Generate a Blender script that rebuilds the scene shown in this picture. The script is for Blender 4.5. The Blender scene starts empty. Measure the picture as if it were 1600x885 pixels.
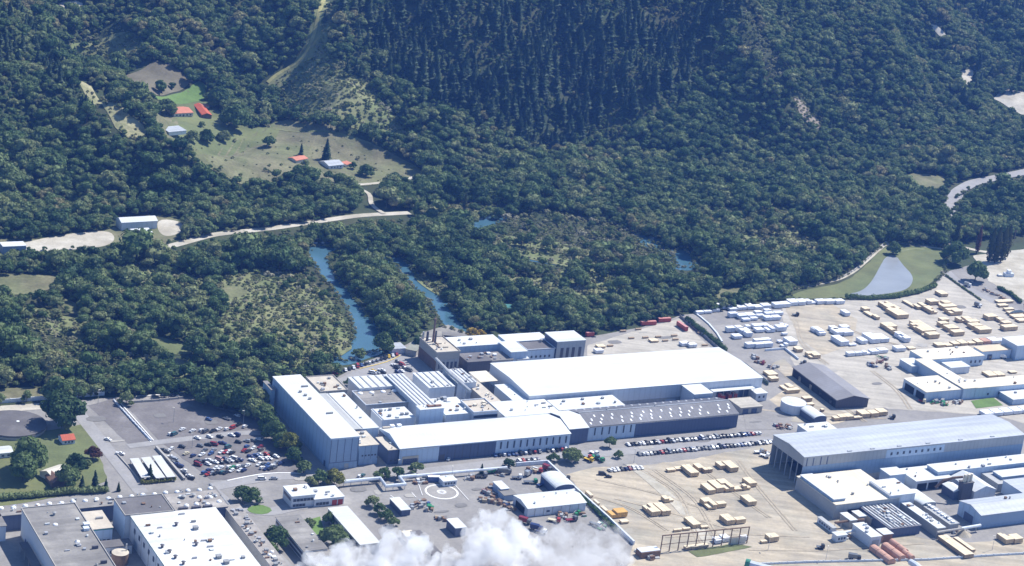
import bpy, bmesh, math, random
import numpy as np
from mathutils import Vector, Matrix
from mathutils.geometry import delaunay_2d_cdt
random.seed(7); RNG = np.random.default_rng(7)
S = bpy.context.scene; COL = S.collection
R_ = math.radians
# ------------------------------------------------ camera
FPX, PITCH, ROLL, CAMH = 3200.0, R_(18.6), R_(7.3), 480.0
_rt = np.array([1, 0, 0.]); _up = np.array([0, math.sin(PITCH), math.cos(PITCH)])
CR = math.cos(ROLL)*_rt + math.sin(ROLL)*_up
CU = -math.sin(ROLL)*_rt + math.cos(ROLL)*_up
CF = np.array([0, math.cos(PITCH), -math.sin(PITCH)])
CP = np.array([0, 0, CAMH])
cd = bpy.data.cameras.new('camera'); cam = bpy.data.objects.new('camera', cd); COL.objects.link(cam)
cd.sensor_width = 36; cd.lens = FPX/1600*36; cd.clip_start = 1; cd.clip_end = 40000
m = Matrix.Identity(4)
for i in range(3): m[i][0], m[i][1], m[i][2], m[i][3] = CR[i], CU[i], -CF[i], CP[i]
cam.matrix_world = m; S.camera = cam
# ------------------------------------------------ light
SUN_AZ, SUN_EL = 42.0, 52.0
w = bpy.data.worlds.new('World'); S.world = w; w.use_nodes = True
nt = w.node_tree; sky = nt.nodes.new('ShaderNodeTexSky'); sky.sky_type = 'NISHITA'; sky.sun_disc = False
sky.sun_elevation = R_(SUN_EL); sky.sun_rotation = R_(90-SUN_AZ); sky.air_density = 1.0; sky.dust_density = 0.15; sky.ozone_density = 4.0
bg = nt.nodes['Background']; nt.links.new(sky.outputs[0], bg.inputs[0]); bg.inputs[1].default_value = 0.11
sd = bpy.data.lights.new('sun', 'SUN'); sd.energy = 5.0; sd.angle = R_(0.5); sd.color = (1, .955, .88)
so = bpy.data.objects.new('sun', sd); COL.objects.link(so); so.location = (300, 300, 900)
_sv = Vector((math.cos(R_(SUN_EL))*math.cos(R_(SUN_AZ)), math.cos(R_(SUN_EL))*math.sin(R_(SUN_AZ)), math.sin(R_(SUN_EL))))
so.rotation_euler = _sv.to_track_quat('Z', 'Y').to_euler()
S.view_settings.view_transform = 'Standard'; S.view_settings.look = 'None'; S.view_settings.exposure = 0.48; S.view_settings.gamma = 1
S.render.engine = 'CYCLES'
S.cycles.max_bounces = 26; S.cycles.diffuse_bounces = 2; S.cycles.glossy_bounces = 2; S.cycles.transmission_bounces = 2
S.cycles.volume_bounces = 24; S.cycles.transparent_max_bounces = 6
HAZE_DENSITY = 0.000068

# ------------------------------------------------ survey helpers: a photo pixel (1600 wide) to a place in the world
def ray(px, py): return CF*FPX + CR*(px-800) + CU*(442.5-py)
def P(px, py, z=0.0):
    d = ray(px, py); t = (z-CAMH)/d[2]; return CP + d*t
def proj(q):
    d = np.asarray(q, float)-CP; f = d@CF
    return 800+FPX*(d@CR)/f, 442.5-FPX*(d@CU)/f
def inpoly(x, y, poly):
    x = np.asarray(x, float); y = np.asarray(y, float); r = np.zeros(x.shape, bool); n = len(poly)
    for i in range(n):
        x0, y0 = poly[i]; x1, y1 = poly[i-1]
        if y0 == y1: continue
        c = ((y0 > y) != (y1 > y)) & (x < (x1-x0)*(y-y0)/(y1-y0)+x0); r ^= c
    return r
# ------------------------------------------------ naming helpers
def tag(o, label=None, cat=None, group=None, kind=None):
    if label: o['label'] = label
    if cat: o['category'] = cat
    if group: o['group'] = group
    if kind: o['kind'] = kind
    return o
def link(name, me, parent=None):
    o = bpy.data.objects.new(name, me); COL.objects.link(o)
    if parent is not None: o.parent = parent
    return o
def empty(name, loc, rz, label, cat, group=None):
    o = bpy.data.objects.new(name, None); COL.objects.link(o); o.empty_display_size = 1
    o.location = loc; o.rotation_euler = (0, 0, rz); return tag(o, label, cat, group)
def copy_tree(o, parent=None):
    c = o.copy(); COL.objects.link(c)
    if parent is not None: c.parent = parent
    for ch in list(o.children): copy_tree(ch, c)
    return c
# ------------------------------------------------ mesh collector
class MB:
    def __init__(s): s.v = []; s.f = []; s.m = []
    def add(s, vs, fs, mi=0):
        n = len(s.v); s.v += [tuple(map(float, q)) for q in vs]; s.f += [tuple(i+n for i in f) for f in fs]; s.m += [mi]*len(fs); return s
    def box(s, x0, x1, y0, y1, z0, z1, mi=0, top=True, bottom=True):
        vs = [(x0,y0,z0),(x1,y0,z0),(x1,y1,z0),(x0,y1,z0),(x0,y0,z1),(x1,y0,z1),(x1,y1,z1),(x0,y1,z1)]
        fs = [(0,1,5,4),(1,2,6,5),(2,3,7,6),(3,0,4,7)]
        if top: fs.append((4,5,6,7))
        if bottom: fs.append((3,2,1,0))
        return s.add(vs, fs, mi)
    def prism(s, poly, z0, z1, mi=0):
        n = len(poly); vs = [(x,y,z0) for x,y in poly]+[(x,y,z1) for x,y in poly]
        fs = [(i,(i+1)%n,(i+1)%n+n,i+n) for i in range(n)]+[tuple(range(n,2*n)), tuple(range(n-1,-1,-1))]
        return s.add(vs, fs, mi)
    def extrude_x(s, prof, x0, x1, mi=0):   # profile in (y,z)
        n = len(prof); vs = [(x0,y,z) for y,z in prof]+[(x1,y,z) for y,z in prof]
        return s.add(vs, [(i,(i+1)%n,(i+1)%n+n,i+n) for i in range(n)]+[tuple(range(n,2*n)), tuple(range(n-1,-1,-1))], mi)
    def extrude_y(s, prof, y0, y1, mi=0):   # profile in (x,z)
        n = len(prof); vs = [(x,y0,z) for x,z in prof]+[(x,y1,z) for x,z in prof]
        return s.add(vs, [(i,(i+1)%n,(i+1)%n+n,i+n) for i in range(n)]+[tuple(range(n,2*n)), tuple(range(n-1,-1,-1))], mi)
    def tube(s, pts, r, n=8, mi=0, r1=None, cap=True):
        pts = [Vector(p) for p in pts]; k = len(pts); vs = []
        for i, p in enumerate(pts):
            d = (pts[min(i+1,k-1)]-pts[max(i-1,0)]).normalized()
            a = d.cross(Vector((0,0,1)));
            if a.length < .05: a = Vector((1,0,0))
            a.normalize(); b = d.cross(a).normalized(); rr = r if r1 is None else r+(r1-r)*i/max(1,k-1)
            vs += [p+(a*math.cos(t)+b*math.sin(t))*rr for t in [2*math.pi*j/n for j in range(n)]]
        fs = [(i*n+j, i*n+(j+1)%n, (i+1)*n+(j+1)%n, (i+1)*n+j) for i in range(k-1) for j in range(n)]
        if cap: fs += [tuple(range(n-1,-1,-1)), tuple(range((k-1)*n, k*n))]
        return s.add(vs, fs, mi)
    def cyl(s, x, y, z0, z1, r, n=12, mi=0, r1=None): return s.tube([(x,y,z0),(x,y,z1)], r, n, mi, r1)
    def build(s, name, mats, parent=None, loc=None, rz=None):
        me = bpy.data.meshes.new(name); me.from_pydata(s.v, [], s.f)
        if not isinstance(mats, (list, tuple)): mats = [mats]
        for q in mats: me.materials.append(q)
        me.polygons.foreach_set('material_index', s.m)
        bm = bmesh.new(); bm.from_mesh(me); bmesh.ops.recalc_face_normals(bm, faces=bm.faces); bm.to_mesh(me); bm.free()
        me.update(); o = link(name, me, parent)
        if loc is not None: o.location = loc
        if rz is not None: o.rotation_euler = (0,0,rz)
        return o
# ------------------------------------------------ materials
MATS = {}
def nodes(mt): return mt.node_tree.nodes, mt.node_tree.links
def mat(name, col, rough=.7, var=.18, scale=.25, fine=2.0, stripe=None, stain=None, tracks=None, spec=.3, metal=0.0, coord='Object', bump=0.0, col2=None):
    """surface with two octaves of blotchy variation, optional sheet stripes (period m, strength, axis) and stains (colour, amount, scale)"""
    if name in MATS: return MATS[name]
    mt = bpy.data.materials.new(name); mt.use_nodes = True; N, L = nodes(mt); b = N['Principled BSDF']
    b.inputs['Roughness'].default_value = rough; b.inputs['Metallic'].default_value = metal
    b.inputs['Specular IOR Level'].default_value = spec
    tc = N.new('ShaderNodeTexCoord'); src = tc.outputs[coord]
    if coord == 'World':
        pass
    def noise(sc, det=4):
        n = N.new('ShaderNodeTexNoise'); n.inputs['Scale'].default_value = sc; n.inputs['Detail'].default_value = det; n.inputs['Roughness'].default_value = .65
        L.new(src, n.inputs['Vector']); return n.outputs['Fac']
    def mrange(x, lo, hi, a=0.3, c=0.7):
        n = N.new('ShaderNodeMapRange'); n.inputs[1].default_value = a; n.inputs[2].default_value = c; n.inputs[3].default_value = lo; n.inputs[4].default_value = hi; L.new(x, n.inputs[0]); return n.outputs[0]
    def mult(a, c):
        n = N.new('ShaderNodeMath'); n.operation = 'MULTIPLY'; L.new(a, n.inputs[0]); L.new(c, n.inputs[1]); return n.outputs[0]
    f = mult(mrange(noise(scale), 1-var, 1+var), mrange(noise(fine, 3), 1-var*.6, 1+var*.6))
    if stripe:
        per, st, ax = stripe
        sp = N.new('ShaderNodeSeparateXYZ'); L.new(src, sp.inputs[0])
        md = N.new('ShaderNodeMath'); md.operation = 'PINGPONG'; md.inputs[1].default_value = per/2; L.new(sp.outputs[ax], md.inputs[0])
        f = mult(f, mrange(md.outputs[0], 1-st, 1+st*.3, 0, per*.18))
    if tracks:                                # worn wheel tracks: noise drawn out along a heading
        ang, am = tracks; mp = N.new('ShaderNodeMapping'); mp.inputs['Rotation'].default_value = (0, 0, -ang); mp.inputs['Scale'].default_value = (.012, .22, 1); L.new(src, mp.inputs['Vector'])
        n = N.new('ShaderNodeTexNoise'); n.inputs['Scale'].default_value = 1; n.inputs['Detail'].default_value = 4; L.new(mp.outputs[0], n.inputs['Vector']); f = mult(f, mrange(n.outputs['Fac'], 1-am, 1+am*.5, .38, .6))
    rgb = N.new('ShaderNodeRGB'); rgb.outputs[0].default_value = (*col, 1); cur = rgb.outputs[0]
    if col2:
        mx = N.new('ShaderNodeMix'); mx.data_type = 'RGBA'; L.new(mrange(noise(scale*.45, 5), 0, 1, .42, .6), mx.inputs[0]); L.new(cur, mx.inputs[6]); mx.inputs[7].default_value = (*col2, 1); cur = mx.outputs[2]
    if stain:
        sc_, am, ss = stain
        mx = N.new('ShaderNodeMix'); mx.data_type = 'RGBA'; L.new(mrange(noise(ss, 6), 0, am, .5, .72), mx.inputs[0]); L.new(cur, mx.inputs[6]); mx.inputs[7].default_value = (*sc_, 1); cur = mx.outputs[2]
    vm = N.new('ShaderNodeVectorMath'); vm.operation = 'SCALE'; L.new(cur, vm.inputs[0]); L.new(f, vm.inputs['Scale'])
    L.new(vm.outputs[0], b.inputs['Base Color'])
    if bump:
        bp = N.new('ShaderNodeBump'); bp.inputs['Strength'].default_value = bump; L.new(noise(fine), bp.inputs['Height']); L.new(bp.outputs[0], b.inputs['Normal'])
    MATS[name] = mt; return mt
QUICK = 0
# ================================================ terrain: flat valley floor and forested hills
CTRL = []
def c_(px, py, y):
    d = ray(px, py); q = CP+d*(y/d[1]); CTRL.append((q[0], q[1], max(q[2], 0)))
for a in [  # left spur ridge and its face (pixel, pixel, metres out)
    (0,40,1680),(80,80,1690),(140,150,1640),(230,205,1580),(300,262,1540),(0,200,1540),(120,240,1535),(250,290,1515),(-250,40,1600),(-250,200,1480),
    # farm gully and back hill
    (20,8,1850),(110,40,1830),(200,60,1845),(300,20,1895),(480,5,1985),(430,120,1832),(380,60,1872),(250,120,1790),(300,140,1780),(290,180,1705),(350,195,1695),(420,215,1690),(500,250,1668),(620,255,1692),(440,165,1765),(150,100,1800),
    # central hill
    (540,10,1925),(560,100,1835),(620,160,1785),(700,0,1965),(860,0,2010),(1000,0,2055),(760,110,1880),(860,120,1895),(1000,120,1940),(900,190,1850),(1000,220,1840),(700,190,1745),
    (1130,10,2060),(1170,70,2010),(1220,140,1960),(1280,205,1940),(1100,160,1925),(1180,220,1895),(1350,60,2130),(1350,180,2020),(1430,100,2170),(1450,200,2020),
    # right valley and far hill
    (1470,50,2370),(1500,120,2290),(1590,170,2180),(1540,10,2560),(1595,5,2620),(1700,20,2680),(1600,100,2360),(1700,150,2260),
    # beyond the frame
    (860,-170,2340),(500,-170,2260),(100,-150,2120),(-250,-120,1980),(1250,-170,2450),(1600,-160,2850),(1900,-140,2950),(1750,60,2550)]: c_(*a)
CTRL += [(-400,1770,38),(-350,1720,28),(-310,1650,20)]
def z_(px, py, z): q = P(px, py, z); CTRL.append((q[0], q[1], z))
for px, py in [(-250,335),(0,332),(120,335),(250,338),(400,338),(520,335),(600,312),(660,292),(760,275),(860,246),(1000,268),(1100,282),(1300,275),(1470,285),(1600,225),(1800,190)]: z_(px, py, 0.5)
for px in range(-300, 1900, 220): z_(px, 470, 0)
CTRL = np.array(CTRL); _s = 100.0
def _tps_fit():
    X = CTRL[:, :2]/_s; n = len(X); d = np.hypot(*(X[:, None]-X[None]).transpose(2, 0, 1)); K = d*d*np.log(d+1e-9)
    A = np.zeros((n+3, n+3)); A[:n, :n] = K+np.eye(n)*.03; A[:n, n] = 1; A[:n, n+1:] = X; A[n:, :n] = A[:n, n:].T
    return X, np.linalg.solve(A, np.r_[CTRL[:, 2], 0, 0, 0])
_TX, _TW = _tps_fit()
_toe = np.array([P(px, py)[:2] for px, py in [(-500,335),(0,332),(250,338),(520,336),(600,314),(660,294),(860,250),(1000,268),(1100,284),(1300,278),(1470,288),(1600,232),(1900,190)]])
def terr(x, y):
    x = np.asarray(x, float); y = np.asarray(y, float); sh = x.shape; x = x.ravel(); y = y.ravel()
    cx = np.clip(x, -650, 800); cy = np.clip(y, 600, 2750); out = np.zeros(len(x))
    act = y > np.interp(cx, _toe[:, 0], _toe[:, 1])
    idx = np.where(act)[0]
    for k in range(0, len(idx), 20000):
        i = idx[k:k+20000]; q = np.c_[cx[i], cy[i]]/_s
        d = np.hypot(q[:, None, 0]-_TX[None, :, 0], q[:, None, 1]-_TX[None, :, 1])
        z = (d*d*np.log(d+1e-9))@_TW[:-3] + _TW[-3] + q@_TW[-2:]
        t = np.clip((cy[i]-np.interp(cx[i], _toe[:, 0], _toe[:, 1]))/70, 0, 1); t = t*t*(3-2*t)
        far = np.maximum(0, np.maximum(np.abs(x[i]-75)-725, y[i]-2750))
        nz = 3.0*np.sin(x[i]*.045+1.3*np.sin(y[i]*.021))*np.sin(y[i]*.038+.9*np.sin(x[i]*.027)) + 1.6*np.sin(x[i]*.11+y[i]*.07)*np.sin(y[i]*.09-x[i]*.05)
        rg = 9*np.sin(x[i]*.038+y[i]*.012+1.1*np.sin(y[i]*.013))+5*np.sin(x[i]*.071-y[i]*.02+2*np.sin(y[i]*.017+1))
        nz2 = 45*np.sin(x[i]*.0023+1)*np.sin(y[i]*.0019)*np.clip(far/800, 0, 1)
        z = np.clip(z, -3, 330)
        out[i] = np.clip(t*(z+(nz+rg)*np.clip(z/30, .08, 1)+nz2), 0, 400)
    return out.reshape(sh)
def T(x, y): return float(terr(np.array([x]), np.array([y]))[0])
_ts = np.arange(900, 4200, 7.0)
def PT(px, py, h=0.0):
    """the place where the sight line of a pixel meets the ground (raised by h)"""
    d = ray(px, py); d = d/np.linalg.norm(d); q = CP+_ts[:, None]*d
    b = q[:, 2]-h-terr(q[:, 0], q[:, 1]); k = np.where(b <= 0)[0]
    if len(k) == 0: return P(px, py, h)
    k = k[0]; lo, hi = _ts[max(k-1, 0)], _ts[k]
    for _ in range(14):
        mid = (lo+hi)/2; c = CP+mid*d
        if c[2]-h-T(c[0], c[1]) > 0: lo = mid
        else: hi = mid
    return CP+hi*d
def _axis(lo, hi, step, out, n): 
    inner = np.arange(lo, hi+.1, step); g = np.geomspace(1, 1+out, n)-1
    return np.r_[(lo-g[1:])[::-1], inner, hi+g[1:]]
gx = _axis(-700, 900, 6.0, 5000, 26); gy = _axis(700, 2800, 6.0, 5000, 26)
XX, YY = np.meshgrid(gx, gy); ZZ = terr(XX, YY)
nxg, nyg = len(gx), len(gy)
vs = np.c_[XX.ravel(), YY.ravel(), ZZ.ravel()]
ii = (np.arange(nyg-1)[:, None]*nxg+np.arange(nxg-1)[None]).ravel()
fs = np.c_[ii, ii+1, ii+nxg+1, ii+nxg]
def np_mesh(name, v, f):
    me = bpy.data.meshes.new(name); nv, nf, k = len(v), len(f), f.shape[1]
    me.vertices.add(nv); me.vertices.foreach_set('co', v.astype(np.float32).ravel())
    me.loops.add(nf*k); me.loops.foreach_set('vertex_index', f.astype(np.int32).ravel())
    me.polygons.add(nf); me.polygons.foreach_set('loop_start', np.arange(0, nf*k, k, dtype=np.int32)); me.polygons.foreach_set('loop_total', np.full(nf, k, np.int32))
    me.update(calc_edges=True); me.validate(); return me
M_bush = mat('bush_floor', (.040, .058, .024), .95, .3, .02, .35, col2=(.058, .066, .030))
me = np_mesh('ground', vs, fs); me.materials.append(M_bush); me.polygons.foreach_set('use_smooth', np.ones(len(fs), bool))
tag(link('ground', me), kind='structure', label='bush covered valley floor and hills')
# ---- sheets laid on the ground
def dense(poly, step):
    out = []
    for i in range(len(poly)):
        a = np.array(poly[i]); b = np.array(poly[(i+1) % len(poly)]); n = max(1, int(np.hypot(*(b-a))/step))
        out += [tuple(a+(b-a)*t/n) for t in range(n)]
    return out
def smooth_poly(p, it=2):
    for _ in range(it):
        q = []
        for i in range(len(p)):
            a, b = np.array(p[i]), np.array(p[(i+1) % len(p)]); q += [tuple(a*.75+b*.25), tuple(a*.25+b*.75)]
        p = q
    return p
_lift = [0]
def lift(lvl): _lift[0] += 1; return .06*lvl+.0005*_lift[0]
GZ = .36
def sheet(name, px, lvl, mt, smooth=0, drape=False, label=None, kind='structure', jag=0.0, world=False, z=0.0):
    poly = px if world else [tuple((PT(*a) if drape else P(*a, z))[:2]) for a in px]
    if smooth: poly = smooth_poly(poly, smooth)
    off = lift(lvl)
    if drape or jag:
        poly = dense(poly, 5.0)
        if jag: poly = [(x+random.uniform(-jag, jag), y+random.uniform(-jag, jag)) for x, y in poly]
        xs, ys = zip(*poly); gxx, gyy = np.meshgrid(np.arange(min(xs), max(xs), 6), np.arange(min(ys), max(ys), 6))
        ins = inpoly(gxx.ravel(), gyy.ravel(), poly); pts = poly+[(float(a), float(b)) for a, b in np.c_[gxx.ravel(), gyy.ravel()][ins]]
        n = len(poly); r = delaunay_2d_cdt([Vector(p) for p in pts], [(i, (i+1) % n) for i in range(n)], [list(range(n))], 1, 1e-4)
        vv = np.array([tuple(v) for v in r[0]]); zz = terr(vv[:, 0], vv[:, 1])+off+(.35 if drape else 0)
        me = bpy.data.meshes.new(name); me.from_pydata([tuple(a) for a in np.c_[vv, zz]], [], [tuple(f) for f in r[2]])
    else:
        me = bpy.data.meshes.new(name); me.from_pydata([(x, y, z+off) for x, y in poly], [], [tuple(range(len(poly)))])
        bm = bmesh.new(); bm.from_mesh(me); bmesh.ops.triangulate(bm, faces=bm.faces); bm.to_mesh(me); bm.free()
    bm = bmesh.new(); bm.from_mesh(me)
    for f in bm.faces:
        f.normal_update()
        if f.normal.z < 0: f.normal_flip()
    bm.to_mesh(me); bm.free(); me.materials.append(mt); o = link(name, me); return tag(o, label, kind=kind)
def ribbon(name, px, width, lvl, mt, drape=False, label=None, kind='structure', world=False):
    c = np.array([p[:2] for p in px] if world else [(PT(*a) if drape else P(*a))[:2] for a in px])
    d = np.r_[0, np.cumsum(np.hypot(*np.diff(c, axis=0).T))]; n = max(8, int(d[-1]/6)); s = np.linspace(0, d[-1], n)
    c2 = np.c_[np.interp(s, d, c[:, 0]), np.interp(s, d, c[:, 1])]
    for _ in range(4): c2[1:-1] = (c2[:-2]+2*c2[1:-1]+c2[2:])/4
    t = np.gradient(c2, axis=0); t /= np.hypot(*t.T)[:, None]; nn = np.c_[-t[:, 1], t[:, 0]]
    if not np.isscalar(width): width = np.interp(s/s[-1], np.linspace(0, 1, len(width)), width)[:, None]
    l, r = c2+nn*width/2, c2-nn*width/2; v = np.r_[l, r]; k = len(l)
    z = terr(v[:, 0], v[:, 1])+lift(lvl)+(.4 if drape else 0)
    me = bpy.data.meshes.new(name); me.from_pydata([tuple(a) for a in np.c_[v, z]], [], [(k+i, k+i+1, i+1, i) for i in range(k-1)])
    me.materials.append(mt); return tag(link(name, me), label, kind=kind)
# ---- haze
HZ = MB().box(-7000, 7000, -5500, 9000, -4, 520)
hm = bpy.data.materials.new('haze_air'); hm.use_nodes = True; N, L = nodes(hm); N.remove(N['Principled BSDF'])
pv = N.new('ShaderNodeVolumePrincipled'); pv.inputs['Color'].default_value = (.14, .34, 1, 1); pv.inputs['Density'].default_value = HAZE_DENSITY; pv.inputs['Anisotropy'].default_value = .1
L.new(pv.outputs[0], N['Material Output'].inputs['Volume'])
HAZE = tag(HZ.build('haze', hm), kind='stuff', label='thin blue haze in the valley air')
# ================================================ trees
def leaf_mat(name, ramp, rscale=.012, transl=.28):
    mt = bpy.data.materials.new(name); mt.use_nodes = True; N, L = nodes(mt); N.remove(N['Principled BSDF'])
    oi = N.new('ShaderNodeObjectInfo'); tc = N.new('ShaderNodeTexCoord')
    no = N.new('ShaderNodeTexNoise'); no.inputs['Scale'].default_value = rscale; no.inputs['Detail'].default_value = 4; L.new(oi.outputs['Location'], no.inputs['Vector'])
    a = N.new('ShaderNodeMath'); a.operation = 'MULTIPLY_ADD'; a.inputs[1].default_value = 1.5; a.inputs[2].default_value = -.66; L.new(no.outputs['Fac'], a.inputs[0])
    b = N.new('ShaderNodeMath'); b.operation = 'MULTIPLY_ADD'; b.inputs[1].default_value = .80; L.new(oi.outputs['Random'], b.inputs[0]); L.new(a.outputs[0], b.inputs[2])
    cr = N.new('ShaderNodeValToRGB'); L.new(b.outputs[0], cr.inputs[0]); e = cr.color_ramp.elements
    while len(e) < len(ramp): e.new(.5)
    for k, (p, c) in enumerate(ramp): e[k].position = p; e[k].color = (*c, 1)
    n2 = N.new('ShaderNodeTexNoise'); n2.inputs['Scale'].default_value = 3.5; n2.inputs['Detail'].default_value = 3; L.new(tc.outputs['Object'], n2.inputs['Vector'])
    mr = N.new('ShaderNodeMapRange'); mr.inputs[1].default_value = .3; mr.inputs[2].default_value = .7; mr.inputs[3].default_value = .6; mr.inputs[4].default_value = 1.5; L.new(n2.outputs['Fac'], mr.inputs[0])
    vm = N.new('ShaderNodeVectorMath'); vm.operation = 'SCALE'; L.new(cr.outputs[0], vm.inputs[0]); L.new(mr.outputs[0], vm.inputs['Scale'])
    d = N.new('ShaderNodeBsdfDiffuse'); t = N.new('ShaderNodeBsdfTranslucent'); L.new(vm.outputs[0], d.inputs[0]); L.new(vm.outputs[0], t.inputs[0])
    g = N.new('ShaderNodeBsdfGlossy'); g.inputs['Roughness'].default_value = .55; g.inputs[0].default_value = (.5, .55, .5, 1)
    m1 = N.new('ShaderNodeMixShader'); m1.inputs[0].default_value = transl; L.new(d.outputs[0], m1.inputs[1]); L.new(t.outputs[0], m1.inputs[2])
    m2 = N.new('ShaderNodeMixShader'); m2.inputs[0].default_value = .02; L.new(m1.outputs[0], m2.inputs[1]); L.new(g.outputs[0], m2.inputs[2])
    L.new(m2.outputs[0], N['Material Output'].inputs[0]); MATS[name] = mt; return mt
ML_broad = leaf_mat('broad_leaf', [(0, (.042, .082, .034)), (.25, (.074, .128, .047)), (.5, (.120, .176, .066)), (.76, (.178, .224, .094)), (.95, (.228, .254, .118)), (1, (.25, .235, .115))])
ML_con = leaf_mat('conifer_leaf', [(0, (.026, .056, .032)), (.5, (.040, .076, .042)), (1, (.066, .102, .054))], transl=.38)
ML_scrub = leaf_mat('scrub_leaf', [(0, (.11, .15, .055)), (.35, (.18, .215, .085)), (.65, (.28, .285, .15)), (1, (.44, .42, .30))], rscale=.05)
ML_poplar = leaf_mat('poplar_leaf', [(0, (.045, .06, .02)), (1, (.10, .10, .04))])
ML_gold = leaf_mat('golden_leaf', [(0, (.30, .24, .05)), (1, (.42, .30, .06))])
ML_copper = leaf_mat('copper_leaf', [(0, (.10, .045, .03)), (1, (.14, .06, .04))])
ML_lime = leaf_mat('lime_leaf', [(0, (.12, .15, .035)), (1, (.20, .20, .05))])
M_bark = mat('bark', (.11, .085, .06), .95, .3, 1, 5)
def ico(sub=1):
    bm = bmesh.new(); bmesh.ops.create_icosphere(bm, subdivisions=sub, radius=1); v = np.array([x.co[:] for x in bm.verts]); f = np.array([[q.index for q in x.verts] for x in bm.faces]); bm.free(); return v, f
IV, IF = ico(1); IV2, IF2 = ico(2)
def cards(pts, nrm, size, rng):
    """small folded leaf sprays at pts facing roughly nrm"""
    n = len(pts); nn = nrm+rng.normal(0, .35, (n, 3)); nn /= np.linalg.norm(nn, axis=1)[:, None]
    a = np.cross(nn, rng.normal(0, 1, (n, 3))); a /= np.linalg.norm(a, axis=1)[:, None]; b = np.cross(nn, a)
    sz = size*rng.uniform(.6, 1.4, (n, 1)); q = np.stack([pts-a*sz, pts+b*sz*.75+nn*sz*.25, pts+a*sz, pts-b*sz*.75-nn*sz*.1], 1).reshape(-1, 3)
    return q, np.arange(4*n).reshape(n, 4)
def np_tree(name, leafv, leafq, corev=None, coref=None, trunk=None, lm=None):
    """one mesh: leaf quads, core triangles and a trunk"""
    me = bpy.data.meshes.new(name); v = [tuple(p) for p in leafv]; f = [tuple(q) for q in leafq]; mi = [0]*len(f)
    if corev is not None: n = len(v); v += [tuple(p) for p in corev]; f += [tuple(q+n) for q in coref]; mi += [0]*len(coref)
    if trunk is not None: n = len(v); v += list(trunk.v); f += [tuple(i+n for i in q) for q in trunk.f]; mi += [1]*len(trunk.f)
    me.from_pydata(v, [], f); me.materials.append(lm)
    if trunk is not None: me.materials.append(M_bark)
    me.polygons.foreach_set('material_index', mi); me.update(); return me
def trunk_mb(h, r, rng, limbs=4, top=.75):
    t = MB(); lean = rng.normal(0, .03*h, 2)
    t.tube([(0, 0, -.3), (lean[0]*.3, lean[1]*.3, h*.3), (lean[0], lean[1], h*top)], r, 6, 0, r*.35)
    for k in range(limbs):
        a = rng.uniform(0, 6.28); z = h*rng.uniform(.22, .45); l = h*rng.uniform(.25, .38)
        t.tube([(lean[0]*.3, lean[1]*.3, z), (math.cos(a)*l*.6, math.sin(a)*l*.6, z+l*.5), (math.cos(a)*l, math.sin(a)*l, z+l*.9)], r*.45, 5, 0, r*.12)
    return t
def broad(rng, lm, nl=8, ncard=52, spread=.36, hh=.55, low=.28, cs=.046, core=True):
    """round crowned tree of unit height: uneven lobes of leaf sprays"""
    lv, lq, cv, cf = [], [], [], []; o = 0; oc = 0
    for k in range(nl):
        a = k*2.4+rng.uniform(-.5, .5); rr = spread*math.sqrt((k+.3)/nl)*rng.uniform(.75, 1.15); zz = low+hh*(1-(rr/spread)**2*.75)*rng.uniform(.62, 1.0)
        c = np.array([math.cos(a)*rr, math.sin(a)*rr, zz]); r = rng.uniform(.16, .25)
        s = np.array([1, 1, rng.uniform(.7, .95)])*r
        d = rng.normal(0, 1, (ncard, 3)); d[:, 2] = np.where(d[:, 2] < -.3, -d[:, 2], d[:, 2]); d /= np.linalg.norm(d, axis=1)[:, None]
        q, f = cards(c+d*s*rng.uniform(.82, 1.12, (ncard, 1)), d, cs, rng); lv.append(q); lq.append(f+o); o += len(q)
        if core:
            w = IV*(1+rng.uniform(-.22, .16, (len(IV), 1)))*s*.92+c; cv.append(w); cf.append(IF+oc); oc += len(w)
    return np.concatenate(lv), np.concatenate(lq), np.concatenate(cv) if core else None, np.concatenate(cf) if core else None
def conifer(rng, lm, tiers=9, rad=.17, base=.03):
    """spire of overlapping drooping skirts with a ragged edge"""
    vs, fs = [], []
    for k in range(tiers):
        t = k/(tiers-1); z = base+(1-base)*(t**.9)*.9; r = rad*(1-t)**.8*rng.uniform(.85, 1.15)+.016; n = 10; a0 = rng.uniform(0, 6); ox, oy = rng.normal(0, .012, 2)
        i0 = len(vs); vs.append((ox, oy, min(1, z+.13*(1-t*.2))))
        for j in range(n):
            a = a0+2*math.pi*j/n; q = r*(1.08 if j % 2 else .80)*rng.uniform(.75, 1.22); vs.append((ox+math.cos(a)*q, oy+math.sin(a)*q, z-(.03 if j % 2 else .005)*rng.uniform(.3, 1.5)))
        fs += [(i0, i0+1+j, i0+1+(j+1) % n) for j in range(n)]
    vs = np.array(vs); fs = np.array(fs)
    n = 260; t = rng.uniform(0, 1, n)**1.2; a = rng.uniform(0, 6.28, n); r = rad*(1-t)**.8*rng.uniform(.7, 1.0, n)
    p = np.c_[np.cos(a)*r, np.sin(a)*r, base+(1-base)*t*.93]; d = np.c_[np.cos(a), np.sin(a), np.full(n, .7)]
    q, f = cards(p, d, .028, rng); return q, f, vs, fs
def column(rng, n=340, rad=.115):
    t = rng.uniform(0, 1, n); a = rng.uniform(0, 6.28, n); prof = np.sin(np.clip(t*1.05+.12, 0, 1)*math.pi)**.6*rad*rng.uniform(.7, 1.12, n)
    p = np.c_[np.cos(a)*prof, np.sin(a)*prof, .06+t*.94]; d = np.c_[np.cos(a), np.sin(a), np.full(n, .8)]
    q, f = cards(p, d, .03, rng); z = IV2*np.array([rad*.8, rad*.8, .46])*(1+rng.uniform(-.15, .1, (len(IV2), 1)))+np.array([0, 0, .52]); return q, f, z, IF2
BROAD, CONIF, SCRUB = [], [], []
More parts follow.
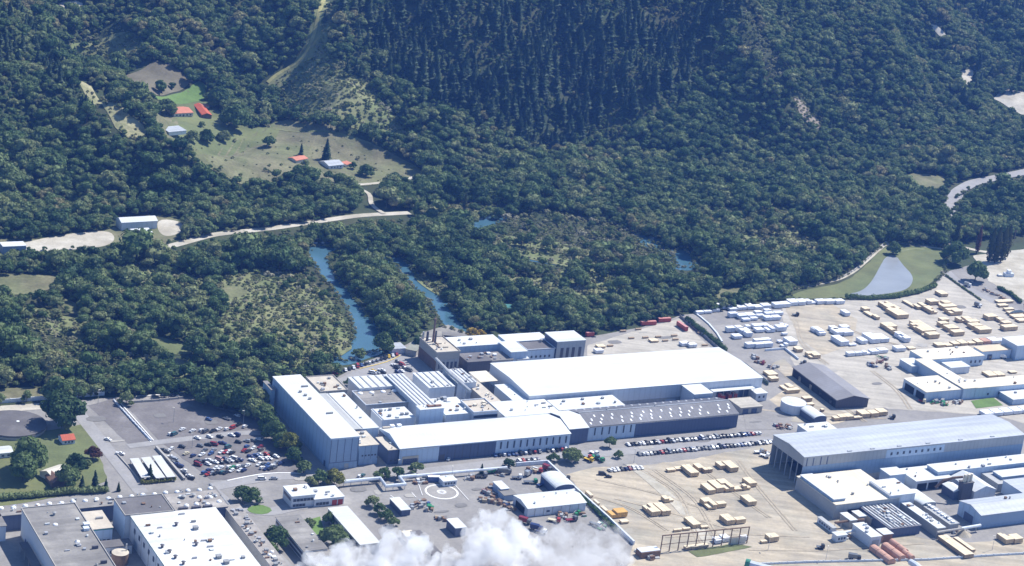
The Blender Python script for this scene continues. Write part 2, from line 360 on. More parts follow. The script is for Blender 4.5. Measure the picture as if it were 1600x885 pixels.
for k in range(7):
    g = np.random.default_rng(100+k); BROAD.append(np_tree('broadleaf_tree', *broad(g, ML_broad, nl=int(g.integers(6, 11)), spread=g.uniform(.28, .40), hh=g.uniform(.45, .62)), trunk_mb(1, .028, g), ML_broad))
for k in range(5):
    g = np.random.default_rng(200+k); t = MB().cyl(0, 0, -.02, .5, .014, 5); CONIF.append(np_tree('conifer_tree', *conifer(g, ML_con, rad=g.uniform(.20, .34)), t, ML_con))
for k in range(5):
    g = np.random.default_rng(300+k); SCRUB.append(np_tree('shrub', *broad(g, ML_scrub, nl=5, ncard=16, spread=.5, hh=.5, low=.15, cs=.11), None, ML_scrub))
# ---- where things grow (outlines surveyed on the ground)
POLY = {
 'site': [(-400,650),(0,634),(110,625),(170,620),(205,622),(300,620),(330,634),(400,645),(408,640),(405,600),(470,596),(520,588),(560,563),(620,540),(655,520),(675,505),(735,524),(760,520),(915,523),(925,525),(1000,508),(1040,498),(1062,490),(1095,490),(1240,468),(1330,466),(1400,464),(1450,452),(1476,425),(1540,408),(1600,395),(1900,330),(2300,1200),(-400,1300)],
 'pondside': [(1232,455),(1312,436),(1386,379),(1480,388),(1476,425),(1450,452),(1400,466),(1330,468),(1240,470)],
 'pasture': [(280,236),(345,225),(400,208),(440,186),(480,196),(560,217),(600,232),(640,256),(662,268),(650,286),(600,288),(560,292),(505,286),(470,272),(430,285),(390,292),(345,272),(310,255)],
 'farmlawn': [(270,200),(268,165),(250,158),(228,152),(312,126),(324,136),(320,158),(340,170),(352,190),(346,202),(300,206)],
 'farmmid': [(255,198),(300,192),(352,190),(400,204),(440,186),(420,224),(345,232),(282,240),(268,222)],
 'openL5': [(255,556),(300,566),(330,590),(300,596),(262,580)], 'openL6': [(330,452),(372,448),(392,460),(360,470),(332,464)], 'openC1': [(838,300),(872,298),(880,306),(850,310)],
 'farmleft': [(236,160),(275,160),(280,215),(262,222),(246,208)],
 'track1': [(505,-5),(522,-5),(508,22),(500,60),(488,94),(456,110),(434,124),(426,138),(410,134),(424,116),(450,98),(472,86),(482,60),(490,22)],
 'brownfield': [(190,122),(243,95),(304,126),(232,150),(212,152)],
 'riverL': [(478,388),(500,384),(530,390),(512,402),(516,418),(532,440),(548,458),(568,485),(588,510),(597,530),(596,548),(575,552),(540,566),(520,560),(545,540),(553,520),(545,490),(525,458),(500,430),(484,404)],
 'riverR': [(606,400),(628,403),(652,430),(684,460),(710,490),(728,514),(735,524),(690,510),(668,470),(643,445),(622,422)],
 'riverC': [(738,347),(762,342),(760,354),(740,357)],
 'riverD': [(1052,392),(1068,388),(1086,406),(1080,420),(1056,418)],
 'riverE': [(800,396),(850,400),(890,408),(888,412),(846,405),(800,401)],
 'riverF': [(1003,371),(1030,377),(1029,381),(1003,375)],
 'pool': [(780,474),(812,478),(808,492),(784,486)],
 'gravel1': [(40,376),(125,365),(175,360),(190,338),(250,336),(285,345),(290,365),(255,384),(235,388),(185,380),(150,388),(60,392),(-60,400),(-60,372)],
 'roadside': [(250,388),(330,366),(420,356),(500,345),(570,322),(600,328),(650,328),(650,345),(570,345),(500,356),(420,368),(330,380),(262,394)],
 'openL1': [(-60,430),(90,430),(96,440),(62,462),(-60,462)],
 'openL2': [(228,522),(300,540),(305,556),(240,554)],
 'openL3': [(90,462),(130,480),(118,497),(92,478)],
 'openL4': [(-20,610),(70,604),(70,626),(-20,632)],
 'openR1': [(1115,452),(1170,448),(1180,465),(1120,472)],
 'road_r': [(1475,300),(1500,283),(1600,262),(1660,250),(1660,262),(1600,278),(1520,292),(1494,310),(1490,350),(1478,350)],
 'clear1': [(1450,38),(1468,42),(1490,66),(1472,62)], 'clear2': [(1495,112),(1520,108),(1528,122),(1502,138)], 'clear3': [(1540,150),(1620,145),(1620,190),(1585,176)],
 'clear4': [(90,4),(128,2),(130,16),(95,14)], 'clear5': [(1400,270),(1480,275),(1475,300),(1420,300)],
 'road_s': [(550,290),(600,292),(600,330),(575,330)],
 'yardR': [(1480,380),(1600,370),(1700,360),(1700,440),(1480,440)]}
SCRUB2 = [[(740,372),(800,368),(880,380),(960,402),(1000,425),(940,430),(860,412),(780,398)],[(760,430),(900,440),(960,468),(900,482),(790,462)],[(640,425),(700,440),(740,470),(720,480),(660,450)],[(860,420),(960,432),(1010,450),(960,470),(880,450)],[(1090,330),(1200,320),(1290,345),(1240,365),(1130,360)],[(150,400),(240,415),(330,440),(300,470),(210,450),(140,430)],[(20,470),(110,500),(200,505),(230,540),(120,535),(30,510)],[(240,580),(360,575),(470,560),(500,572),(420,592),(280,600)],[(1150,360),(1240,350),(1290,390),(1230,425),(1160,400)],[(640,325),(720,318),(790,330),(740,345),(670,345)],[(100,60),(190,40),(240,80),(180,110),(120,95)]]
SCRUBP = {
 'powerline': [(498,0),(528,0),(520,40),(505,85),(560,110),(600,160),(640,215),(610,222),(560,205),(500,190),(450,182),(428,150),(415,128),(468,92),(484,45)],
 'flat': [(330,440),(400,420),(470,430),(520,470),(548,520),(550,555),(480,565),(420,545),(380,560),(330,530),(350,490)],
 'scarL': [(120,125),(150,140),(190,175),(235,205),(210,222),(170,190),(140,160)],
 'clearM': [(800,208),(845,222),(898,232),(890,240),(840,236),(800,225)],
 'scarR': [(1235,150),(1252,155),(1290,200),(1270,205),(1240,175)],
 'island': [(770,345),(860,330),(960,352),(1040,385),(1060,415),(1000,415),(920,395),(820,385),(780,365)],
 'brownL': [(30,520),(90,500),(130,540),(240,560),(250,590),(120,590),(60,560)],
 'topright': [(1120,0),(1160,0),(1215,90),(1235,150),(1215,150),(1150,60)]}
CONP = [[(535,0),(1130,0),(1140,35),(1100,110),(1060,150),(1010,205),(930,228),(860,232),(780,210),(700,195),(640,150),(575,95),(545,60)]]
CONL = [[(-80,10),(20,25),(70,65),(115,125),(150,155),(140,200),(100,150),(40,110),(-80,100)], [(1450,-30),(1640,-40),(1640,50),(1560,40),(1480,30)]]
RIVERS = {k: v for k, v in POLY.items() if k.startswith('river')}
def grow(step, seed, ymin=1000, ymax=2900):
    g = np.random.default_rng(seed); xs = np.arange(-700, 900, step); ys = np.arange(ymin, ymax, step*.9); X, Y = np.meshgrid(xs, ys); X[::2] += step/2
    X = X.ravel()+g.uniform(-.42, .42, X.size)*step; Y = Y.ravel()+g.uniform(-.42, .42, Y.size)*step; Z = terr(X, Y)
    u, v = proj(np.c_[X, Y, Z]); k = (u > -330) & (u < 2000) & (v > -110) & (v < 660); X, Y, Z, u, v = X[k], Y[k], Z[k], u[k], v[k]
    bad = np.zeros(len(X), bool)
    for p in POLY.values(): bad |= inpoly(u, v, p)
    for p in RIVERS.values(): bad |= inpoly(u, v-8, p)       # the near bank keeps low growth only
    k = ~bad; return X[k], Y[k], Z[k], u[k], v[k], g
def region(u, v, polys):
    r = np.zeros(len(u), bool)
    for p in polys: r |= inpoly(u, v, p)
    return r
def scatter_object(name, pts, rz, sc, var, meshes, label, kindcat):
    """one mass of trees: a point cloud carrying copies of the tree shapes"""
    me = bpy.data.meshes.new(name); n = len(pts); me.vertices.add(n); me.vertices.foreach_set('co', np.asarray(pts, np.float32).ravel())
    for nm, ty, d in (('rz', 'FLOAT', rz), ('sc', 'FLOAT', sc), ('var', 'INT', var)):
        at = me.attributes.new(nm, ty, 'POINT'); at.data.foreach_set('value', np.asarray(d, np.float32 if ty == 'FLOAT' else np.int32))
    o = link(name, me); pc = bpy.data.collections.new(name+'_shapes')
    for k, q in enumerate(meshes):
        po = bpy.data.objects.new('%s_shape_%d' % (name, k), q); pc.objects.link(po)
    ng = bpy.data.node_groups.new(name+'_scatter', 'GeometryNodeTree'); ng.interface.new_socket('Geometry', in_out='INPUT', socket_type='NodeSocketGeometry'); ng.interface.new_socket('Geometry', in_out='OUTPUT', socket_type='NodeSocketGeometry')
    N, L = ng.nodes, ng.links; gi = N.new('NodeGroupInput'); go = N.new('NodeGroupOutput'); ip = N.new('GeometryNodeInstanceOnPoints'); ci = N.new('GeometryNodeCollectionInfo')
    ci.inputs[0].default_value = pc; ci.inputs['Separate Children'].default_value = True; ci.inputs['Reset Children'].default_value = True
    def at(nm, ty):
        a = N.new('GeometryNodeInputNamedAttribute'); a.data_type = ty; a.inputs[0].default_value = nm; return [s for s in a.outputs if s.enabled][0]
    cx = N.new('ShaderNodeCombineXYZ'); L.new(at('rz', 'FLOAT'), cx.inputs[2])
    L.new(gi.outputs[0], ip.inputs['Points']); L.new(ci.outputs[0], ip.inputs['Instance']); ip.inputs['Pick Instance'].default_value = True
    L.new(at('var', 'INT'), ip.inputs['Instance Index']); L.new(cx.outputs[0], ip.inputs['Rotation']); L.new(at('sc', 'FLOAT'), ip.inputs['Scale'])
    L.new(ip.outputs[0], go.inputs[0]); md = o.modifiers.new('scatter', 'NODES'); md.node_group = ng
    return tag(o, label, kindcat, kind='stuff')
X, Y, Z, u, v, g = grow(6.6, 5)
jx, jy = g.normal(0, 16, len(u)), g.normal(0, 12, len(u)); isc = region(u+jx, v+jy, CONP) | ((v < 230) & (g.uniform(0, 1, len(u)) < .035)); iscl = region(u, v, CONL) & (g.uniform(0, 1, len(u)) < .45); scr = region(u, v, SCRUBP.values()) & ~isc
con = isc | iscl
keep = np.ones(len(u), bool); keep &= ~(scr & (g.uniform(0, 1, len(u)) < .84)); keep &= ~(region(u, v, SCRUB2) & (g.uniform(0, 1, len(u)) < .8)); keep &= ~(isc & (g.uniform(0, 1, len(u)) > .42))
for p in RIVERS.values(): keep &= ~(inpoly(u, v-13, p) | inpoly(u, v-19, p) | inpoly(u+8, v-8, p) | inpoly(u+8, v-15, p) | inpoly(u-9, v-6, p) | inpoly(u-9, v-14, p))
keep &= ~(inpoly(u, v, SCRUBP['scarL']) | inpoly(u, v-7, SCRUBP['scarL']) | inpoly(u, v-14, SCRUBP['scarL']) | inpoly(u, v-8, POLY['track1']) ); keep &= g.uniform(0, 1, len(u)) > .05
bl = keep & ~con
for nm in ('road_r','roadside','gravel1'): bl &= ~inpoly(u, v-17, POLY[nm])
for nm in ('roadside','gravel1','road_r','road_s','openL1','openL2','openL3','pondside','clear5','clear1','clear2','clear3','clear4','farmleft','pasture'): bl &= ~inpoly(u, v-(9 if nm != 'pasture' else 5), POLY[nm])
bx = np.c_[X, Y, Z-.4][bl]; bu, bv = u[bl], v[bl]
clump = .5+.5*np.sin(bx[:, 0]*.031+2*np.sin(bx[:, 1]*.017))*np.sin(bx[:, 1]*.043+1.7*np.sin(bx[:, 0]*.023))
bs = (6.8+5.0*clump+g.gamma(2.0, 1.3, len(bx)))*np.where(scr[bl], .5, 1)*np.where(bv < 190, .88, 1)
rv = g.uniform(0, 1, len(bx)); bs *= np.where(rv < .07, 1.45, np.where(rv > .75, .72, 1))
# low growth right on the near banks of the water
for p in RIVERS.values(): bs[inpoly(bu, bv-26, p)] *= .55
nearsite = inpoly(bu, bv+22, POLY['site']); bs[nearsite] *= .8
cxp = np.c_[X, Y, Z-.3][con & keep]; cs_ = g.uniform(11, 25, len(cxp)); cu, cv = u[con & keep], v[con & keep]
cs_[region(cu, cv, CONL)] *= .8
# gaps in the pine block where paler broadleaf bush shows
gap = (np.sin(cxp[:, 0]*.035+cxp[:, 1]*.02)*np.sin(cxp[:, 0]*.013-cxp[:, 1]*.031+1) > .62); cs_[gap] *= .5
def split_near(pts, uu, vv, n, size):
    d = np.linalg.norm(pts-CP, axis=1); ok = (uu > 3) & (uu < 1597) & (vv > 12) & (vv < 700); sc = np.where(ok, size/d, -1); i = np.argsort(-sc)[:n]; mk = np.zeros(len(pts), bool); mk[i] = True; return mk
NB = 0 if QUICK else 215
mk = split_near(bx, bu, bv, NB, bs*(1+.0*bs))
def place_single(meshes, name, pts, sc, zone, cat, seed):
    g = np.random.default_rng(seed)
    for k in range(len(pts)):
        o = link(name, meshes[int(g.integers(len(meshes)))]); o.location = pts[k]; o.rotation_euler = (0, 0, g.uniform(0, 6.28)); s = sc[k]; o.scale = (s*g.uniform(.9, 1.1), s*g.uniform(.9, 1.1), s)
        lab, grp = zone(k); tag(o, lab, cat, grp)
def zone_b(k):
    uu, vv = bu[mk][k], bv[mk][k]
    if uu < 330 and vv > 560: return 'round dark tree in the belt of bush along the pale boundary wall at left', 'trees behind the left boundary wall'
    if uu < 480 and vv > 480: return 'round dark green tree in the bush between the car park and the scrubby flat', 'trees left of the river bend'
    if uu < 480: return 'round dark green tree on the bushy flat below the gravel road', 'trees on the flat by the gravel road'
    if uu < 600 and vv > 380: return 'dark leafy tree crowding the near bank of the blue river', 'trees along the left river reach'
    if uu < 720 and vv > 380: return 'dark leafy tree on the wooded tongue of land inside the river bend', 'trees inside the river bend'
    if uu < 1110 and vv > 400: return 'dark leafy tree in the river bush behind the big white warehouse', 'trees behind the white warehouse'
    if vv > 350: return 'dark leafy tree in the bush beside the pond embankment', 'trees beside the pond'
    if vv > 270: return 'rounded green tree in the bush at the foot of the hills', 'trees at the foot of the hills'
    return 'large rounded green tree standing out of the bush on the hillside', 'big trees on the hillsides'
place_single(BROAD, 'broadleaf_tree', bx[mk], bs[mk], zone_b, 'tree', 11)
r = ~mk
scatter_object('broadleaf_forest', bx[r], g.uniform(0, 6.28, r.sum()), bs[r], g.integers(0, len(BROAD), r.sum()), BROAD, 'dense green native bush covering the hills and the valley floor', 'forest')
NC = 0 if QUICK else 280
mc = split_near(cxp, cu, cv, NC, cs_)
place_single(CONIF, 'conifer_tree', cxp[mc], cs_[mc], lambda k: (('tall dark pine standing on the spur of the left hill', 'pines on the left spur') if cu[mc][k] < 300 else ('tall dark pine on the lower edge of the steep pine block', 'pines on the central hill') if cu[mc][k] < 1300 else ('dark pine on the far hill at upper right', 'pines on the far right hill')), 'conifer', 12)
r = ~mc
scatter_object('conifer_forest', cxp[r], g.uniform(0, 6.28, r.sum()), cs_[r], g.integers(0, len(CONIF), r.sum()), CONIF, 'dense dark pine plantation on the steep central hill', 'pine forest')
# undergrowth: smaller bushes filling in between, and pale scrub on open ground
X3, Y3, Z3, u3, v3, g3 = grow(4.6, 21); s3 = region(u3, v3, SCRUBP.values()) | region(u3, v3, SCRUB2)
k3 = s3 & ~(inpoly(u3, v3, SCRUBP['scarL']) & (g3.uniform(0, 1, len(u3)) < .7)) & (g3.uniform(0, 1, len(u3)) < .97)
scatter_object('scrub', np.c_[X3, Y3, Z3-.1][k3], g3.uniform(0, 6.28, k3.sum()), g3.gamma(2.4, .7, k3.sum())+1.5, g3.integers(0, len(SCRUB), k3.sum()), SCRUB, 'pale low scrub on clearings and open flats', 'scrub')
k4 = ~s3 & (g3.uniform(0, 1, len(u3)) < np.where(region(u3, v3, CONP), .75, .33))
scatter_object('undergrowth', np.c_[X3, Y3, Z3-.2][k4], g3.uniform(0, 6.28, k4.sum()), g3.uniform(3, 5.8, k4.sum()), g3.integers(0, len(BROAD), k4.sum()), BROAD, 'low green bushes filling the gaps between the trees', 'undergrowth')
# scattered bushes on the farm pasture
xp = np.random.default_rng(77); fp = np.array([PT(xp.uniform(275, 650), xp.uniform(188, 290)) for _ in range(170)]); fu, fv = proj(fp); kp = inpoly(fu, fv, POLY['pasture']); fp = fp[kp]
scatter_object('pasture_bushes', fp, xp.uniform(0, 6.28, len(fp)), xp.gamma(2., .6, len(fp))+.8, xp.integers(0, len(SCRUB), len(fp)), SCRUB, 'small bushes and rushes dotted over the farm pasture', 'bushes')
# reeds and low growth along the water's edge
ex = []
for nm in ('riverL','riverR','riverD','pondside'):
    q = np.array([P(*a)[:2] for a in POLY[nm]]); 
    for a, b in zip(q, np.roll(q, -1, 0)):
        n = max(2, int(np.hypot(*(b-a))/1.1)); t = g3.uniform(0, 1, n)[:, None]; ex.append(a+(b-a)*t+g3.normal(0, .9, (n, 2)))
ex = np.concatenate(ex); ex = np.c_[ex, np.zeros(len(ex))]
scatter_object('bank_reeds', ex, g3.uniform(0, 6.28, len(ex)), g3.uniform(.8, 3.0, len(ex)), g3.integers(0, len(SCRUB), len(ex)), SCRUB, 'reeds and low bushes along the water edge', 'reeds')
print('TREES', len(bx), len(cxp), k3.sum(), k4.sum())
# ================================================ yards, roads, fields and water
M_asph = mat('asphalt', (.255,.245,.235), .9, .16, .05, .5, stain=((.36,.34,.31), .5, .03), bump=.05)
M_asph2 = mat('old_asphalt', (.165,.155,.155), .92, .18, .06, .6, stain=((.26,.25,.245), .6, .05))
M_road = mat('road_asphalt', (.30,.295,.295), .9, .12, .08, .6)
M_conc = mat('yard_concrete', (.43,.40,.345), .9, .14, .06, .5, stain=((.30,.285,.25), .5, .045), tracks=(R_(28), .12))
M_tan = mat('dusty_gravel', (.45,.39,.295), .95, .14, .05, .5, col2=(.36,.325,.265), stain=((.28,.28,.235), .6, .03), tracks=(R_(-58), .16))
M_pale = mat('pale_gravel', (.50,.47,.40), .95, .14, .08, .6, col2=(.38,.35,.28))
M_gras = mat('mown_grass', (.125,.15,.065), .95, .22, .04, .8, col2=(.15,.165,.07))
M_gras2 = mat('bright_grass', (.12,.20,.055), .95, .18, .05, .8)
M_past = mat('rough_pasture', (.145,.155,.075), .95, .32, .045, .5, col2=(.18,.17,.10), stain=((.085,.11,.045), .6, .05))
M_dry = mat('dry_field', (.16,.145,.10), .95, .2, .03, .5, col2=(.12,.11,.075))
M_scarp = mat('dry_bank', (.20,.21,.10), .95, .3, .05, .5, col2=(.14,.17,.07))
M_white = mat('white_paint', (.80,.80,.79), .7, .06, .3, 2)
M_yel = mat('yellow_paint', (.62,.47,.12), .8, .15, .3, 2)
def water(name, col, rough, bump):
    mt = bpy.data.materials.new(name); mt.use_nodes = True; N, L = nodes(mt); b = N['Principled BSDF']; tc = N.new('ShaderNodeTexCoord')
    n = N.new('ShaderNodeTexNoise'); n.inputs['Scale'].default_value = .05; n.inputs['Detail'].default_value = 5; L.new(tc.outputs['Object'], n.inputs['Vector'])
    mx = N.new('ShaderNodeMix'); mx.data_type = 'RGBA'; L.new(n.outputs['Fac'], mx.inputs[0]); mx.inputs[6].default_value = (*[c*.75 for c in col], 1); mx.inputs[7].default_value = (*[c*1.25 for c in col], 1); L.new(mx.outputs[2], b.inputs['Base Color'])
    b.inputs['Roughness'].default_value = rough; b.inputs['IOR'].default_value = 1.33
    n2 = N.new('ShaderNodeTexNoise'); n2.inputs['Scale'].default_value = .9; n2.inputs['Detail'].default_value = 4; L.new(tc.outputs['Object'], n2.inputs['Vector'])
    bp = N.new('ShaderNodeBump'); bp.inputs['Strength'].default_value = bump; bp.inputs['Distance'].default_value = .3; L.new(n2.outputs['Fac'], bp.inputs['Height']); L.new(bp.outputs[0], b.inputs['Normal']); return mt
M_river = water('river_water', (.06,.135,.185), .12, .12); M_pond = water('pond_water', (.27,.29,.31), .3, .05); M_pool = water('pool_water', (.10,.26,.25), .1, .05)
WLD = lambda *a: [tuple(P(*q)[:2]) for q in a]
# river: two arms joined round the wooded tongue of land
sheet('river', [(480,380),(500,378),(530,380),(575,386),(618,398),(634,404),(656,430),(688,460),(714,490),(735,516),(742,526),(712,520),(690,505),(664,470),(640,445),(618,422),(604,410),(575,402),(545,396),(524,392),(512,402),(518,418),(534,440),(550,458),(570,485),(590,510),(600,532),(602,552),(575,560),(545,572),(515,570),(500,578),(485,578),(490,568),(520,560),(545,545),(553,520),(545,490),(525,458),(500,430),(484,404)], 2, M_river, smooth=2, label='blue river bending round a wooded tongue of land')
sheet('river_reach', [(700,352),(732,342),(775,335),(800,340),(770,352),(764,360),(738,366),(705,362)], 2, M_river, smooth=2, label='small blue stretch of river showing between trees')
sheet('river_reach', [(985,360),(1032,374),(1066,382),(1092,404),(1088,424),(1050,422),(1042,400),(1000,382)], 2, M_river, smooth=2, label='blue river reach at the right end of the wooded island')
sheet('river_reach', [(740,388),(796,394),(850,398),(905,406),(960,424),(955,430),(900,420),(840,410),(796,405),(745,398)], 2, M_river, smooth=2, label='thin dark river reach along the near side of the island')
sheet('settling_pool', [(782,474),(810,478),(808,492),(784,487)], 3, M_pool, smooth=2, label='little turquoise pool in the bush')
# pond
sheet('pond_grass', [(1236,462),(1250,455),(1320,442),(1350,418),(1386,381),(1430,384),(1482,388),(1476,420),(1462,440),(1440,455),(1400,466),(1330,468),(1250,472)], 1, M_gras, smooth=1, jag=.4, label='green bank round the pond')
sheet('pond', [(1322,460),(1346,456),(1362,441),(1376,415),(1384,401),(1399,398),(1411,415),(1427,431),(1425,445),(1414,454),(1390,459),(1350,463)], 2, M_pond, smooth=2, label='grey settling pond shaped like a teardrop')
ribbon('embankment_path', [(1232,453),(1275,445),(1312,437),(1335,424),(1360,402),(1384,380),(1400,379),(1440,385),(1478,390)], 4.0, 3, M_pale, label='pale path along the top of the pond embankment')
ribbon('pond_track', [(1398,398),(1420,388),(1445,390)], 3, 3, M_scarp, label='worn track by the pond')
# fields of the farm
sheet('pasture', POLY['pasture'], 1, M_past, smooth=1, drape=True, label='rough green and tan pasture of the farm')
sheet('farm_lawn', POLY['farmmid'], 1, M_gras, smooth=1, drape=True, label='green home field joining the farm house and the pasture')
sheet('farm_lawn', POLY['farmleft'], 1, M_past, smooth=1, drape=True, label='rough grass left of the farm buildings')
sheet('farm_lawn', POLY['farmlawn'], 1, M_gras, smooth=1, drape=True, label='green paddocks round the red roofed farm house')
sheet('green_paddock', [(230,152),(312,127),(323,136),(318,157),(292,163),(260,160)], 3, M_gras2, drape=True, label='bright green paddock below the brown field')
sheet('brown_field', POLY['brownfield'], 2, M_dry, smooth=0, drape=True, label='brown ploughed field on the slope')
sheet('pasture_strip', [(284,236),(345,226),(402,212),(440,196),(430,222),(380,236),(320,246)], 2, M_gras, smooth=1, drape=True, label='greener strip along the top of the pasture')
ribbon('farm_road', [(548,292),(580,300),(578,322),(600,335)], 4, 4, M_pale, drape=True, label='gravel road to the farm')
ribbon('farm_track', [(662,272),(640,281),(600,286),(550,290)], 3.5, 4, M_pale, drape=True, label='pale farm track at the edge of the pasture')
ribbon('farm_track', [(430,203),(480,208),(540,212),(580,226)], 2.5, 4, M_scarp, drape=True, label='faint track across the upper pasture')
ribbon('hill_track', [(512,-5),(498,22),(490,60),(478,90),(450,104),(430,118),(418,130)], 3.5, 5, mat('track_grass', (.30,.29,.12), .95, .25, .1, .6), drape=True, label='yellow green track climbing the hill')
ribbon('hill_track', [(440,138),(470,112),(490,106),(520,130),(560,155),(575,160)], 2.5, 5, M_scarp, drape=True, label='bare track through the scrub below the pines')
for k, p in enumerate(['flat','powerline','scarL']):
    sheet('scrub_ground', SCRUBP[p], 1, M_scarp if p != 'scarL' else mat('pale_bank', (.36,.34,.20), .95, .3, .08, .6, col2=(.20,.21,.10)), smooth=1, drape=True, label=['open scrubby flat by the river','scrubby clearing left of the pine block','bare dry bank on the left spur'][k])
sheet('scar', [(1240,152),(1254,160),(1288,200),(1274,203),(1252,185)], 2, mat('scar_rock', (.25,.215,.17), .95, .25, .1, .7), drape=True, label='brown bare scar on the right hillside')
for k in ('openL1','openL2','openL3','openL4','openL5','openL6','openC1','openR1','clear5'): sheet('clearing', POLY[k], 1, M_past if k != 'openL2' else M_gras, smooth=2, drape=True, label='grassy clearing in the bush')
for k in ('clear1','clear2','clear3','clear4'): sheet('clearing', POLY[k], 1, M_pale, smooth=1, drape=True, label='pale bare clearing in the hills')
sheet('gravel_pad', POLY['gravel1'], 1, M_past, smooth=1, label='grassy ground by the sheds on the flat')
sheet('gravel_pad', [(20,384),(70,372),(120,364),(170,360),(182,374),(165,386),(110,391),(40,395)], 2, M_pale, smooth=2, label='pale gravel yard left of the long shed')
sheet('gravel_pad', [(246,342),(284,346),(290,360),(262,372),(246,362)], 2, M_pale, smooth=2, label='pale ground right of the long shed')
ribbon('valley_road', [(255,388),(290,379),(330,367),(420,358),(500,346),(560,337),(600,335),(640,333)], 8, 3, M_pale, label='pale gravel road along the valley floor')
ribbon('bush_track', [(640,338),(668,352),(700,372),(722,395),(727,425)], 3, 3, M_scarp, label='bare track through the river bush')
# ---- factory ground
sheet('yard', [(-420,655),(0,637),(110,628),(170,622),(300,614),(330,634),(400,650),(408,640),(405,606),(470,600),(524,592),(562,570),(622,545),(655,528),(690,512),(735,528),(800,530),(920,527),(1000,512),(1045,500),(1066,492),(1094,490),(1240,470),(1330,469),(1400,467),(1452,454),(1478,425),(1540,408),(1600,395),(1900,330),(2600,1250),(-500,1350)], 1, M_asph, jag=.5, label='asphalt factory yard')
sheet('car_park', [(190,628),(300,618),(345,640),(400,655),(440,690),(480,740),(390,752),(330,750),(250,690)], 2, M_asph2, jag=.3, label='dark asphalt car park at left')
sheet('car_park', [(138,634),(182,622),(240,688),(206,700)], 2, M_asph2, jag=.3, label='empty dark asphalt strip left of the car park')
ribbon('road', [(118,640),(150,680),(185,725),(225,775)], 8, 3, M_road, label='grey road down the left side of the car park')
ribbon('road', [(200,698),(260,690),(330,682),(400,674),(430,680)], 6, 3, M_road, label='grey lane crossing the car park')
ribbon('road', [(-200,650),(0,640),(110,632)], 9, 3, M_pale, label='pale gravel road behind the round reservoir')
ribbon('road', [(330,762),(400,748),(470,742),(530,748)], 9, 3, M_road, label='grey road in front of the car park')
ribbon('road', [(600,746),(690,735),(800,722),(900,712),(1000,704),(1100,696),(1210,688)], 10, 3, M_road, label='grey road along the front of the warehouses')
ribbon('road', [(372,790),(420,808),(450,790),(500,788)], 9, 3, M_road, label='grey drive between the lawns and the bar buildings')
ribbon('road', [(330,765),(368,800),(430,870),(460,900)], 8, 3, M_road, label='grey road beside the long pipe rack')
sheet('lumber_yard', [(884,742),(930,730),(1000,728),(1085,718),(1212,692),(1235,730),(1270,778),(1310,812),(1480,850),(1640,840),(1660,930),(960,960),(990,850),(940,800)], 2, M_tan, jag=.8, label='dusty tan lumber yard in front')
sheet('lumber_yard', [(1222,474),(1330,470),(1400,468),(1452,456),(1474,432),(1510,452),(1560,478),(1640,512),(1660,680),(1560,650),(1400,640),(1350,640),(1280,660),(1235,560),(1225,520)], 2, M_conc, jag=.8, label='pale concrete yard of the sawmill')
sheet('lumber_yard', [(1226,480),(1300,476),(1340,500),(1330,540),(1285,555),(1250,530)], 3, M_tan, jag=.6, label='dusty tan corner of the upper lumber yard')
sheet('lumber_yard', [(1180,640),(1240,600),(1206,570),(1225,560),(1300,640),(1345,652),(1300,664),(1240,660)], 3, M_tan, jag=.6, label='dusty tan strip by the dark gable shed')
sheet('container_yard', [(918,540),(1000,515),(1062,498),(1100,535),(1122,552),(1000,560),(918,566)], 2, M_conc, jag=.4, label='pale concrete yard behind the white warehouse')
sheet('mill_yard', [(650,540),(700,590),(560,600),(520,596),(600,562)], 2, M_road, jag=.3, label='staff parking by the river')
sheet('bank_road', [(640,545),(660,520),(700,508),(740,524),(715,535)], 2, mat('bank_gravel', (.27,.26,.235), .95, .2, .1, .6), label='grey gravel apron on the river bank')
sheet('lot', [(1160,640),(1195,620),(1240,655),(1215,672),(1166,672)], 3, M_asph, label='asphalt apron round the white tank')
ribbon('road', [(1660,520),(1600,492),(1545,468),(1510,450),(1485,432),(1478,424)], 9, 3, M_road, label='grey access road at the right of the lumber yard')
ribbon('road', [(1660,256),(1600,270),(1520,286),(1496,300),(1486,320),(1484,350)], 13, 3, M_road, drape=True, label='grey highway curving below the right hill')
ribbon('railway', [(1500,318),(1530,345),(1560,380),(1600,425)], 7, 3, M_pale, label='pale rail siding running down to the poplars')
ribbon('road', [(1480,380),(1540,396),(1640,392)], 6, 3, M_pale, label='pale track past the poplars')
sheet('yard', [(1520,400),(1600,390),(1700,400),(1700,470),(1600,470),(1545,440)], 3, M_pale, jag=.5, label='bare brown ground at the right edge')
ribbon('drive', [(985,726),(1010,745),(1060,790),(1110,850)], 7, 4, M_pale, label='paler haul road through the lumber yard')
for k, pl in enumerate(SCRUB2): sheet('scrub_ground', pl, 1, M_scarp, smooth=2, drape=True, label='open scrubby ground in the river flat')
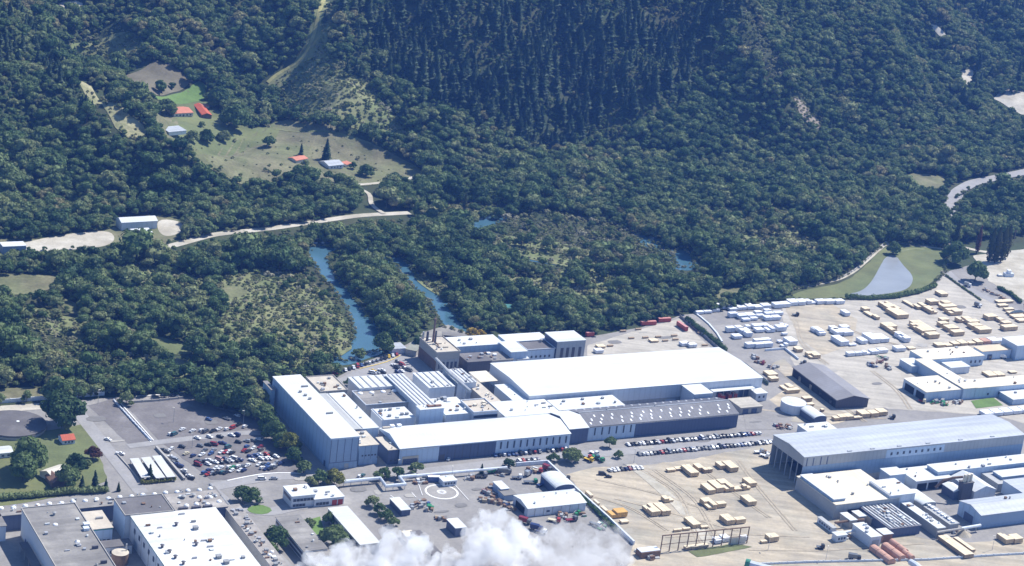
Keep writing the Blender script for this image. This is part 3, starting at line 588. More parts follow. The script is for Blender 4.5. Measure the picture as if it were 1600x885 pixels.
# worn patches and wheel tracks
M_patch = mat('patched_asphalt', (.19,.185,.18), .9, .12, .2, .9); M_patch2 = mat('pale_patch', (.36,.345,.315), .9, .12, .2, .9); M_rut = mat('wheel_ruts', (.385,.335,.255), .95, .2, .2, .9)
gp = random.Random(3)
for k, (x, y) in enumerate([(640,775),(720,790),(690,800),(590,770),(745,765),(800,725),(1010,700),(1100,690),(560,765),(470,748),(1180,660),(1225,650),(1005,520),(1040,528),(960,535),(1085,505),(250,650),(330,660),(180,690),(345,690),(390,690),(1300,580),(1370,600),(1380,640),(1440,540),(1500,480),(150,655)]):
    c = P(x, y); ww, dd = gp.uniform(4, 13), gp.uniform(2, 7); e1, e2 = np.array([math.cos(.51), math.sin(.51)]), np.array([-math.sin(.51), math.cos(.51)])
    sheet('asphalt_patch', [tuple(c[:2]+e1*a*ww+e2*b*dd) for a, b in ((-.5,-.5),(.4,-.55),(.5,.1),(.35,.5),(-.45,.45))], 4, M_patch if k % 3 else M_patch2, world=True, smooth=1, jag=.2, label='worn patch of yard surface')
for a, b, c in (((930,750),(1020,770),(1110,800)),((960,780),(1040,800),(1150,830)),((1000,735),(1060,770),(1090,850)),((1020,735),(1085,780),(1120,845)),((1090,730),(1130,760),(1200,810)),((1150,720),(1180,760),(1240,830)),((900,770),(980,790),(1040,830)),((1040,840),(1150,835),(1260,840)),((1170,860),(1280,862),(1440,850)),((1240,580),(1290,620),(1350,660)),((1360,580),(1400,610),(1420,640)),((1240,500),(1250,540),(1290,570)),((1300,500),(1330,520),(1420,545)),((1180,640),(1260,650),(1380,655))):
    for dx in (0, 5): ribbon('wheel_track', [(a[0]+dx, a[1]), (b[0]+dx, b[1]), (c[0]+dx, c[1])], 1.1, 4, M_rut, label='wheel track worn into the yard')
# lawns
sheet('lawn', [(-40,692),(60,676),(128,664),(150,690),(168,752),(120,772),(-40,800)], 2, M_gras, jag=.5, label='green lawn round the cottages')
sheet('lawn', [(384,795),(405,788),(428,797),(415,805),(392,803)], 4, M_gras2, smooth=1, label='bright green lawn by the grey drive')
sheet('lawn', [(486,812),(500,808),(506,830),(500,846),(488,842)], 4, M_gras2, label='bright green courtyard lawn between the two bar buildings')
sheet('lawn', [(1517,627),(1552,622),(1567,634),(1525,639)], 4, M_gras2, label='green rectangle of lawn at the sawmill')
sheet('grass_verge', [(1075,862),(1150,850),(1176,856),(1090,872)], 4, M_gras, jag=.5, label='green verge under the steel gantry')
# kerbs and paint
def paint(name, px, w, lvl, mt=None, label=None): return ribbon(name, px, w, lvl, mt or M_white, label=label)
def ring(name, px, py, r0, r1, lvl, mt, label, n=64):
    c = P(px, py); mb = MB(); vs = [(c[0]+r*math.cos(2*math.pi*k/n), c[1]+r*math.sin(2*math.pi*k/n), .03*lvl) for r in (r0, r1) for k in range(n)]
    mb.add(vs, [(k, (k+1) % n, n+(k+1) % n, n+k) for k in range(n)]); return tag(mb.build(name, mt), label, kind='structure')
hp = P(690, 769)
ring('helipad_ring', 690, 769, 8.5, 9.5, 5, M_white, 'white painted helipad circle')
ring('helipad_ring', 690, 769, 1.3, 2.7, 5, mat('worn_white', (.62,.63,.66), .8, .15, .5, 3), 'worn white inner ring of the helipad')
mb = MB()
for x0, x1, y0, y1 in ((-.75,-.4,-.8,.8),(.4,.75,-.8,.8),(-.4,.4,-.15,.15)): mb.add([(x0,y0,0),(x1,y0,0),(x1,y1,0),(x0,y1,0)], [(0,1,2,3)])
tag(mb.build('helipad_letter', MATS['worn_white'], None, (hp[0], hp[1], .37), R_(20)), 'letter H in the middle of the helipad', kind='structure')
for a, b in (((652,752),(660,775)),((706,752),(712,760)),((712,760),(732,782)),((610,775),(622,783)),((643,770),(650,778))): paint('yard_marking', [a, ((a[0]+b[0])/2, (a[1]+b[1])/2), b], .35, 5, label='thin white painted yard line')
paint('kerb_line', [(212,620),(250,618),(286,614)], 1.2, 5, label='white kerb line at the back of the car park')
for a, b in (((178,626),(236,692)),((184,626),(240,689))): paint('parking_line', [a, b], .6, 5, label='white line of the walkway across the car park')
paint('kerb_line', [(355,752),(400,742),(445,737),(470,741)], 1.0, 5, label='pale kerb of the car park road')
paint('yard_marking', [(562,577),(590,570),(610,566),(625,556)], .8, 5, M_yel, label='yellow lane line in the staff parking')
# ================================================ buildings
GA = R_(29.3)
M_wroof = mat('white_sheet_roof', (.63,.655,.665), .55, .05, .03, .4, tracks=(R_(90), .07), stripe=(2.2,.05,0), stain=((.62,.65,.665), .5, .04))
M_wroof2 = mat('white_deck_roof', (.60,.63,.64), .6, .07, .05, .5, tracks=(R_(90), .10), stripe=(3.0,.07,1), stain=((.60,.62,.63), .5, .05))
M_broof = mat('pale_blue_roof', (.43,.46,.50), .5, .10, .03, .5, tracks=(R_(90), .12), stripe=(4.0,.07,0), stain=((.40,.44,.50), .6, .03))
M_groof = mat('grey_sheet_roof', (.40,.41,.41), .7, .1, .05, .5, stripe=(3.2,.07,0), stain=((.30,.30,.30), .6, .05))
M_droof = mat('dark_sheet_roof', (.125,.13,.15), .6, .14, .05, .5, stripe=(3.0,.12,0), stain=((.24,.24,.26), .6, .04))
M_droof2 = mat('slate_grey_roof', (.23,.225,.235), .6, .08, .05, .5, stripe=(2.6,.08,1), stain=((.28,.29,.33), .5, .05))
M_felt = mat('grey_felt_roof', (.22,.212,.203), .9, .14, .06, .6, tracks=(0, .14), stain=((.34,.325,.30), .8, .045))
M_dfelt = mat('dark_felt_roof', (.14,.135,.14), .9, .14, .08, .7, stain=((.22,.21,.21), .6, .06))
M_tanroof = mat('sandy_flat_roof', (.52,.47,.39), .9, .12, .08, .7, stain=((.36,.33,.29), .6, .06))
M_creamroof = mat('cream_sheet_roof', (.66,.60,.48), .7, .08, .04, .5, stripe=(3.,.06,0), stain=((.72,.70,.64), .7, .04))
M_redroof = mat('red_roof', (.46,.105,.055), .7, .1, .3, 1.5, stripe=(1.2,.1,0)); M_redroof2 = mat('faded_red_roof', (.52,.20,.13), .7, .12, .3, 1.5)
M_brroof = mat('rusty_brown_roof', (.25,.15,.11), .8, .15, .3, 1.5)
M_bwall = mat('pale_blue_cladding', (.33,.44,.60), .6, .06, .05, .8, stripe=(5.2,.13,1)); M_bwall2 = mat('ice_blue_cladding', (.46,.57,.71), .6, .05, .06, .8, stripe=(3.4,.08,0))
M_wwall = mat('white_cladding', (.61,.66,.73), .6, .05, .05, .8, stripe=(4.0,.07,0), stain=((.55,.58,.62), .5, .08))
M_gwall = mat('grey_cladding', (.38,.40,.42), .65, .08, .06, .8, stripe=(3.,.1,0))
M_dwall = mat('dark_blue_cladding', (.092,.12,.20), .6, .08, .06, .8, stripe=(2.4,.1,0)); M_dwall2 = mat('charcoal_cladding', (.10,.10,.12), .7, .1, .1, .8, stripe=(2.,.1,0))
M_cwall = mat('concrete_wall', (.40,.385,.36), .9, .1, .1, .8, stain=((.30,.28,.26), .5, .1)); M_brick = mat('brown_brick', (.20,.135,.11), .9, .12, .3, 3)
M_cream = mat('cream_wall', (.60,.57,.50), .8, .06, .2, 1); M_teal = mat('teal_trim', (.06,.26,.27), .6, .1, .3, 2); M_red = mat('red_door', (.36,.05,.04), .6, .1, .5, 3)
M_glass = mat('dark_glass', (.03,.045,.07), .15, .1, .5, 2, spec=.6); M_glassd = mat('window_dark', (.06,.08,.12), .3, .1, .5, 2)
M_dark = mat('dark_opening', (.02,.022,.028), .9, .2, .3, 2); M_steel = mat('galvanised_steel', (.45,.47,.49), .45, .1, .4, 2, metal=.4); M_rust = mat('rusty_steel', (.20,.13,.09), .8, .25, .4, 2)
M_grey = mat('grey_machine', (.28,.29,.30), .6, .2, .5, 2); M_sky = mat('roof_light', (.88,.90,.92), .35, .04, 1, 3); M_mem = mat('grey_roof_light', (.36,.37,.40), .5, .1, 1, 3)
def axes(az): return np.array([math.cos(az), math.sin(az)]), np.array([-math.sin(az), math.cos(az)])
def place(A, B, C, h, az, z0=None):
    """plan rectangle from three roof corners in the photo: front left, front right, back left"""
    if z0 is None:
        a = PT(*A, h) if PT(*A, h)[1] > 1400 else P(*A, h); z0 = a[2]-h
    a, b, c = P(*A, z0+h)[:2], P(*B, z0+h)[:2], P(*C, z0+h)[:2]
    if az is None: d = a-c; az = math.atan2(d[1], d[0])+math.pi/2
    elif az == 'f': d = b-a; az = math.atan2(d[1], d[0])
    e1, e2 = axes(az); return a, z0, az, max(1., float((b-a)@e1)), max(1., float((c-a)@e2))
def bld(name, label, cat, A, B, C, h, roof='flat', dh=0, wall=None, rm=None, az=GA, z0=None, over=.35, win=(), doors=(), panels=(), lights=(), vents=(), ribs=(), para=0, openl=False, group=None, lightmat=None, trim=None, canopy=False, clutter=0, rh=.3):
    a, z0, az, L, D = place(A, B, C, h, az, z0); root = empty(name, (a[0], a[1], z0), az, label, cat, group); H = h
    # ---- walls
    w = MB(); t = .3
    if canopy:
        nx = max(2, int(L/8)+1); ny = max(2, int(D/8)+1)
        for i in range(nx):
            for j in range(ny):
                x = .3+(L-.6)*i/(nx-1); y = .3+(D-.6)*j/(ny-1); w.box(x-.12, x+.12, y-.12, y+.12, 0, H-.02)
        w.build('post', M_steel, root)
    elif openl:
        w.box(0, L, 0, t, 0, H, 0, False); w.box(0, L, D-t, D, 0, H, 0, False); w.box(L-t, L, t, D-t, 0, H, 0, False)
        w.box(0, t, t, D-t, H-openl, H, 0, False)
        if dh and roof == 'x': w.extrude_x([(0, H), (D, H), (D/2, H+dh)], L-t, L); w.extrude_x([(0, H), (D, H), (D/2, H+dh)], 0, t)
        n = 6
        for j in range(1, n): w.box(.05, .45, D*j/n-.25, D*j/n+.25, 0, H-openl)
        w.build('wall', wall, root); MB().box(t+.01, L-t-.01, t+.01, D-t-.01, .06, .1).build('floor_slab', M_dfelt, root)
    else:
        if roof == 'x': w.extrude_x([(0, 0), (D, 0), (D, H), (D/2, H+dh), (0, H)], 0, L)
        elif roof == 'y': w.extrude_y([(0, 0), (L, 0), (L, H), (L/2, H+dh), (0, H)], 0, D)
        elif roof == 'mono': w.extrude_x([(0, 0), (D, 0), (D, H+dh), (0, H)], 0, L)
        elif roof == 'monox': w.extrude_y([(0, 0), (L, 0), (L, H+dh), (0, H)], 0, D)
        elif roof == 'arch': w.extrude_y([(0, 0), (L, 0), (L, H)]+[(L/2+L/2*math.cos(q), H+dh*math.sin(q)) for q in np.linspace(.3, 2.84, 7)]+[(0, H)], 0, D)
        else: w.box(0, L, 0, D, 0, H)
        w.build('wall', wall, root)
    # ---- roof
    r = MB(); o = over
    if roof == 'x': r.extrude_x([(-o, H-o*dh*2/D+.02), (D/2, H+dh+.02), (D+o, H-o*dh*2/D+.02), (D+o, H-o*dh*2/D+rh), (D/2, H+dh+rh), (-o, H-o*dh*2/D+rh)], -o, L+o)
    elif roof == 'y': r.extrude_y([(-o, H-o*dh*2/L+.02), (L/2, H+dh+.02), (L+o, H-o*dh*2/L+.02), (L+o, H-o*dh*2/L+rh), (L/2, H+dh+rh), (-o, H-o*dh*2/L+rh)], -o, D+o)
    elif roof == 'mono': r.extrude_x([(-o, H+.02), (D+o, H+dh+.02), (D+o, H+dh+rh), (-o, H+rh)], -o, L+o)
    elif roof == 'monox': r.extrude_y([(-o, H+.02), (L+o, H+dh+.02), (L+o, H+dh+rh), (-o, H+rh)], -o, D+o)
    elif roof == 'arch':
        q = np.linspace(.15, 2.99, 11); up = [(L/2+(L/2+o)*math.cos(k), H+.05+dh*math.sin(k)) for k in q]; r.extrude_y(up+[(x, z+.2) for x, z in reversed(up)], -o, D+o)
    else: r.box(-o, L+o, -o, D+o, H+.005, H+rh)
    ro = r.build('roof', rm, root)
    if para:
        p = MB(); 
        for x0, x1, y0, y1 in ((-o,L+o,-o,-o+.4),(-o,L+o,D+o-.4,D+o),(-o,-o+.4,-o+.4,D+o-.4),(L+o-.4,L+o,-o+.4,D+o-.4)): p.box(x0, x1, y0, y1, H+rh, H+rh+para)
        p.build('parapet', trim or wall, root)
    def zr(x, y):
        if roof == 'x': return H+rh+dh*(1-abs(y-D/2)/(D/2))
        if roof == 'y': return H+rh+dh*(1-abs(x-L/2)/(L/2))
        if roof == 'mono': return H+rh+dh*y/D
        if roof == 'monox': return H+rh+dh*x/L
        if roof == 'arch': return H+.25+dh*math.sqrt(max(0, 1-((x-L/2)/(L/2))**2))
        return H+rh
    def side_box(mb, side, u0, u1, za, zb, d=.08, off=.0):
        if side == 'f': mb.box(u0*L, u1*L, -d-off, -.003-off, za, zb)
        elif side == 'b': mb.box(u0*L, u1*L, D+.003+off, D+d+off, za, zb)
        elif side == 'l': mb.box(-d-off, -.003-off, u0*D, u1*D, za, zb)
        else: mb.box(L+.003+off, L+d+off, u0*D, u1*D, za, zb)
        return mb
    for sd_, u0, u1, za, zb, mt_, nm in panels: side_box(MB(), sd_, u0, u1, za, zb, .1).build(nm, mt_, root)
    for sd_, u0, u1, n, za, zb, wd in win:                        # a row of n windows of width wd
        ln = L if sd_ in 'fb' else D
        for k in range(n):
            c = u0+(u1-u0)*(k+.5)/n; fr = side_box(MB(), sd_, c-wd/2/ln, c+wd/2/ln, za, zb, .16, .1).build('window', M_glassd, root)
    for sd_, u0, u1, za, zb, mt_ in doors: side_box(MB(), sd_, u0, u1, za, zb, .14, .1).build('door', mt_, root)
    for u_, v_, a_, b_ in lights:                                # roof lights, laid on the slope
        x, y = u_*L, v_*D; z = zr(x, y); s = (zr(x, y+b_/2)-zr(x, y-b_/2))/b_; q = MB()
        q.add([(x-a_/2, y-b_/2, z-s*b_/2+.02), (x+a_/2, y-b_/2, z-s*b_/2+.02), (x+a_/2, y+b_/2, z+s*b_/2+.02), (x-a_/2, y+b_/2, z+s*b_/2+.02), (x-a_/2, y-b_/2, z-s*b_/2+.14), (x+a_/2, y-b_/2, z-s*b_/2+.14), (x+a_/2, y+b_/2, z+s*b_/2+.14), (x-a_/2, y+b_/2, z+s*b_/2+.14)],
              [(0,1,5,4),(1,2,6,5),(2,3,7,6),(3,0,4,7),(4,5,6,7)]); q.build('skylight', (lightmat or M_sky), ro)
    cg = random.Random(int(A[0]*13+A[1]*7)); vents = list(vents)
    for k in range(clutter):
        kd = cg.choice(['box','box','pipe','duct','cowl']); vents.append((cg.uniform(.08,.92), cg.uniform(.08,.92), kd, {'box': cg.uniform(.9,1.9), 'pipe': .6, 'duct': .8, 'cowl': 1.2}[kd], cg.uniform(.5,1.2), cg.choice([M_grey, M_steel, M_mem, M_rust, M_wroof2])))
    for v_ in vents:                                              # u, v, kind, size, height, material
        u_, vv, kd, sz, hh, mt_ = v_; x, y = u_*L, vv*D; z = zr(x, y)-.02; q = MB()
        if kd == 'box': q.box(x-sz/2, x+sz/2, y-sz/2, y+sz/2, z, z+hh); q.box(x-sz/2-.15, x+sz/2+.15, y-sz/2-.15, y+sz/2+.15, z+hh, z+hh+.15)
        elif kd == 'dome':
            for k in range(4): a0, a1 = k*.38, (k+1)*.38; q.tube([(x,y,z+hh*math.sin(a0)),(x,y,z+hh*math.sin(a1))], sz/2*math.cos(a0), 10, 0, sz/2*math.cos(a1)+.01)
        elif kd == 'cowl': q.cyl(x, y, z, z+hh, sz*.35, 8); q.cyl(x, y, z+hh, z+hh+.4, sz*.6, 8, 0, sz*.2)
        elif kd == 'pipe': q.cyl(x, y, z, z+hh, sz/2, 10)
        elif kd == 'duct': q.box(x-sz*1.5, x+sz*1.5, y-sz/2, y+sz/2, z, z+hh)
        q.build({'box':'roof_vent','dome':'roof_dome','cowl':'roof_cowl','pipe':'flue','duct':'roof_duct'}[kd], mt_, ro)
    for u_, wd, hh, mt_ in ribs: MB().box(u_*L-wd/2, u_*L+wd/2, .1, D-.1, H+rh, H+rh+hh).build('roof_gutter', mt_, ro)
    if trim is not None and not para: 
        for sd_ in 'fl': side_box(MB(), sd_, 0, 1, H-.7, H-.02, .2).build('fascia', trim, root)
    return dict(root=root, L=L, D=D, H=H, az=az, a=a, z0=z0)
def V(kd, *pts, sz=1.4, hh=.9, mt=None): return [(u, v, kd, sz, hh, mt or M_grey) for u, v in pts]
# ---- tall mill with the long blue side wall
bld('tall_mill', 'tall pale blue mill block with a long shaded side wall and a white roof', 'factory', (517.6,686),(561.8,681.9),(426,589.3), 19.3, wall=M_bwall, rm=M_wroof, para=.0, trim=M_bwall2,
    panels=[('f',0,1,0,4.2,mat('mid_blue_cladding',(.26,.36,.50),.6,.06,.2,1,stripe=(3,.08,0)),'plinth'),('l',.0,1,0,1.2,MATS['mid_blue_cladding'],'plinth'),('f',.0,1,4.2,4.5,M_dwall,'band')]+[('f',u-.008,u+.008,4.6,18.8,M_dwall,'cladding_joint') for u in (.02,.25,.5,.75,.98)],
    vents=V('box',(.42,.72),(.48,.66),(.52,.60),mt=M_grey)+V('duct',(.75,.80),(.72,.36),sz=1.3,mt=M_grey), doors=[('l',.05,.075,0,3.5,M_dwall),('f',.55,.7,0,3.2,M_gwall)])
bld('mill_annex', 'lower blue annex at the far end of the tall mill', 'factory', (424,610),(430,609.4),(410,596.5), 15, wall=M_bwall, rm=M_felt)
bld('mill_annex', 'lower sandy roofed annex with a blue front at the right of the tall mill', 'factory', (562.3,697.5),(592.3,695.5),(549,676), 12, clutter=4, wall=M_bwall, rm=M_tanroof,
    panels=[('f',0,1,0,3.6,MATS['mid_blue_cladding'],'plinth'),('f',.97,1,3.6,11.6,M_dwall,'cladding_joint'),('f',.3,.31,3.6,11.6,M_dwall,'cladding_joint'),('f',.62,.63,3.6,11.6,M_dwall,'cladding_joint')], win=[('f',.1,.95,5,5.5,6.4,.9)])
bld('mill_annex', 'small low grey blue block between the sandy annex and the front warehouse', 'factory', (607,704),(625,702.5),(592,684), 9, clutter=2, wall=M_dwall, rm=M_tanroof, win=[('f',.1,.9,2,2,3,1.4)])
bld('flat_roof_hall', 'sandy flat roofed hall behind the tall mill by the river parking', 'factory', (501,613.5),(541,608.5),(477.5,590.5), 9, clutter=8, wall=M_cwall, rm=M_tanroof, para=.5, vents=V('box',(.3,.5),(.75,.8),(.8,.3),mt=M_grey))
bld('mill_roof_strip', 'narrow white roofed strip along the right side of the tall mill', 'factory', (552,671.5),(562.5,670.5),(500.5,616), 13, wall=M_gwall, rm=M_groof)
bld('white_roof_hall', 'white roofed hall right of the tall mill', 'factory', (563,671),(589,666),(512,616), 12.5, clutter=3, wall=M_wwall, rm=M_wroof, ribs=[(.12,.7,.2,M_grey)], panels=[('f',0,1,0,11,M_wwall,'gable_panel')])
# ---- ribbed roof halls
RB = lambda n: [((k+.5)/n, .8, .35, M_mem) for k in range(n)]
bld('ribbed_roof_hall', 'ribbed white roofed hall behind the grey domed roof', 'factory', (562,607.5),(622,603.5),(549,590), 11, wall=M_wwall, rm=M_wroof2, ribs=RB(5))
bld('domed_roof_hall', 'low grey roofed hall with a row of round roof domes', 'factory', (572,634.5),(648,630),(551,613), 9, clutter=4, wall=M_gwall, rm=M_felt, para=.6, trim=M_wwall, vents=V('dome',(.12,.84),(.36,.84),(.6,.84),(.84,.84),sz=3.4,hh=1.0,mt=M_sky))
bld('ribbed_roof_hall', 'long narrow ribbed white roof running back from the white block', 'factory', (654,635),(681,633),(611,586), 12.5, wall=M_wwall, rm=M_wroof2, ribs=RB(4))
bld('ribbed_roof_hall', 'middle ribbed white roof left of the overhead conveyor', 'factory', (671,607),(711,604),(648.6,583.6), 12, clutter=2, wall=M_wwall, rm=M_wroof2, ribs=RB(4), vents=V('dome',(.2,.06),(.75,.06),sz=2,hh=.7,mt=M_grey))
bld('ribbed_roof_hall', 'ribbed white roof right of the overhead conveyor', 'factory', (715,599.5),(744,597),(697,578.5), 12.5, clutter=3, wall=M_wwall, rm=M_wroof2, ribs=RB(5), vents=V('cowl',(.6,.95),(.5,.05),sz=1.4,hh=1,mt=M_grey))
bld('loading_canopy', 'cream canopy on posts beside the ribbed roof', 'canopy', (751,597.5),(771,590.5),(737,582), 9, rm=M_creamroof, canopy=True)
bld('flat_roof_hall', 'low white flat roofed block with dark vents in front of the domed roof', 'factory', (597,657),(648,652.5),(581,640.5), 10, clutter=6, wall=M_wwall, rm=M_wroof, vents=V('box',(.2,.75),(.5,.8),(.3,.25),(.7,.3),(.85,.3),sz=1.6,hh=1.2,mt=M_grey), ribs=[(.04,.6,.5,M_wwall)])
bld('white_block', 'plain pale grey block standing taller than the white roofs around it', 'factory', (657,641),(695.5,639.5),(652,635), 15.5, clutter=3, wall=M_bwall2, rm=M_wroof, vents=V('duct',(.55,.5),(.8,.5),sz=1.6,hh=1,mt=M_brroof))
bld('white_block', 'low white roofed block right of the pale grey block', 'factory', (697,649),(739,645),(676,624), 10.5, clutter=8, wall=M_wwall, rm=M_wroof, vents=V('cowl',(.25,.9),(.4,.95),(.1,.8),sz=1.8,hh=1.2,mt=M_grey)+V('box',(.5,.9),sz=2.4,hh=1.6,mt=M_steel))
bld('control_building', 'sandy flat roofed building with a dark band of windows', 'factory', (740.5,646),(777,642.5),(720,627.5), 12, clutter=7, wall=M_wwall, rm=M_tanroof, para=.7, win=[('f',.04,.96,9,8.6,10.4,3.0)], vents=V('box',(.35,.55),(.7,.5),(.8,.7),sz=1.8,hh=1,mt=M_creamroof))
bld('flat_roof_hall', 'long sandy roofed wing beside the white warehouse', 'factory', (763,630),(780,626),(738,597), 8.5, clutter=8, wall=M_cwall, rm=M_tanroof, vents=V('cowl',(.3,.8),(.6,.75),sz=1.8,hh=1.3,mt=M_grey)+V('box',(.6,.35),sz=1.6,hh=1,mt=M_creamroof))
bld('white_store', 'small narrow white store beside the left end of the big white warehouse', 'store', (801,626),(823.5,623.5),(783,601.6), 9.5, wall=M_bwall2, rm=M_wroof, vents=V('pipe',(.5,.3),(.6,.75),sz=.7,hh=.6,mt=M_grey))
bld('roof_terrace', 'wide white flat roof behind the long front warehouse', 'factory', (790,652),(872,643),(776,629), 10, clutter=5, wall=M_wwall, rm=M_wroof, vents=V('pipe',(.55,.5),(.45,.3),(.7,.5),sz=.6,hh=.6,mt=M_grey)+V('duct',(.9,.65),(.95,.4),sz=.9,hh=.8,mt=M_grey))
bld('roof_terrace', 'white flat roof with three dark vents behind the black roofed warehouse', 'factory', (874,642),(977,634.5),(861,626), 10, clutter=4, wall=M_wwall, rm=M_wroof, vents=V('box',(.2,.75),(.5,.8),(.8,.75),sz=1.5,hh=.9,mt=M_grey))
# ---- long front warehouse
fw = bld('front_warehouse', 'long white roofed warehouse along the front road with a dark wall section', 'warehouse', (625,702),(890,676.6),(597.3,669.5), 9.8, roof='x', dh=3.0, wall=M_bwall2, rm=M_wroof,
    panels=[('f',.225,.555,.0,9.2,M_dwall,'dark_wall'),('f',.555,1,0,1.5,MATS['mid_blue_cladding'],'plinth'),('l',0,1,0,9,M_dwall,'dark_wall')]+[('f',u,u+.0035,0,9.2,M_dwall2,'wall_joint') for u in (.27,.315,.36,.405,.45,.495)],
    win=[('f',.565,.995,11,4.2,8.6,.9)], vents=V('box',(.07,.98),(.11,.98),sz=2.2,hh=1.3,mt=M_sky)+V('duct',(.03,.93),sz=1.6,hh=1,mt=M_tanroof), doors=[('f',.23,.26,0,4,M_dwall2)])
bld('front_warehouse', 'short dark walled end of the white front warehouse', 'warehouse', (890,671.2),(920,668.5),(866,644.2), 9.8, roof='x', dh=3.0, wall=M_dwall, rm=M_wroof)
bld('entrance_block', 'pale blue entrance block projecting from the left end of the front warehouse', 'factory', (627,704),(684,699.5),(625,701.8), 9.0, wall=M_bwall2, rm=M_wroof, doors=[('f',.05,.5,0,5.0,M_tanroof),('f',.07,.48,0,3.4,M_dwall)], z0=0)
# ---- black roofed warehouse
sk = []
g_ = random.Random(4)
for row, v_ in enumerate((.10,.22,.34)):
    for k in range(15):
        if g_.random() < .86: sk.append((.015+.97*(k+.25+.3*row)/15+g_.uniform(-.008,.008), v_+g_.uniform(-.01,.01), 1.0, 2.0))
bw = bld('black_roof_warehouse', 'dark roofed gable warehouse with rows of white roof lights', 'warehouse', (920,667.5),(1162,652.5),(889,641), 9.4, roof='x', dh=3.6, wall=M_dwall, rm=M_droof, lights=sk,
    panels=[('f',0,.305,0,9.0,M_bwall2,'light_wall')], win=[('f',.02,.30,6,3.6,8.4,.9)], vents=[((k+.5)/19, .86, 'dome', 2.3, .6, M_mem) for k in range(19)]+V('pipe',(.18,.52),(.5,.52),sz=.8,hh=1.2,mt=M_grey), trim=M_steel)
MB().box(-.4, bw['L']+.4, bw['D']/2-.35, bw['D']/2+.35, 13.2, 13.5).build('ridge_cap', M_steel, bw['root'])
# ---- big white warehouse
bld('white_warehouse', 'huge white roofed warehouse in the middle of the site', 'warehouse', (827.5,619.5),(1198.3,595),(765,568.5), 12.5, roof='x', dh=1.2, wall=M_wwall, rm=M_wroof, panels=[('l',0,1,0,3,M_bwall2,'plinth'),('f',.35,.66,0,4,M_gwall,'plinth')], doors=[('f',.8,.86,0,5,M_dwall),('f',.9,.95,0,5,M_dwall)])
bld('loading_block', 'white block projecting from the front of the big white warehouse', 'warehouse', (1085,617),(1113.5,614.5),(1071.5,602.5), 11.8, wall=M_wwall, rm=M_wroof, z0=0)
bld('loading_canopy', 'thin white canopy on posts over the red trailers', 'canopy', (1115,612.8),(1178,606.5),(1110,608), 7.5, rm=M_wroof, canopy=True)
bld('gatehouse', 'small white cabin at the right corner of the big white warehouse', 'cabin', (1182,616),(1196,612.5),(1175,607), 5.5, wall=M_wwall, rm=M_wroof, win=[('f',.1,.9,2,2.5,4,1.2)])
bld('loading_dock', 'pale concrete roofed dock beside the black roofed warehouse', 'dock', (1158,638),(1190,634),(1150,623), 4.5, wall=M_cwall, rm=M_conc, doors=[('f',.1,.35,0,3.5,M_dwall),('f',.5,.75,0,3.5,M_dwall)])
# ---- back buildings by the river
bh = bld('boiler_house', 'concrete boiler house with brown chimneys on its sandy roof', 'factory', (683,552.5),(717.5,549),(657,529), 13, clutter=6, wall=M_cwall, rm=M_tanroof, para=.6,
    panels=[('l',0,1,0,7.6,M_brick,'brick_wall'),('f',0,.98,0,8.2,M_gwall,'recessed_wall')]+[('f',u,u+.03,0,8.2,M_cwall,'pier') for u in (.02,.3,.48,.78)], win=[('f',.06,.95,5,2,6.5,1.6)], vents=V('duct',(.5,.55),(.6,.3),sz=1.1,hh=.8,mt=M_tanroof))
for (u_, v_, hh, r, mt_, nm) in ((.36,.72,16,.75,M_brick,'chimney'),(.16,.80,6.5,.9,M_dwall2,'chimney'),(.34,.58,9,.7,M_dwall2,'chimney'),(.08,.93,5,.8,M_steel,'chimney')):
    x, y = u_*bh['L'], v_*bh['D']; MB().tube([(x,y,13.25),(x,y,13.3+hh)], r, 10, 0, r*.85).build(nm, mt_, bh['root'])
MB().tube([(.34*bh['L'],.58*bh['D'],14.5),(.36*bh['L'],.45*bh['D'],14.2),(.30*bh['L'],.30*bh['D'],13.6)], .45, 8).build('flue', M_rust, bh['root'])
bld('river_wing', 'long white roofed wing with a white back wall along the river bank', 'factory', (706,543),(788,538.5),(694,528.5), 10, clutter=5, wall=M_bwall2, rm=M_wroof, z0=0)
bld('river_wing', 'white roofed wing between the dark roof and the river', 'factory', (792,535),(856,530.5),(782,524), 9.8, wall=M_bwall2, rm=M_wroof, z0=0)
bld('link_block', 'white block stepping forward from the white river wing', 'factory', (799,551),(823,548.5),(786,534.5), 11, wall=M_bwall2, rm=M_wroof2, win=[('f',.1,.9,2,2,3.6,1.4)])
bld('dark_roof_hall', 'low dark roofed hall in front of the long white river wing', 'factory', (731,566.5),(768,564),(719,553.5), 7.5, clutter=6, wall=M_dwall2, rm=M_dfelt, vents=V('box',(.3,.5),sz=1.5,hh=1,mt=M_steel))
bld('gravel_roof_hall', 'low gravel roofed hall left of the white link block', 'factory', (768,564.5),(800,560.5),(757,552), 6.8, clutter=6, wall=M_gwall, rm=M_felt, vents=V('box',(.2,.8),(.4,.6),sz=2,hh=1,mt=M_sky))
bld('dark_roof_hall', 'flat dark roofed hall with a pale blue front beside the tall grey block', 'factory', (824,548),(867,545),(809.5,534.5), 9, wall=M_bwall2, rm=M_dfelt, para=.4, trim=M_wwall, vents=V('cowl',(.8,.8),sz=2,hh=1.6,mt=M_grey), win=[('f',.1,.9,5,3.5,5,1.2)])
bld('plant_room', 'small white plant room in front of the link block', 'plant room', (808,562),(826,560.5),(805,557), 6, wall=M_wwall, rm=M_wroof)
bld('tall_grey_block', 'tall grey walled block with a pale roof at the end of the river wing', 'factory', (871,534.8),(916,532.3),(855,520), 14, wall=M_gwall, rm=M_wroof2, panels=[('l',0,1,0,13.4,M_dwall,'dark_wall')]+[('f',u,u+.1,1,9.5,M_dwall2,'dark_panel') for u in (.15,.35,.55,.78)])
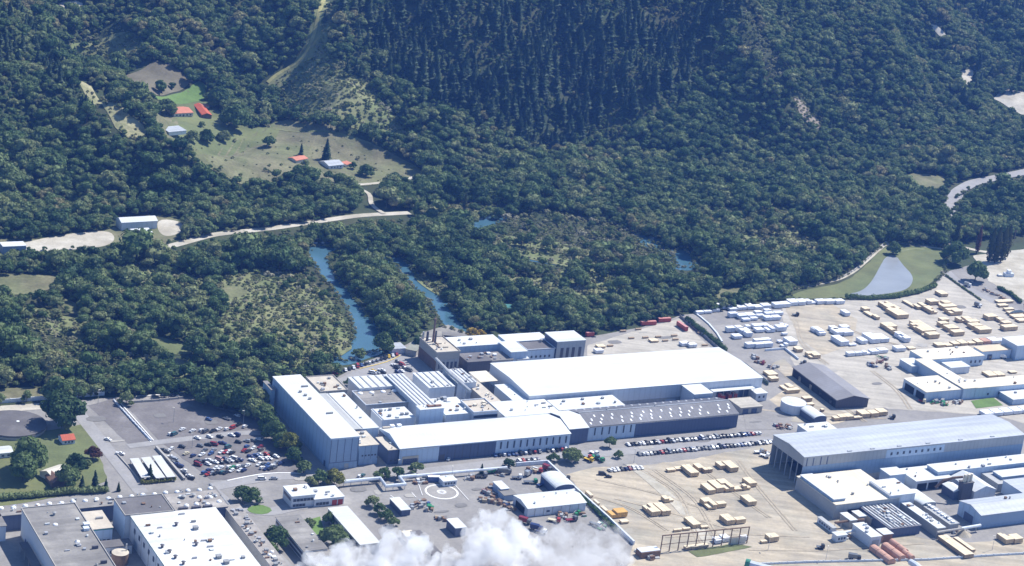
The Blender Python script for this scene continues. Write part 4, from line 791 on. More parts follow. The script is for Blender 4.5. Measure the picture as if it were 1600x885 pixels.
bld('river_shed', 'low grey roofed shed on the river bank behind the boiler house', 'shed', (692,524),(742,528),(690,519), 4, wall=M_dwall2, rm=M_felt, az='f', win=[('f',.1,.9,6,1,2.6,1.6)])
bld('river_shed', 'low olive grey roofed shed by the staff parking', 'shed', (634,546),(656,543),(652,526), 4, wall=M_cwall, rm=mat('olive_roof',(.25,.26,.22),.8,.1,.1,.8), az=None)
bld('river_shed', 'small blue grey lean-to at the corner of the staff parking', 'shed', (613,546),(634,544),(609,537), 3.6, wall=M_wwall, rm=M_broof)
# ---- offices and workshop in front
bld('office', 'two storey white office with a band of windows beside the grey drive', 'office', (456.5,776.5),(492.6,773),(443.5,760.7), 7, clutter=3, wall=M_wwall, rm=M_wroof, win=[('f',.05,.95,6,3.9,5.4,1.7),('f',.05,.6,4,.9,2.3,1.6),('l',.1,.9,5,3.9,5.4,1.7)], trim=M_wwall)
bld('office_wing', 'single storey white wing of the office with dark red doors', 'office', (491.5,781),(538,776.5),(478,764), 4.5, clutter=4, wall=M_wwall, rm=M_wroof, win=[('f',.05,.5,4,1,2.5,1.6)], doors=[('f',.6,.76,0,3.2,M_red),('f',.8,.96,0,3.2,M_red)])
bld('bar_building', 'long grey roofed bar building left of the courtyard lawn', 'office', (474.5,862),(512,858),(432.8,809), 6, clutter=5, wall=M_wwall, rm=M_felt, win=[('l',.02,.98,14,3.4,4.8,2.6),('l',.02,.98,14,.8,2.2,2.6),('f',.1,.9,3,2,3.5,2)])
bld('bar_building', 'long pale grey roofed bar building right of the courtyard lawn', 'office', (563,852),(593,848.5),(511.8,795), 6.5, wall=M_gwall, rm=mat('pale_grey_roof',(.56,.57,.56),.6,.06,.06,.6,stripe=(3,.05,1)), win=[('l',.02,.98,14,3.6,5,2.6),('l',.02,.98,14,.8,2.2,2.6)])
bld('link_building', 'low grey roofed block joining the feet of the two bar buildings', 'office', (498,890),(590,879),(477,864), 5, wall=M_cwall, rm=M_felt)
bld('garden_hut', 'small cream roofed hut at the foot of the left bar building', 'hut', (486,880),(498,877),(468,864), 4, wall=M_cream, rm=M_creamroof)
bld('workshop', 'white roofed workshop with three roof peaks in the contractor yard', 'workshop', (825,795.7),(916,786),(806,774.5), 5.0, clutter=4, wall=M_wwall, rm=M_wroof2, roof='x', dh=1.6, ribs=[], panels=[('f',u,u+.012,0,4.6,M_gwall,'cladding_joint') for u in (.12,.27,.42,.57,.72,.87)], doors=[('l',.2,.8,0,4,M_dark)], win=[('f',.3,.4,1,2,3,2)])
bld('yard_shed', 'small white roofed shed left of the workshop', 'shed', (783,765),(795,763.5),(776.5,752.8), 4.5, wall=M_bwall, rm=M_wroof)
bld('yard_shed', 'grey roofed lean-to between the white shed and the workshop', 'shed', (788,775),(806,772.5),(783,766), 3.6, wall=M_bwall, rm=M_felt)
bld('yard_shed', 'pale grey arched shed behind the right end of the workshop', 'shed', (868,764.5),(897,761),(855.6,743), 4.5, roof='arch', dh=2.2, wall=M_dwall, rm=M_wroof2)
bld('yard_shed', 'small white roofed hut close behind the workshop', 'shed', (876,768),(897,765),(872,759), 3.6, wall=M_wwall, rm=M_wroof)
bld('yard_shed', 'white roofed store with a dark wall in the steam at the contractor yard', 'shed', (712,826),(727,823),(699,812), 5, wall=M_dwall, rm=M_wroof)
bld('yard_shed', 'tall dark slab roofed block rising out of the steam', 'shed', (676,868),(690,866),(672,828), 6, wall=M_dwall2, rm=M_dfelt)
bld('yard_shed', 'brown and white stacked sheds left of the dark block', 'shed', (662,868),(676,866),(656,828), 3.2, wall=M_brroof, rm=M_creamroof)
bld('yard_office', 'white cabin with dark windows near the helipad', 'cabin', (693,753),(713,750),(690,745), 3.2, wall=M_wwall, rm=M_wroof, win=[('f',.08,.92,4,1.2,2.4,1.1)])
bld('display_store', 'small white roofed store with a dark left wall by the helipad', 'store', (627,798),(641,796),(607.5,779.5), 3.5, wall=M_dwall, rm=M_wroof2)
# ---- bottom left factory
bld('grey_roof_mill', 'long grey roofed mill with a pale side wall in the bottom left corner', 'factory', (97,903),(186,896),(21.8,797), 15, clutter=12, wall=M_wwall, rm=M_felt, para=.5, trim=M_cwall, panels=[('l',.0,1,0,.9,M_cwall,'plinth')], vents=V('cowl',(.5,.86),sz=2,hh=1.6,mt=M_grey)+V('dome',(.42,.72),(.62,.45),sz=2.6,hh=.8,mt=M_sky)+V('duct',(.85,.33),(.84,.12),sz=1,hh=1.6,mt=M_dwall2)+V('box',(.9,.6),(.95,.66),sz=2.6,hh=1.4,mt=M_wwall), doors=[('l',.85,.88,0,3,M_dwall)])
bld('loading_canopy', 'dark roofed canopy with a pale rim along the side of the grey roofed mill', 'canopy', (58,897),(70,896),(22,850), 5, rm=M_dfelt, canopy=True)
bld('domed_strip_hall', 'long low grey roofed hall with a row of white roof domes', 'factory', (-60,813),(345,774),(-72,799), 8.5, clutter=26, wall=M_dwall, rm=M_felt, vents=[((k+.5)/22, .7+.06*(k % 2), 'dome', 2.8, 1.1, M_sky) for k in range(22)], win=[('f',.28,.43,8,4,6.5,1.4)])
bld('domed_strip_hall', 'wide grey roofed hall with scattered white domes beside the pipe rack', 'factory', (276,800),(356,792),(254,774.5), 8.8, clutter=12, wall=M_dwall, rm=mat('weathered_felt',(.30,.28,.26),.9,.2,.15,.9,stain=((.46,.44,.41),.8,.1)), vents=V('dome',(.25,.25),(.45,.28),(.6,.65),(.8,.6),(.65,.2),(.9,.3),sz=2.8,hh=1.1,mt=M_sky)+V('cowl',(.5,.75),(.3,.7),sz=2.4,hh=1.4,mt=M_grey)+V('duct',(.15,.1),(.4,.08),(.62,.08),sz=1.6,hh=1,mt=M_dwall2))
bld('white_roof_mill', 'wide white roofed mill with dark roof cowls in the bottom left', 'factory', (280,917),(420,903),(195,808), 14, clutter=16, wall=M_wwall, rm=mat('patched_white_roof',(.62,.63,.62),.7,.08,.05,.6,tracks=(R_(90),.12),stain=((.66,.66,.65),.6,.05)), trim=M_teal,
    panels=[('l',u,u+.006,0,13,M_gwall,'cladding_joint') for u in (.15,.3,.45,.6,.75,.9)], win=[('l',.05,.95,9,8,10.5,2)], vents=V('cowl',(.42,.80),(.10,.52),(.14,.44),(.16,.36),(.2,.27),(.48,.50),sz=2.0,hh=1.5,mt=M_dwall2)+V('box',(.60,.72),(.62,.30),(.66,.22),(.62,.10),sz=2.4,hh=1.5,mt=M_grey)+V('duct',(.57,.95),(.60,.55),(.62,.46),sz=1.0,hh=.7,mt=M_mem))
bld('dark_roof_mill', 'dark felt roofed hall joined to the white roofed mill', 'factory', (196,806.5),(271,799.5),(171.5,781.5), 14.2, clutter=4, wall=M_wwall, rm=M_dfelt, para=.4, trim=M_cwall, panels=[('l',0,1,0,13.4,M_bwall2,'side_panel')])
bld('courtyard_block', 'sandy roofed block with a teal trimmed front between the two big mills', 'factory', (130.5,829.5),(172.5,819.5),(112,803), 9.5, wall=M_bwall2, rm=M_tanroof, trim=M_teal, vents=V('duct',(.75,.55),sz=1.2,hh=.9,mt=M_grey), win=[('f',.05,.95,6,2,3.5,1.4)])
bld('courtyard_block', 'low white fronted store in the shaded courtyard between the mills', 'store', (150,858),(206,851),(146,848), 5, wall=M_wwall, rm=M_dfelt, win=[('f',.05,.95,6,1.5,3,1.4)])
bld('pipe_gallery', 'rubbly low roof strip along the right side of the white roofed mill', 'factory', (432,896),(456,893),(340,792), 8, clutter=26, wall=M_cwall, rm=MATS['weathered_felt'], vents=V('box',(.3,.85),(.5,.7),(.3,.55),(.6,.42),(.4,.3),(.5,.16),(.3,.1),sz=1.8,hh=1.2,mt=M_grey)+V('dome',(.6,.2),(.4,.24),(.7,.28),sz=2.2,hh=.9,mt=M_sky)+V('cowl',(.25,.64),(.35,.38),sz=1.4,hh=1.4,mt=M_rust))
bld('side_store', 'small grey roofed store at the left edge beside the grey roofed mill', 'store', (-30,826),(9,821),(-40,808), 8.5, wall=M_wwall, rm=M_felt, vents=V('dome',(.75,.5),sz=2.6,hh=1,mt=M_sky))
# ---- big sawmill at the right
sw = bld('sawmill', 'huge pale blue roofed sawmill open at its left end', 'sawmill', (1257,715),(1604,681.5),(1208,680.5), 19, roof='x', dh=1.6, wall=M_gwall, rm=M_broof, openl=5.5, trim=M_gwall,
    panels=[('f',.36,.625,13.0,18.2,M_bwall2,'light_wall'),('f',0,1,3.9,12.9,MATS['mid_blue_cladding'],'lower_blue_band')]+[('f',u,u+.004,13,18.2,M_dwall,'cladding_joint') for u in (.012,.04,.072,.1)], win=[('f',.37,.62,9,14.6,16.4,1.4)], vents=V('duct',(.2,.04),(.3,.04),(.42,.04),(.55,.04),(.7,.04),(.85,.04),sz=1.,hh=.5,mt=M_steel))  # front wall coloured mid blue in a full-width band below the grey upper part
bld('sawmill_annex', 'cream and white roofed annex in front of the sawmill', 'sawmill', (1306,789.5),(1412,782),(1264,743), 8.8, clutter=10, wall=M_gwall, rm=M_creamroof, doors=[('f',.2,.4,0,5,M_dark)])
bld('sawmill_annex', 'raised pale blue walled strip on the left edge of the annex', 'sawmill', (1303,781),(1320.5,778.5),(1259,742), 10.5, wall=M_bwall, rm=M_wroof, win=[('l',.1,.9,3,4,5.5,1.2)])
bld('roof_block', 'raised white roof block on the right of the annex', 'sawmill', (1391,775.5),(1427,768.5),(1363,752), 10.5, clutter=4, wall=M_wwall, rm=M_wroof, ribs=[(.03,.8,.15,M_mem)])
bld('roof_block', 'small pale roof block against the front wall of the sawmill', 'sawmill', (1391,743.5),(1416,741),(1386,732), 9.5, wall=M_bwall2, rm=M_wroof2)
bld('open_bay_store', 'white roofed store with three dark open bays', 'store', (1432,752),(1485,746),(1415,733), 6.5, clutter=3, wall=M_wwall, rm=M_wroof, doors=[('f',.05,.32,0,4.5,M_dark),('f',.37,.64,0,4.5,M_dark),('f',.69,.96,0,4.5,M_dark)], over=1.0)
bld('sawmill_wing', 'long white roofed strip along the foot of the sawmill front wall', 'sawmill', (1466,738),(1640,716),(1456,726), 9, clutter=10, wall=M_bwall2, rm=M_wroof, z0=0)
hp_ = bld('hopper_house', 'dark hopper tower with cyclones beside a white roofed shed', 'hopper', (1506,756),(1521.5,754),(1502,751), 12, wall=M_dwall2, rm=M_dfelt)
for u_, v_ in ((.2,.4),(.55,.4),(.85,.5)):
    x, y = u_*hp_['L'], v_*hp_['D']; MB().tube([(x,y,12.2),(x,y,14.2),(x,y,17)], 1.0, 10).tube([(x,y,12.1),(x,y,13.8)], .2, 10, 0, .98).build('cyclone', M_creamroof, hp_['root'])
MB().cyl(hp_['L']*.5, hp_['D']*.5, 12.2, 23, .12, 6).build('mast', M_steel, hp_['root'])
MB().tube([(0,2,15.5),(-5,4,14.5),(-10,7,12),(-14,8,7)], .8, 8).build('duct', M_rust, hp_['root'])
bld('hopper_shed', 'white roofed shed left of the dark hopper tower', 'shed', (1491,769),(1506,766.5),(1481,756), 5.5, wall=M_dwall, rm=M_wroof, roof='y', dh=1)
bld('gable_shed', 'white gabled shed right of the dark hopper tower', 'shed', (1523,769),(1556,765),(1519,741), 6, wall=M_wwall, rm=M_wroof, roof='y', dh=3)
bld('gable_shed', 'small grey shed behind the white gabled shed', 'shed', (1560,757),(1577,751),(1541,737), 5, wall=M_gwall, rm=M_groof)
bld('blue_shed', 'pale blue roofed shed at the right edge behind the long shed', 'shed', (1600,772),(1650,766),(1577,750), 8, wall=M_bwall2, rm=M_broof)
bld('blue_shed', 'pale roofed wing at the right edge near the sawmill front wall', 'shed', (1566,746),(1640,737),(1560,736), 7, wall=M_bwall, rm=M_wroof)
bld('long_shed', 'long pale blue shed in the bottom right corner', 'shed', (1533,806),(1660,793),(1502,783), 8.5, clutter=4, roof='x', dh=2.2, wall=M_bwall, rm=M_broof, panels=[('f',0,1,0,2,MATS['mid_blue_cladding'],'plinth')], doors=[('l',.3,.7,0,5,M_dwall)])
bld('kiln_roof', 'low purple grey ribbed roof over the timber drying kilns', 'kiln', (1391,827),(1441,822.5),(1361,791), 5.5, clutter=24, wall=M_dwall, rm=mat('kiln_sheet',(.24,.235,.26),.7,.2,.2,1,stripe=(2.5,.25,0)), ribs=[((k+.5)/9, .9, .5, M_groof if k % 2 else M_wroof2) for k in range(9)], vents=V('box',(.3,.3),(.5,.6),(.7,.4),(.4,.8),sz=1.6,hh=1.4,mt=M_wroof2))
bld('kiln_row', 'long narrow white roofed kiln right of the ribbed roof', 'kiln', (1465,826),(1477,824.5),(1406,774), 5.5, clutter=8, wall=M_cwall, rm=M_wroof2)
bld('kiln_row', 'long grey roofed kiln with pale vents beside the narrow white kiln', 'kiln', (1484,820),(1498,818),(1444,786), 5, clutter=4, wall=M_gwall, rm=M_groof, vents=[(.5, (k+.5)/9, 'box', 1.8, .8, M_sky) for k in range(9)])
bld('kiln_row', 'rounded pale roofed kiln ending beside the open bay store', 'kiln', (1441,790),(1462,787),(1421,769), 5.5, roof='arch', dh=1.5, wall=M_gwall, rm=M_wroof2)
bld('kiln', 'white kiln block with two roof steps left of the ribbed roof', 'kiln', (1361,840),(1377,837.5),(1341,818), 6.5, clutter=4, wall=M_wwall, rm=M_wroof, doors=[('f',.2,.8,0,4.5,M_gwall)])
bld('kiln', 'small square kiln hut beside the white kiln block', 'kiln', (1381,836),(1395,834),(1375,827), 5, wall=M_brroof, rm=M_wroof2)
for lb, A, B, C, h in (('narrow white boiler hut nearest the annex','1329,814','1338,812','1317,802',5),('short white boiler hut right of the narrow one','1343,808','1352,806','1335,799',5),('low grey hut between the boiler huts and the kilns','1362,811','1372,809','1355,801',4)):
    q = lambda s: tuple(map(float, s.split(','))); bld('boiler_hut', lb, 'hut', q(A), q(B), q(C), h, wall=M_cwall, rm=M_wroof2)
bld('weigh_office', 'small long white hut at the left of the kilns', 'hut', (1301,826),(1306,825),(1282,808), 3.2, wall=M_wwall, rm=M_groof, win=[('l',.1,.9,5,1.2,2.4,1.2)])
bld('weigh_office', 'small square white hut below the long white hut', 'hut', (1308,838),(1324,836),(1305,832), 4, wall=M_wwall, rm=M_wroof2, win=[('f',.1,.9,3,1.5,2.8,1.1)])
# ---- upper right sawmill yard
dg = bld('dark_gable_shed', 'long dark gabled shed open along its shaded left side', 'shed', (1308.4,625.4),(1352.7,619.5),(1239.6,574), 6.3, roof='y', dh=2.6, wall=M_dwall2, rm=M_droof2, az=None, over=.8, panels=[('l',.02,.98,0,5,M_dark,'open_bay')]+[('l',u,u+.05,0,3.5,M_tanroof,'stacked_boards') for u in (.1,.33,.55,.8)])
bld('planer_wing', 'long cream roofed back wing of the sawmill yard building', 'sawmill', (1447,563),(1536,555),(1424,548), 7.5, clutter=5, wall=M_bwall2, rm=M_creamroof, vents=V('pipe',(.6,.7),(.5,.3),sz=.8,hh=1.2,mt=M_grey), win=[('f',.75,.98,3,2.5,4.5,1.3)])
bld('planer_wing', 'cream roofed wing stepping back towards the white cube building', 'sawmill', (1535,550),(1578,545),(1527,542), 6.5, wall=M_bwall2, rm=mat('orange_cream_roof',(.64,.52,.37),.7,.08,.05,.6), doors=[('f',.2,.35,0,4,M_dwall)])
bld('planer_wing', 'cream roofed wing running down the left side of the sawmill yard', 'sawmill', (1506,608),(1524,604),(1443,561), 8, clutter=5, wall=M_bwall2, rm=M_creamroof)
bld('planer_wing', 'long cream roofed front wing of the sawmill yard building', 'sawmill', (1525,607),(1640,596.5),(1517,594), 7.8, clutter=5, wall=M_bwall2, rm=M_creamroof, win=[('f',.1,.7,4,2,3.5,1.6)])
bld('planer_block', 'cream roofed block with a dark open side at the left of the sawmill yard', 'sawmill', (1447.5,613.5),(1504,608.5),(1417,591.5), 7, clutter=4, wall=M_bwall2, rm=M_creamroof, doors=[('l',.05,.4,0,5,M_dark),('l',.5,.9,0,5,M_dark)], vents=V('pipe',(.4,.6),sz=.8,hh=.6,mt=M_grey))
bld('white_cube', 'tall white cube building at the right edge of the lumber yard', 'building', (1590,541),(1660,534),(1577,527), 11, wall=M_bwall2, rm=M_wroof, doors=[('f',.2,.5,0,6,M_dwall)])
bld('low_white_hall', 'low white roofed hall inside the angle of the cream wings', 'hall', (1486,575.5),(1513,571.5),(1472,563), 5, wall=M_wwall, rm=M_wroof2)
bld('yard_cabin', 'small white roofed cabin beside the green lawn', 'cabin', (1583,625),(1640,618),(1571,612), 4, wall=M_bwall2, rm=M_wroof, vents=V('box',(.3,.7),sz=1.4,hh=.8,mt=M_grey))
bld('blue_hut', 'small pale blue hut left of the cream wing', 'hut', (1425,573),(1445,569.5),(1415,561), 5, wall=M_bwall2, rm=M_wroof)
bld('arched_store', 'little white arched store beside the round white tank', 'store', (1272,655.5),(1290,652.5),(1259,639), 4, roof='arch', dh=2, wall=M_dwall, rm=M_wroof)
bld('flat_store', 'low white flat roofed store behind the sawmill', 'store', (1262,675),(1307.6,671),(1249,664), 5, clutter=3, wall=M_wwall, rm=M_wroof, vents=V('duct',(.3,.5),(.7,.4),sz=1,hh=.8,mt=M_grey))
# ---- houses and farm
bld('farm_house', 'red roofed farm house beside the green paddock', 'house', (272,178),(302,176.5),(271,168), 3.2, roof='x', dh=2, wall=M_cream, rm=M_redroof2, az='f', win=[('f',.05,.95,5,1,2.2,1.4)], doors=[('f',.45,.52,0,2.1,M_dwall)])
bld('farm_shed', 'long bright red roofed shed right of the farm house', 'shed', (316,180),(328,177),(303,164), 3, roof='y', dh=1.6, wall=M_brick, rm=M_redroof, az=None)
bld('farm_shed', 'tiny pink roofed shed behind the bright red roof', 'shed', (318,167),(327,166),(317,163), 2.5, roof='x', dh=.8, wall=M_cream, rm=M_redroof2, az='f')
bld('farm_shed', 'pale blue roofed shed by the dark farm hedge', 'shed', (264,207),(291,204.5),(262.5,200), 3, roof='mono', dh=.8, wall=M_wwall, rm=M_broof, az='f')
bld('cottage', 'grey blue roofed cottage beside the tall dark conifer', 'house', (514,260),(537,257.5),(513,251), 3, roof='x', dh=2, wall=M_wwall, rm=M_broof, az='f', win=[('f',.1,.9,4,1,2,1.2)])
bld('cottage', 'small orange red roofed hut left of the tall dark conifer', 'hut', (463,251.5),(481,248),(461,245), 2.6, roof='x', dh=1.2, wall=M_cream, rm=M_redroof2, az='f')
bld('farm_shed', 'tiny orange roofed shed right of the grey blue cottage', 'shed', (542,258),(551,256),(541,253), 2.4, roof='mono', dh=.5, wall=M_cream, rm=M_redroof2, az='f')
bld('long_white_shed', 'long white gabled shed on the gravel flat at left', 'shed', (190,348.5),(246,345.5),(187,340.5), 6, roof='x', dh=2, wall=M_wwall, rm=M_wroof, az='f')
bld('long_white_shed', 'low pale roofed shed in front of the long white shed', 'shed', (210,365.5),(238,363.5),(207,360), 3, roof='mono', dh=.8, wall=M_cwall, rm=M_wroof2, az='f')
bld('blue_grey_shed', 'blue grey shed with a white roof at the left edge', 'shed', (5,386),(41,384.5),(-2,379.5), 6, wall=M_bwall, rm=M_wroof, az='f')
bld('red_roof_hut', 'white hut with a bright red roof on the lawn by the reservoir', 'hut', (98,689),(117.5,687),(88,681), 2.6, roof='x', dh=1.8, wall=M_wwall, rm=M_redroof, az='f', win=[('f',.1,.9,3,1,2,1)])
bld('garden_house', 'old house with a pale and brown roof among garden trees', 'house', (84,748),(108,735),(62,737), 3, roof='x', dh=2.2, wall=M_cream, rm=M_cream, az=R_(55))
bld('garden_house', 'brown roofed wing of the old garden house', 'house', (82,756),(97,749),(75,743), 2.8, roof='y', dh=2.2, wall=M_brick, rm=M_brroof, az=R_(35))
bld('garden_house', 'white roofed cottage at the left edge of the lawn', 'house', (-20,711),(20,707),(-24,701), 3, roof='x', dh=1.4, wall=M_wwall, rm=M_wroof2, az='f', win=[('f',.5,.95,2,1,2,1.3)])
for k, (A, B, C, lb) in enumerate((((221,747),(233,743.5),(203,717.5),'left one of the three long carport roofs'),((244,748),(256.5,744.5),(220.5,716),'middle one of the three long carport roofs'),((261,746.5),(272.5,743),(238,713.5),'right one of the three long carport roofs'))):
    bld('carport', lb, 'carport', A, B, C, 2.8, rm=M_groof if k == 9 else mat('carport_sheet',(.56,.57,.56),.6,.06,.1,.8), az=None, canopy=True, group='long carports', over=.1)
# ================================================ vehicles
def paintm(name, col, metal=.0, rough=.35): return mat('paint_'+name, col, rough, .04, .5, 3, spec=.5, metal=metal)
PAINT = {'white': paintm('white', (.74,.75,.76)), 'silver': paintm('silver', (.42,.44,.46), .5), 'grey': paintm('grey', (.16,.17,.18), .3), 'black': paintm('black', (.02,.022,.025)),
 'navy': paintm('navy', (.02,.035,.12)), 'blue': paintm('blue', (.05,.10,.25)), 'red': paintm('red', (.36,.04,.035)), 'dark red': paintm('dark_red', (.20,.02,.03)), 'teal': paintm('teal', (.04,.12,.13)),
 'green': paintm('green', (.03,.22,.09)), 'yellow': paintm('yellow', (.62,.42,.04)), 'cream': paintm('cream', (.62,.56,.40)), 'pink': paintm('pink', (.55,.33,.30)), 'orange': paintm('orange', (.60,.22,.04))}
M_tyre = mat('tyre', (.025,.025,.026), .9, .1, 1, 4)
def car_mesh(kind):
    """body with bonnet, cabin and wheels; glass is a part of its own"""
    L, W = {'hatch': (4.1,1.75), 'sedan': (4.6,1.8), 'van': (4.9,1.95), 'ute': (5.1,1.85)}[kind]; h = L/2; b = MB(); g = MB(); zb, zs = .28, {'van': 1.05}.get(kind, .92)
    def sec(xs, w0, w1, mi=0):     # xs: profile (x,z) loop; w0 lower half width, tapering with height to w1
        zmin = min(z for _, z in xs); zmax = max(z for _, z in xs); n = len(xs)
        ww = [w0+(w1-w0)*(z-zmin)/(zmax-zmin) for _, z in xs]
        return [(x, -q, z) for (x, z), q in zip(xs, ww)]+[(x, q, z) for (x, z), q in zip(xs, ww)], [(i, (i+1) % n, (i+1) % n+n, i+n) for i in range(n)]+[tuple(range(n, 2*n)), tuple(range(n-1, -1, -1))]
    nose = .72 if kind != 'van' else .9
    prof = [(-h,zb+.1),(-h+.15,zb),(h-.15,zb),(h,zb+.12),(h-.05,nose),(h-1.15,zs),(-h+.9,zs),(-h+.05,zs-.04)]
    b.add(*sec(prof, W/2*.97, W/2*.94))
    roof = {'hatch': [(-h+.12,zs),(h-1.25,zs),(h-1.95,1.46),(-h+.75,1.48),(-h+.3,1.38)], 'sedan': [(-h+.75,zs),(h-1.3,zs),(h-2.05,1.42),(-h+1.55,1.43)], 'van': [(-h+.06,zs),(h-.75,zs),(h-1.5,1.9),(-h+.35,1.93),(-h+.1,1.8)], 'ute': [(-.55,zs),(h-1.35,zs),(h-2.1,1.55),(-.35,1.56)]}[kind]
    b.add(*sec(roof, W/2*.93, W/2*.76))
    if kind == 'ute': b.box(-h+.05, -.6, -W/2*.93, -W/2*.83, zs-.01, zs+.14); b.box(-h+.05, -.6, W/2*.83, W/2*.93, zs-.01, zs+.14); b.box(-h+.02, -h+.12, -W/2*.83, W/2*.83, zs-.01, zs+.14)
    zt = max(z for _, z in roof)
    cx = sum(x for x, _ in roof)/len(roof); cz = sum(z for _, z in roof)/len(roof)
    rp = [(cx+(x-cx)*(1.03 if abs(z-zs) < .01 else 1.02), zs+.07 if abs(z-zs) < .01 else z-.12) for x, z in roof]
    g.add(*sec(rp, W/2*.945, W/2*.795))
    for sx in (-h+.85, h-.85):
        for sy in (-1, 1): b.tube([(sx, sy*(W/2-.22), .32), (sx, sy*(W/2+.01), .32)], .32, 8, 1)
    return b, g
CAR = {}
def car(px, py, colour, az, kind=None, label=None, group='cars in the left car park', world=None):
    kind = kind or random.choice(['hatch','hatch','sedan','sedan','van','ute']); key = (kind, colour); p = world if world is not None else P(px, py, .7)
    if key not in CAR:
        b, g = car_mesh(kind); o = b.build('parked_car', [PAINT[colour], M_tyre]); g.build('windows', M_glass, o); CAR[key] = o
    else: o = copy_tree(CAR[key])
    o.location = (p[0], p[1], GZ); o.rotation_euler = (0, 0, az+random.uniform(-.05, .05)); tag(o, label, 'car', group); return o
KW = {'hatch': 'small car', 'sedan': 'saloon car', 'van': 'boxy van', 'ute': 'pickup'}
ORD = ['first','second','third','fourth','fifth','sixth','seventh','eighth','ninth','tenth','eleventh','twelfth','thirteenth','fourteenth','fifteenth','sixteenth','seventeenth','eighteenth','nineteenth','twentieth','twenty-first','twenty-second','twenty-third','twenty-fourth','twenty-fifth','twenty-sixth','twenty-seventh','twenty-eighth','twenty-ninth','thirtieth','thirty-first','thirty-second','thirty-third','thirty-fourth','thirty-fifth','thirty-sixth','thirty-seventh','thirty-eighth','thirty-ninth','fortieth']
CC = {'w':'white','s':'silver','d':'grey','k':'black','n':'navy','b':'blue','r':'red','dr':'dark red','t':'teal','g':'green','y':'yellow','c':'cream','p':'pink'}
zz = lambda ox, oy, s: (lambda x, y: (ox+x/s, oy+y/s))
Z1 = zz(230, 630, 6.81)
ROWS = [  # the left car park, row by row from the back: (zoomed x, y, colour), heading
 ('the rearmost scatter of the left car park', -20, '655,175,b 850,165,s 960,135,w'),
 ('the back row of the left car park', 62, '250,330,w 290,330,t 375,280,w 485,295,w 580,290,w 622,300,d 700,297,k 765,277,w 850,277,w 905,265,r 975,230,k 1040,250,w'),
 ('the loose row above the crossing lane', -22, '535,372,w 665,360,w 775,356,k 900,342,w 950,340,n'),
 ('the row fronting the crossing lane', -8, '370,465,k 565,455,d 650,443,k 712,440,dr 800,427,n 970,415,k 1060,405,s 1130,400,d 1190,388,w'),
 ('the row below the crossing lane', 62, '255,490,w 415,537,c 490,560,n 585,548,w 612,503,d 680,537,b 705,500,s 790,525,w 830,525,r 868,520,w 903,530,k 860,468,t 1035,505,r 1060,462,b 1075,512,k 1130,482,w 1202,470,dr 1212,497,d'),
 ('the slanted row mid car park', -25, '545,615,d 600,622,k 650,608,w 648,650,w 540,655,dr 720,628,w 765,600,p 788,632,k 832,598,n 852,625,d 880,612,w 915,588,w 942,612,k 985,603,n 1105,572,n 1160,556,b 1120,610,w 1200,550,s 1212,592,w 1255,590,w 1300,590,w 1270,548,r 1325,552,k 1372,570,w'),
 ('the front row of the car park', 62, '605,740,b 650,757,r 655,715,n 685,750,s 730,695,w 740,745,k 782,690,w 800,737,t 835,742,k 872,682,w 900,720,w 908,690,g 970,675,w 1010,680,d 990,715,w 1030,715,n 1065,665,w 1190,655,w 1240,650,d 1225,690,w 1280,660,b 1300,685,b 1268,700,n 1332,668,w 1312,698,k 1355,685,d 1372,637,s 1425,643,n'),
 ('the line of cars beside the carport wall', -18, '170,500,k 210,515,d 258,575,w 295,607,s 282,637,d 325,655,n 352,672,n 390,720,w 402,755,k 450,778,w 468,800,k')]
for where, az, s in ROWS:
    it = sorted([a.split(',') for a in s.split()], key=lambda a: float(a[0]))
    for k, (x, y, c) in enumerate(it):  # counted from the left
        kd = random.choice(['hatch','hatch','sedan','sedan','van','ute']); px, py = Z1(float(x), float(y))
        car(px, py, CC[c], R_(az+random.choice((0, 180))), kd, '%s %s %s in %s' % (CC[c], KW[kd], ORD[k]+' from left', where))
def row(a, b, n, az, where, group, cols='w w w s s d k n b w r d d w k s w s k'.split(), skip=()):
    p, q = P(*a, .7), P(*b, .7); seq = [CC[random.choice(cols)] for _ in range(n)]; j = 0
    for k in range(n):
        if k in skip: continue
        w_ = p+(q-p)*k/(n-1); kd = random.choice(['hatch','sedan','sedan','van','ute','hatch'])
        car(0, 0, seq[k], az+random.choice((0, math.pi)), kd, '%s %s %s in %s' % (seq[k], KW[kd], ORD[j]+' from left', where), group, world=w_); j += 1
NX = GA+math.pi/2
row((981.5,694.8),(1186,677),37,NX,'the row against the dark warehouse wall','cars against the dark warehouse wall')
row((999,710),(1208,690.5),38,NX,'the row facing the lumber yard edge','cars along the lumber yard edge')
row((806,709.5),(842,705.5),6,NX,'the row under the slit windows','cars under the slit windows')
row((856,704.3),(884,701.5),5,NX,'the short row ending the slit windows','cars at the end of the slit windows')
row((773,711.5),(801,709),5,NX,'the row by the dark wall section','cars beside the dark wall section', 'b k k w r'.split())
row((811,721),(840,718.5),5,NX,'the short row behind the yard wall','cars behind the yard wall')
row((953,735),(1002,731),9,NX,'the row at the lumber yard corner','cars at the lumber yard corner', 'dr w g n w k w w w'.split())
row((521,584),(620,554),17,R_(105),'the row along the river bank','cars along the river bank', 'w w s k k w r w y b'.split())
Z5 = zz(500, 500, 7.27)
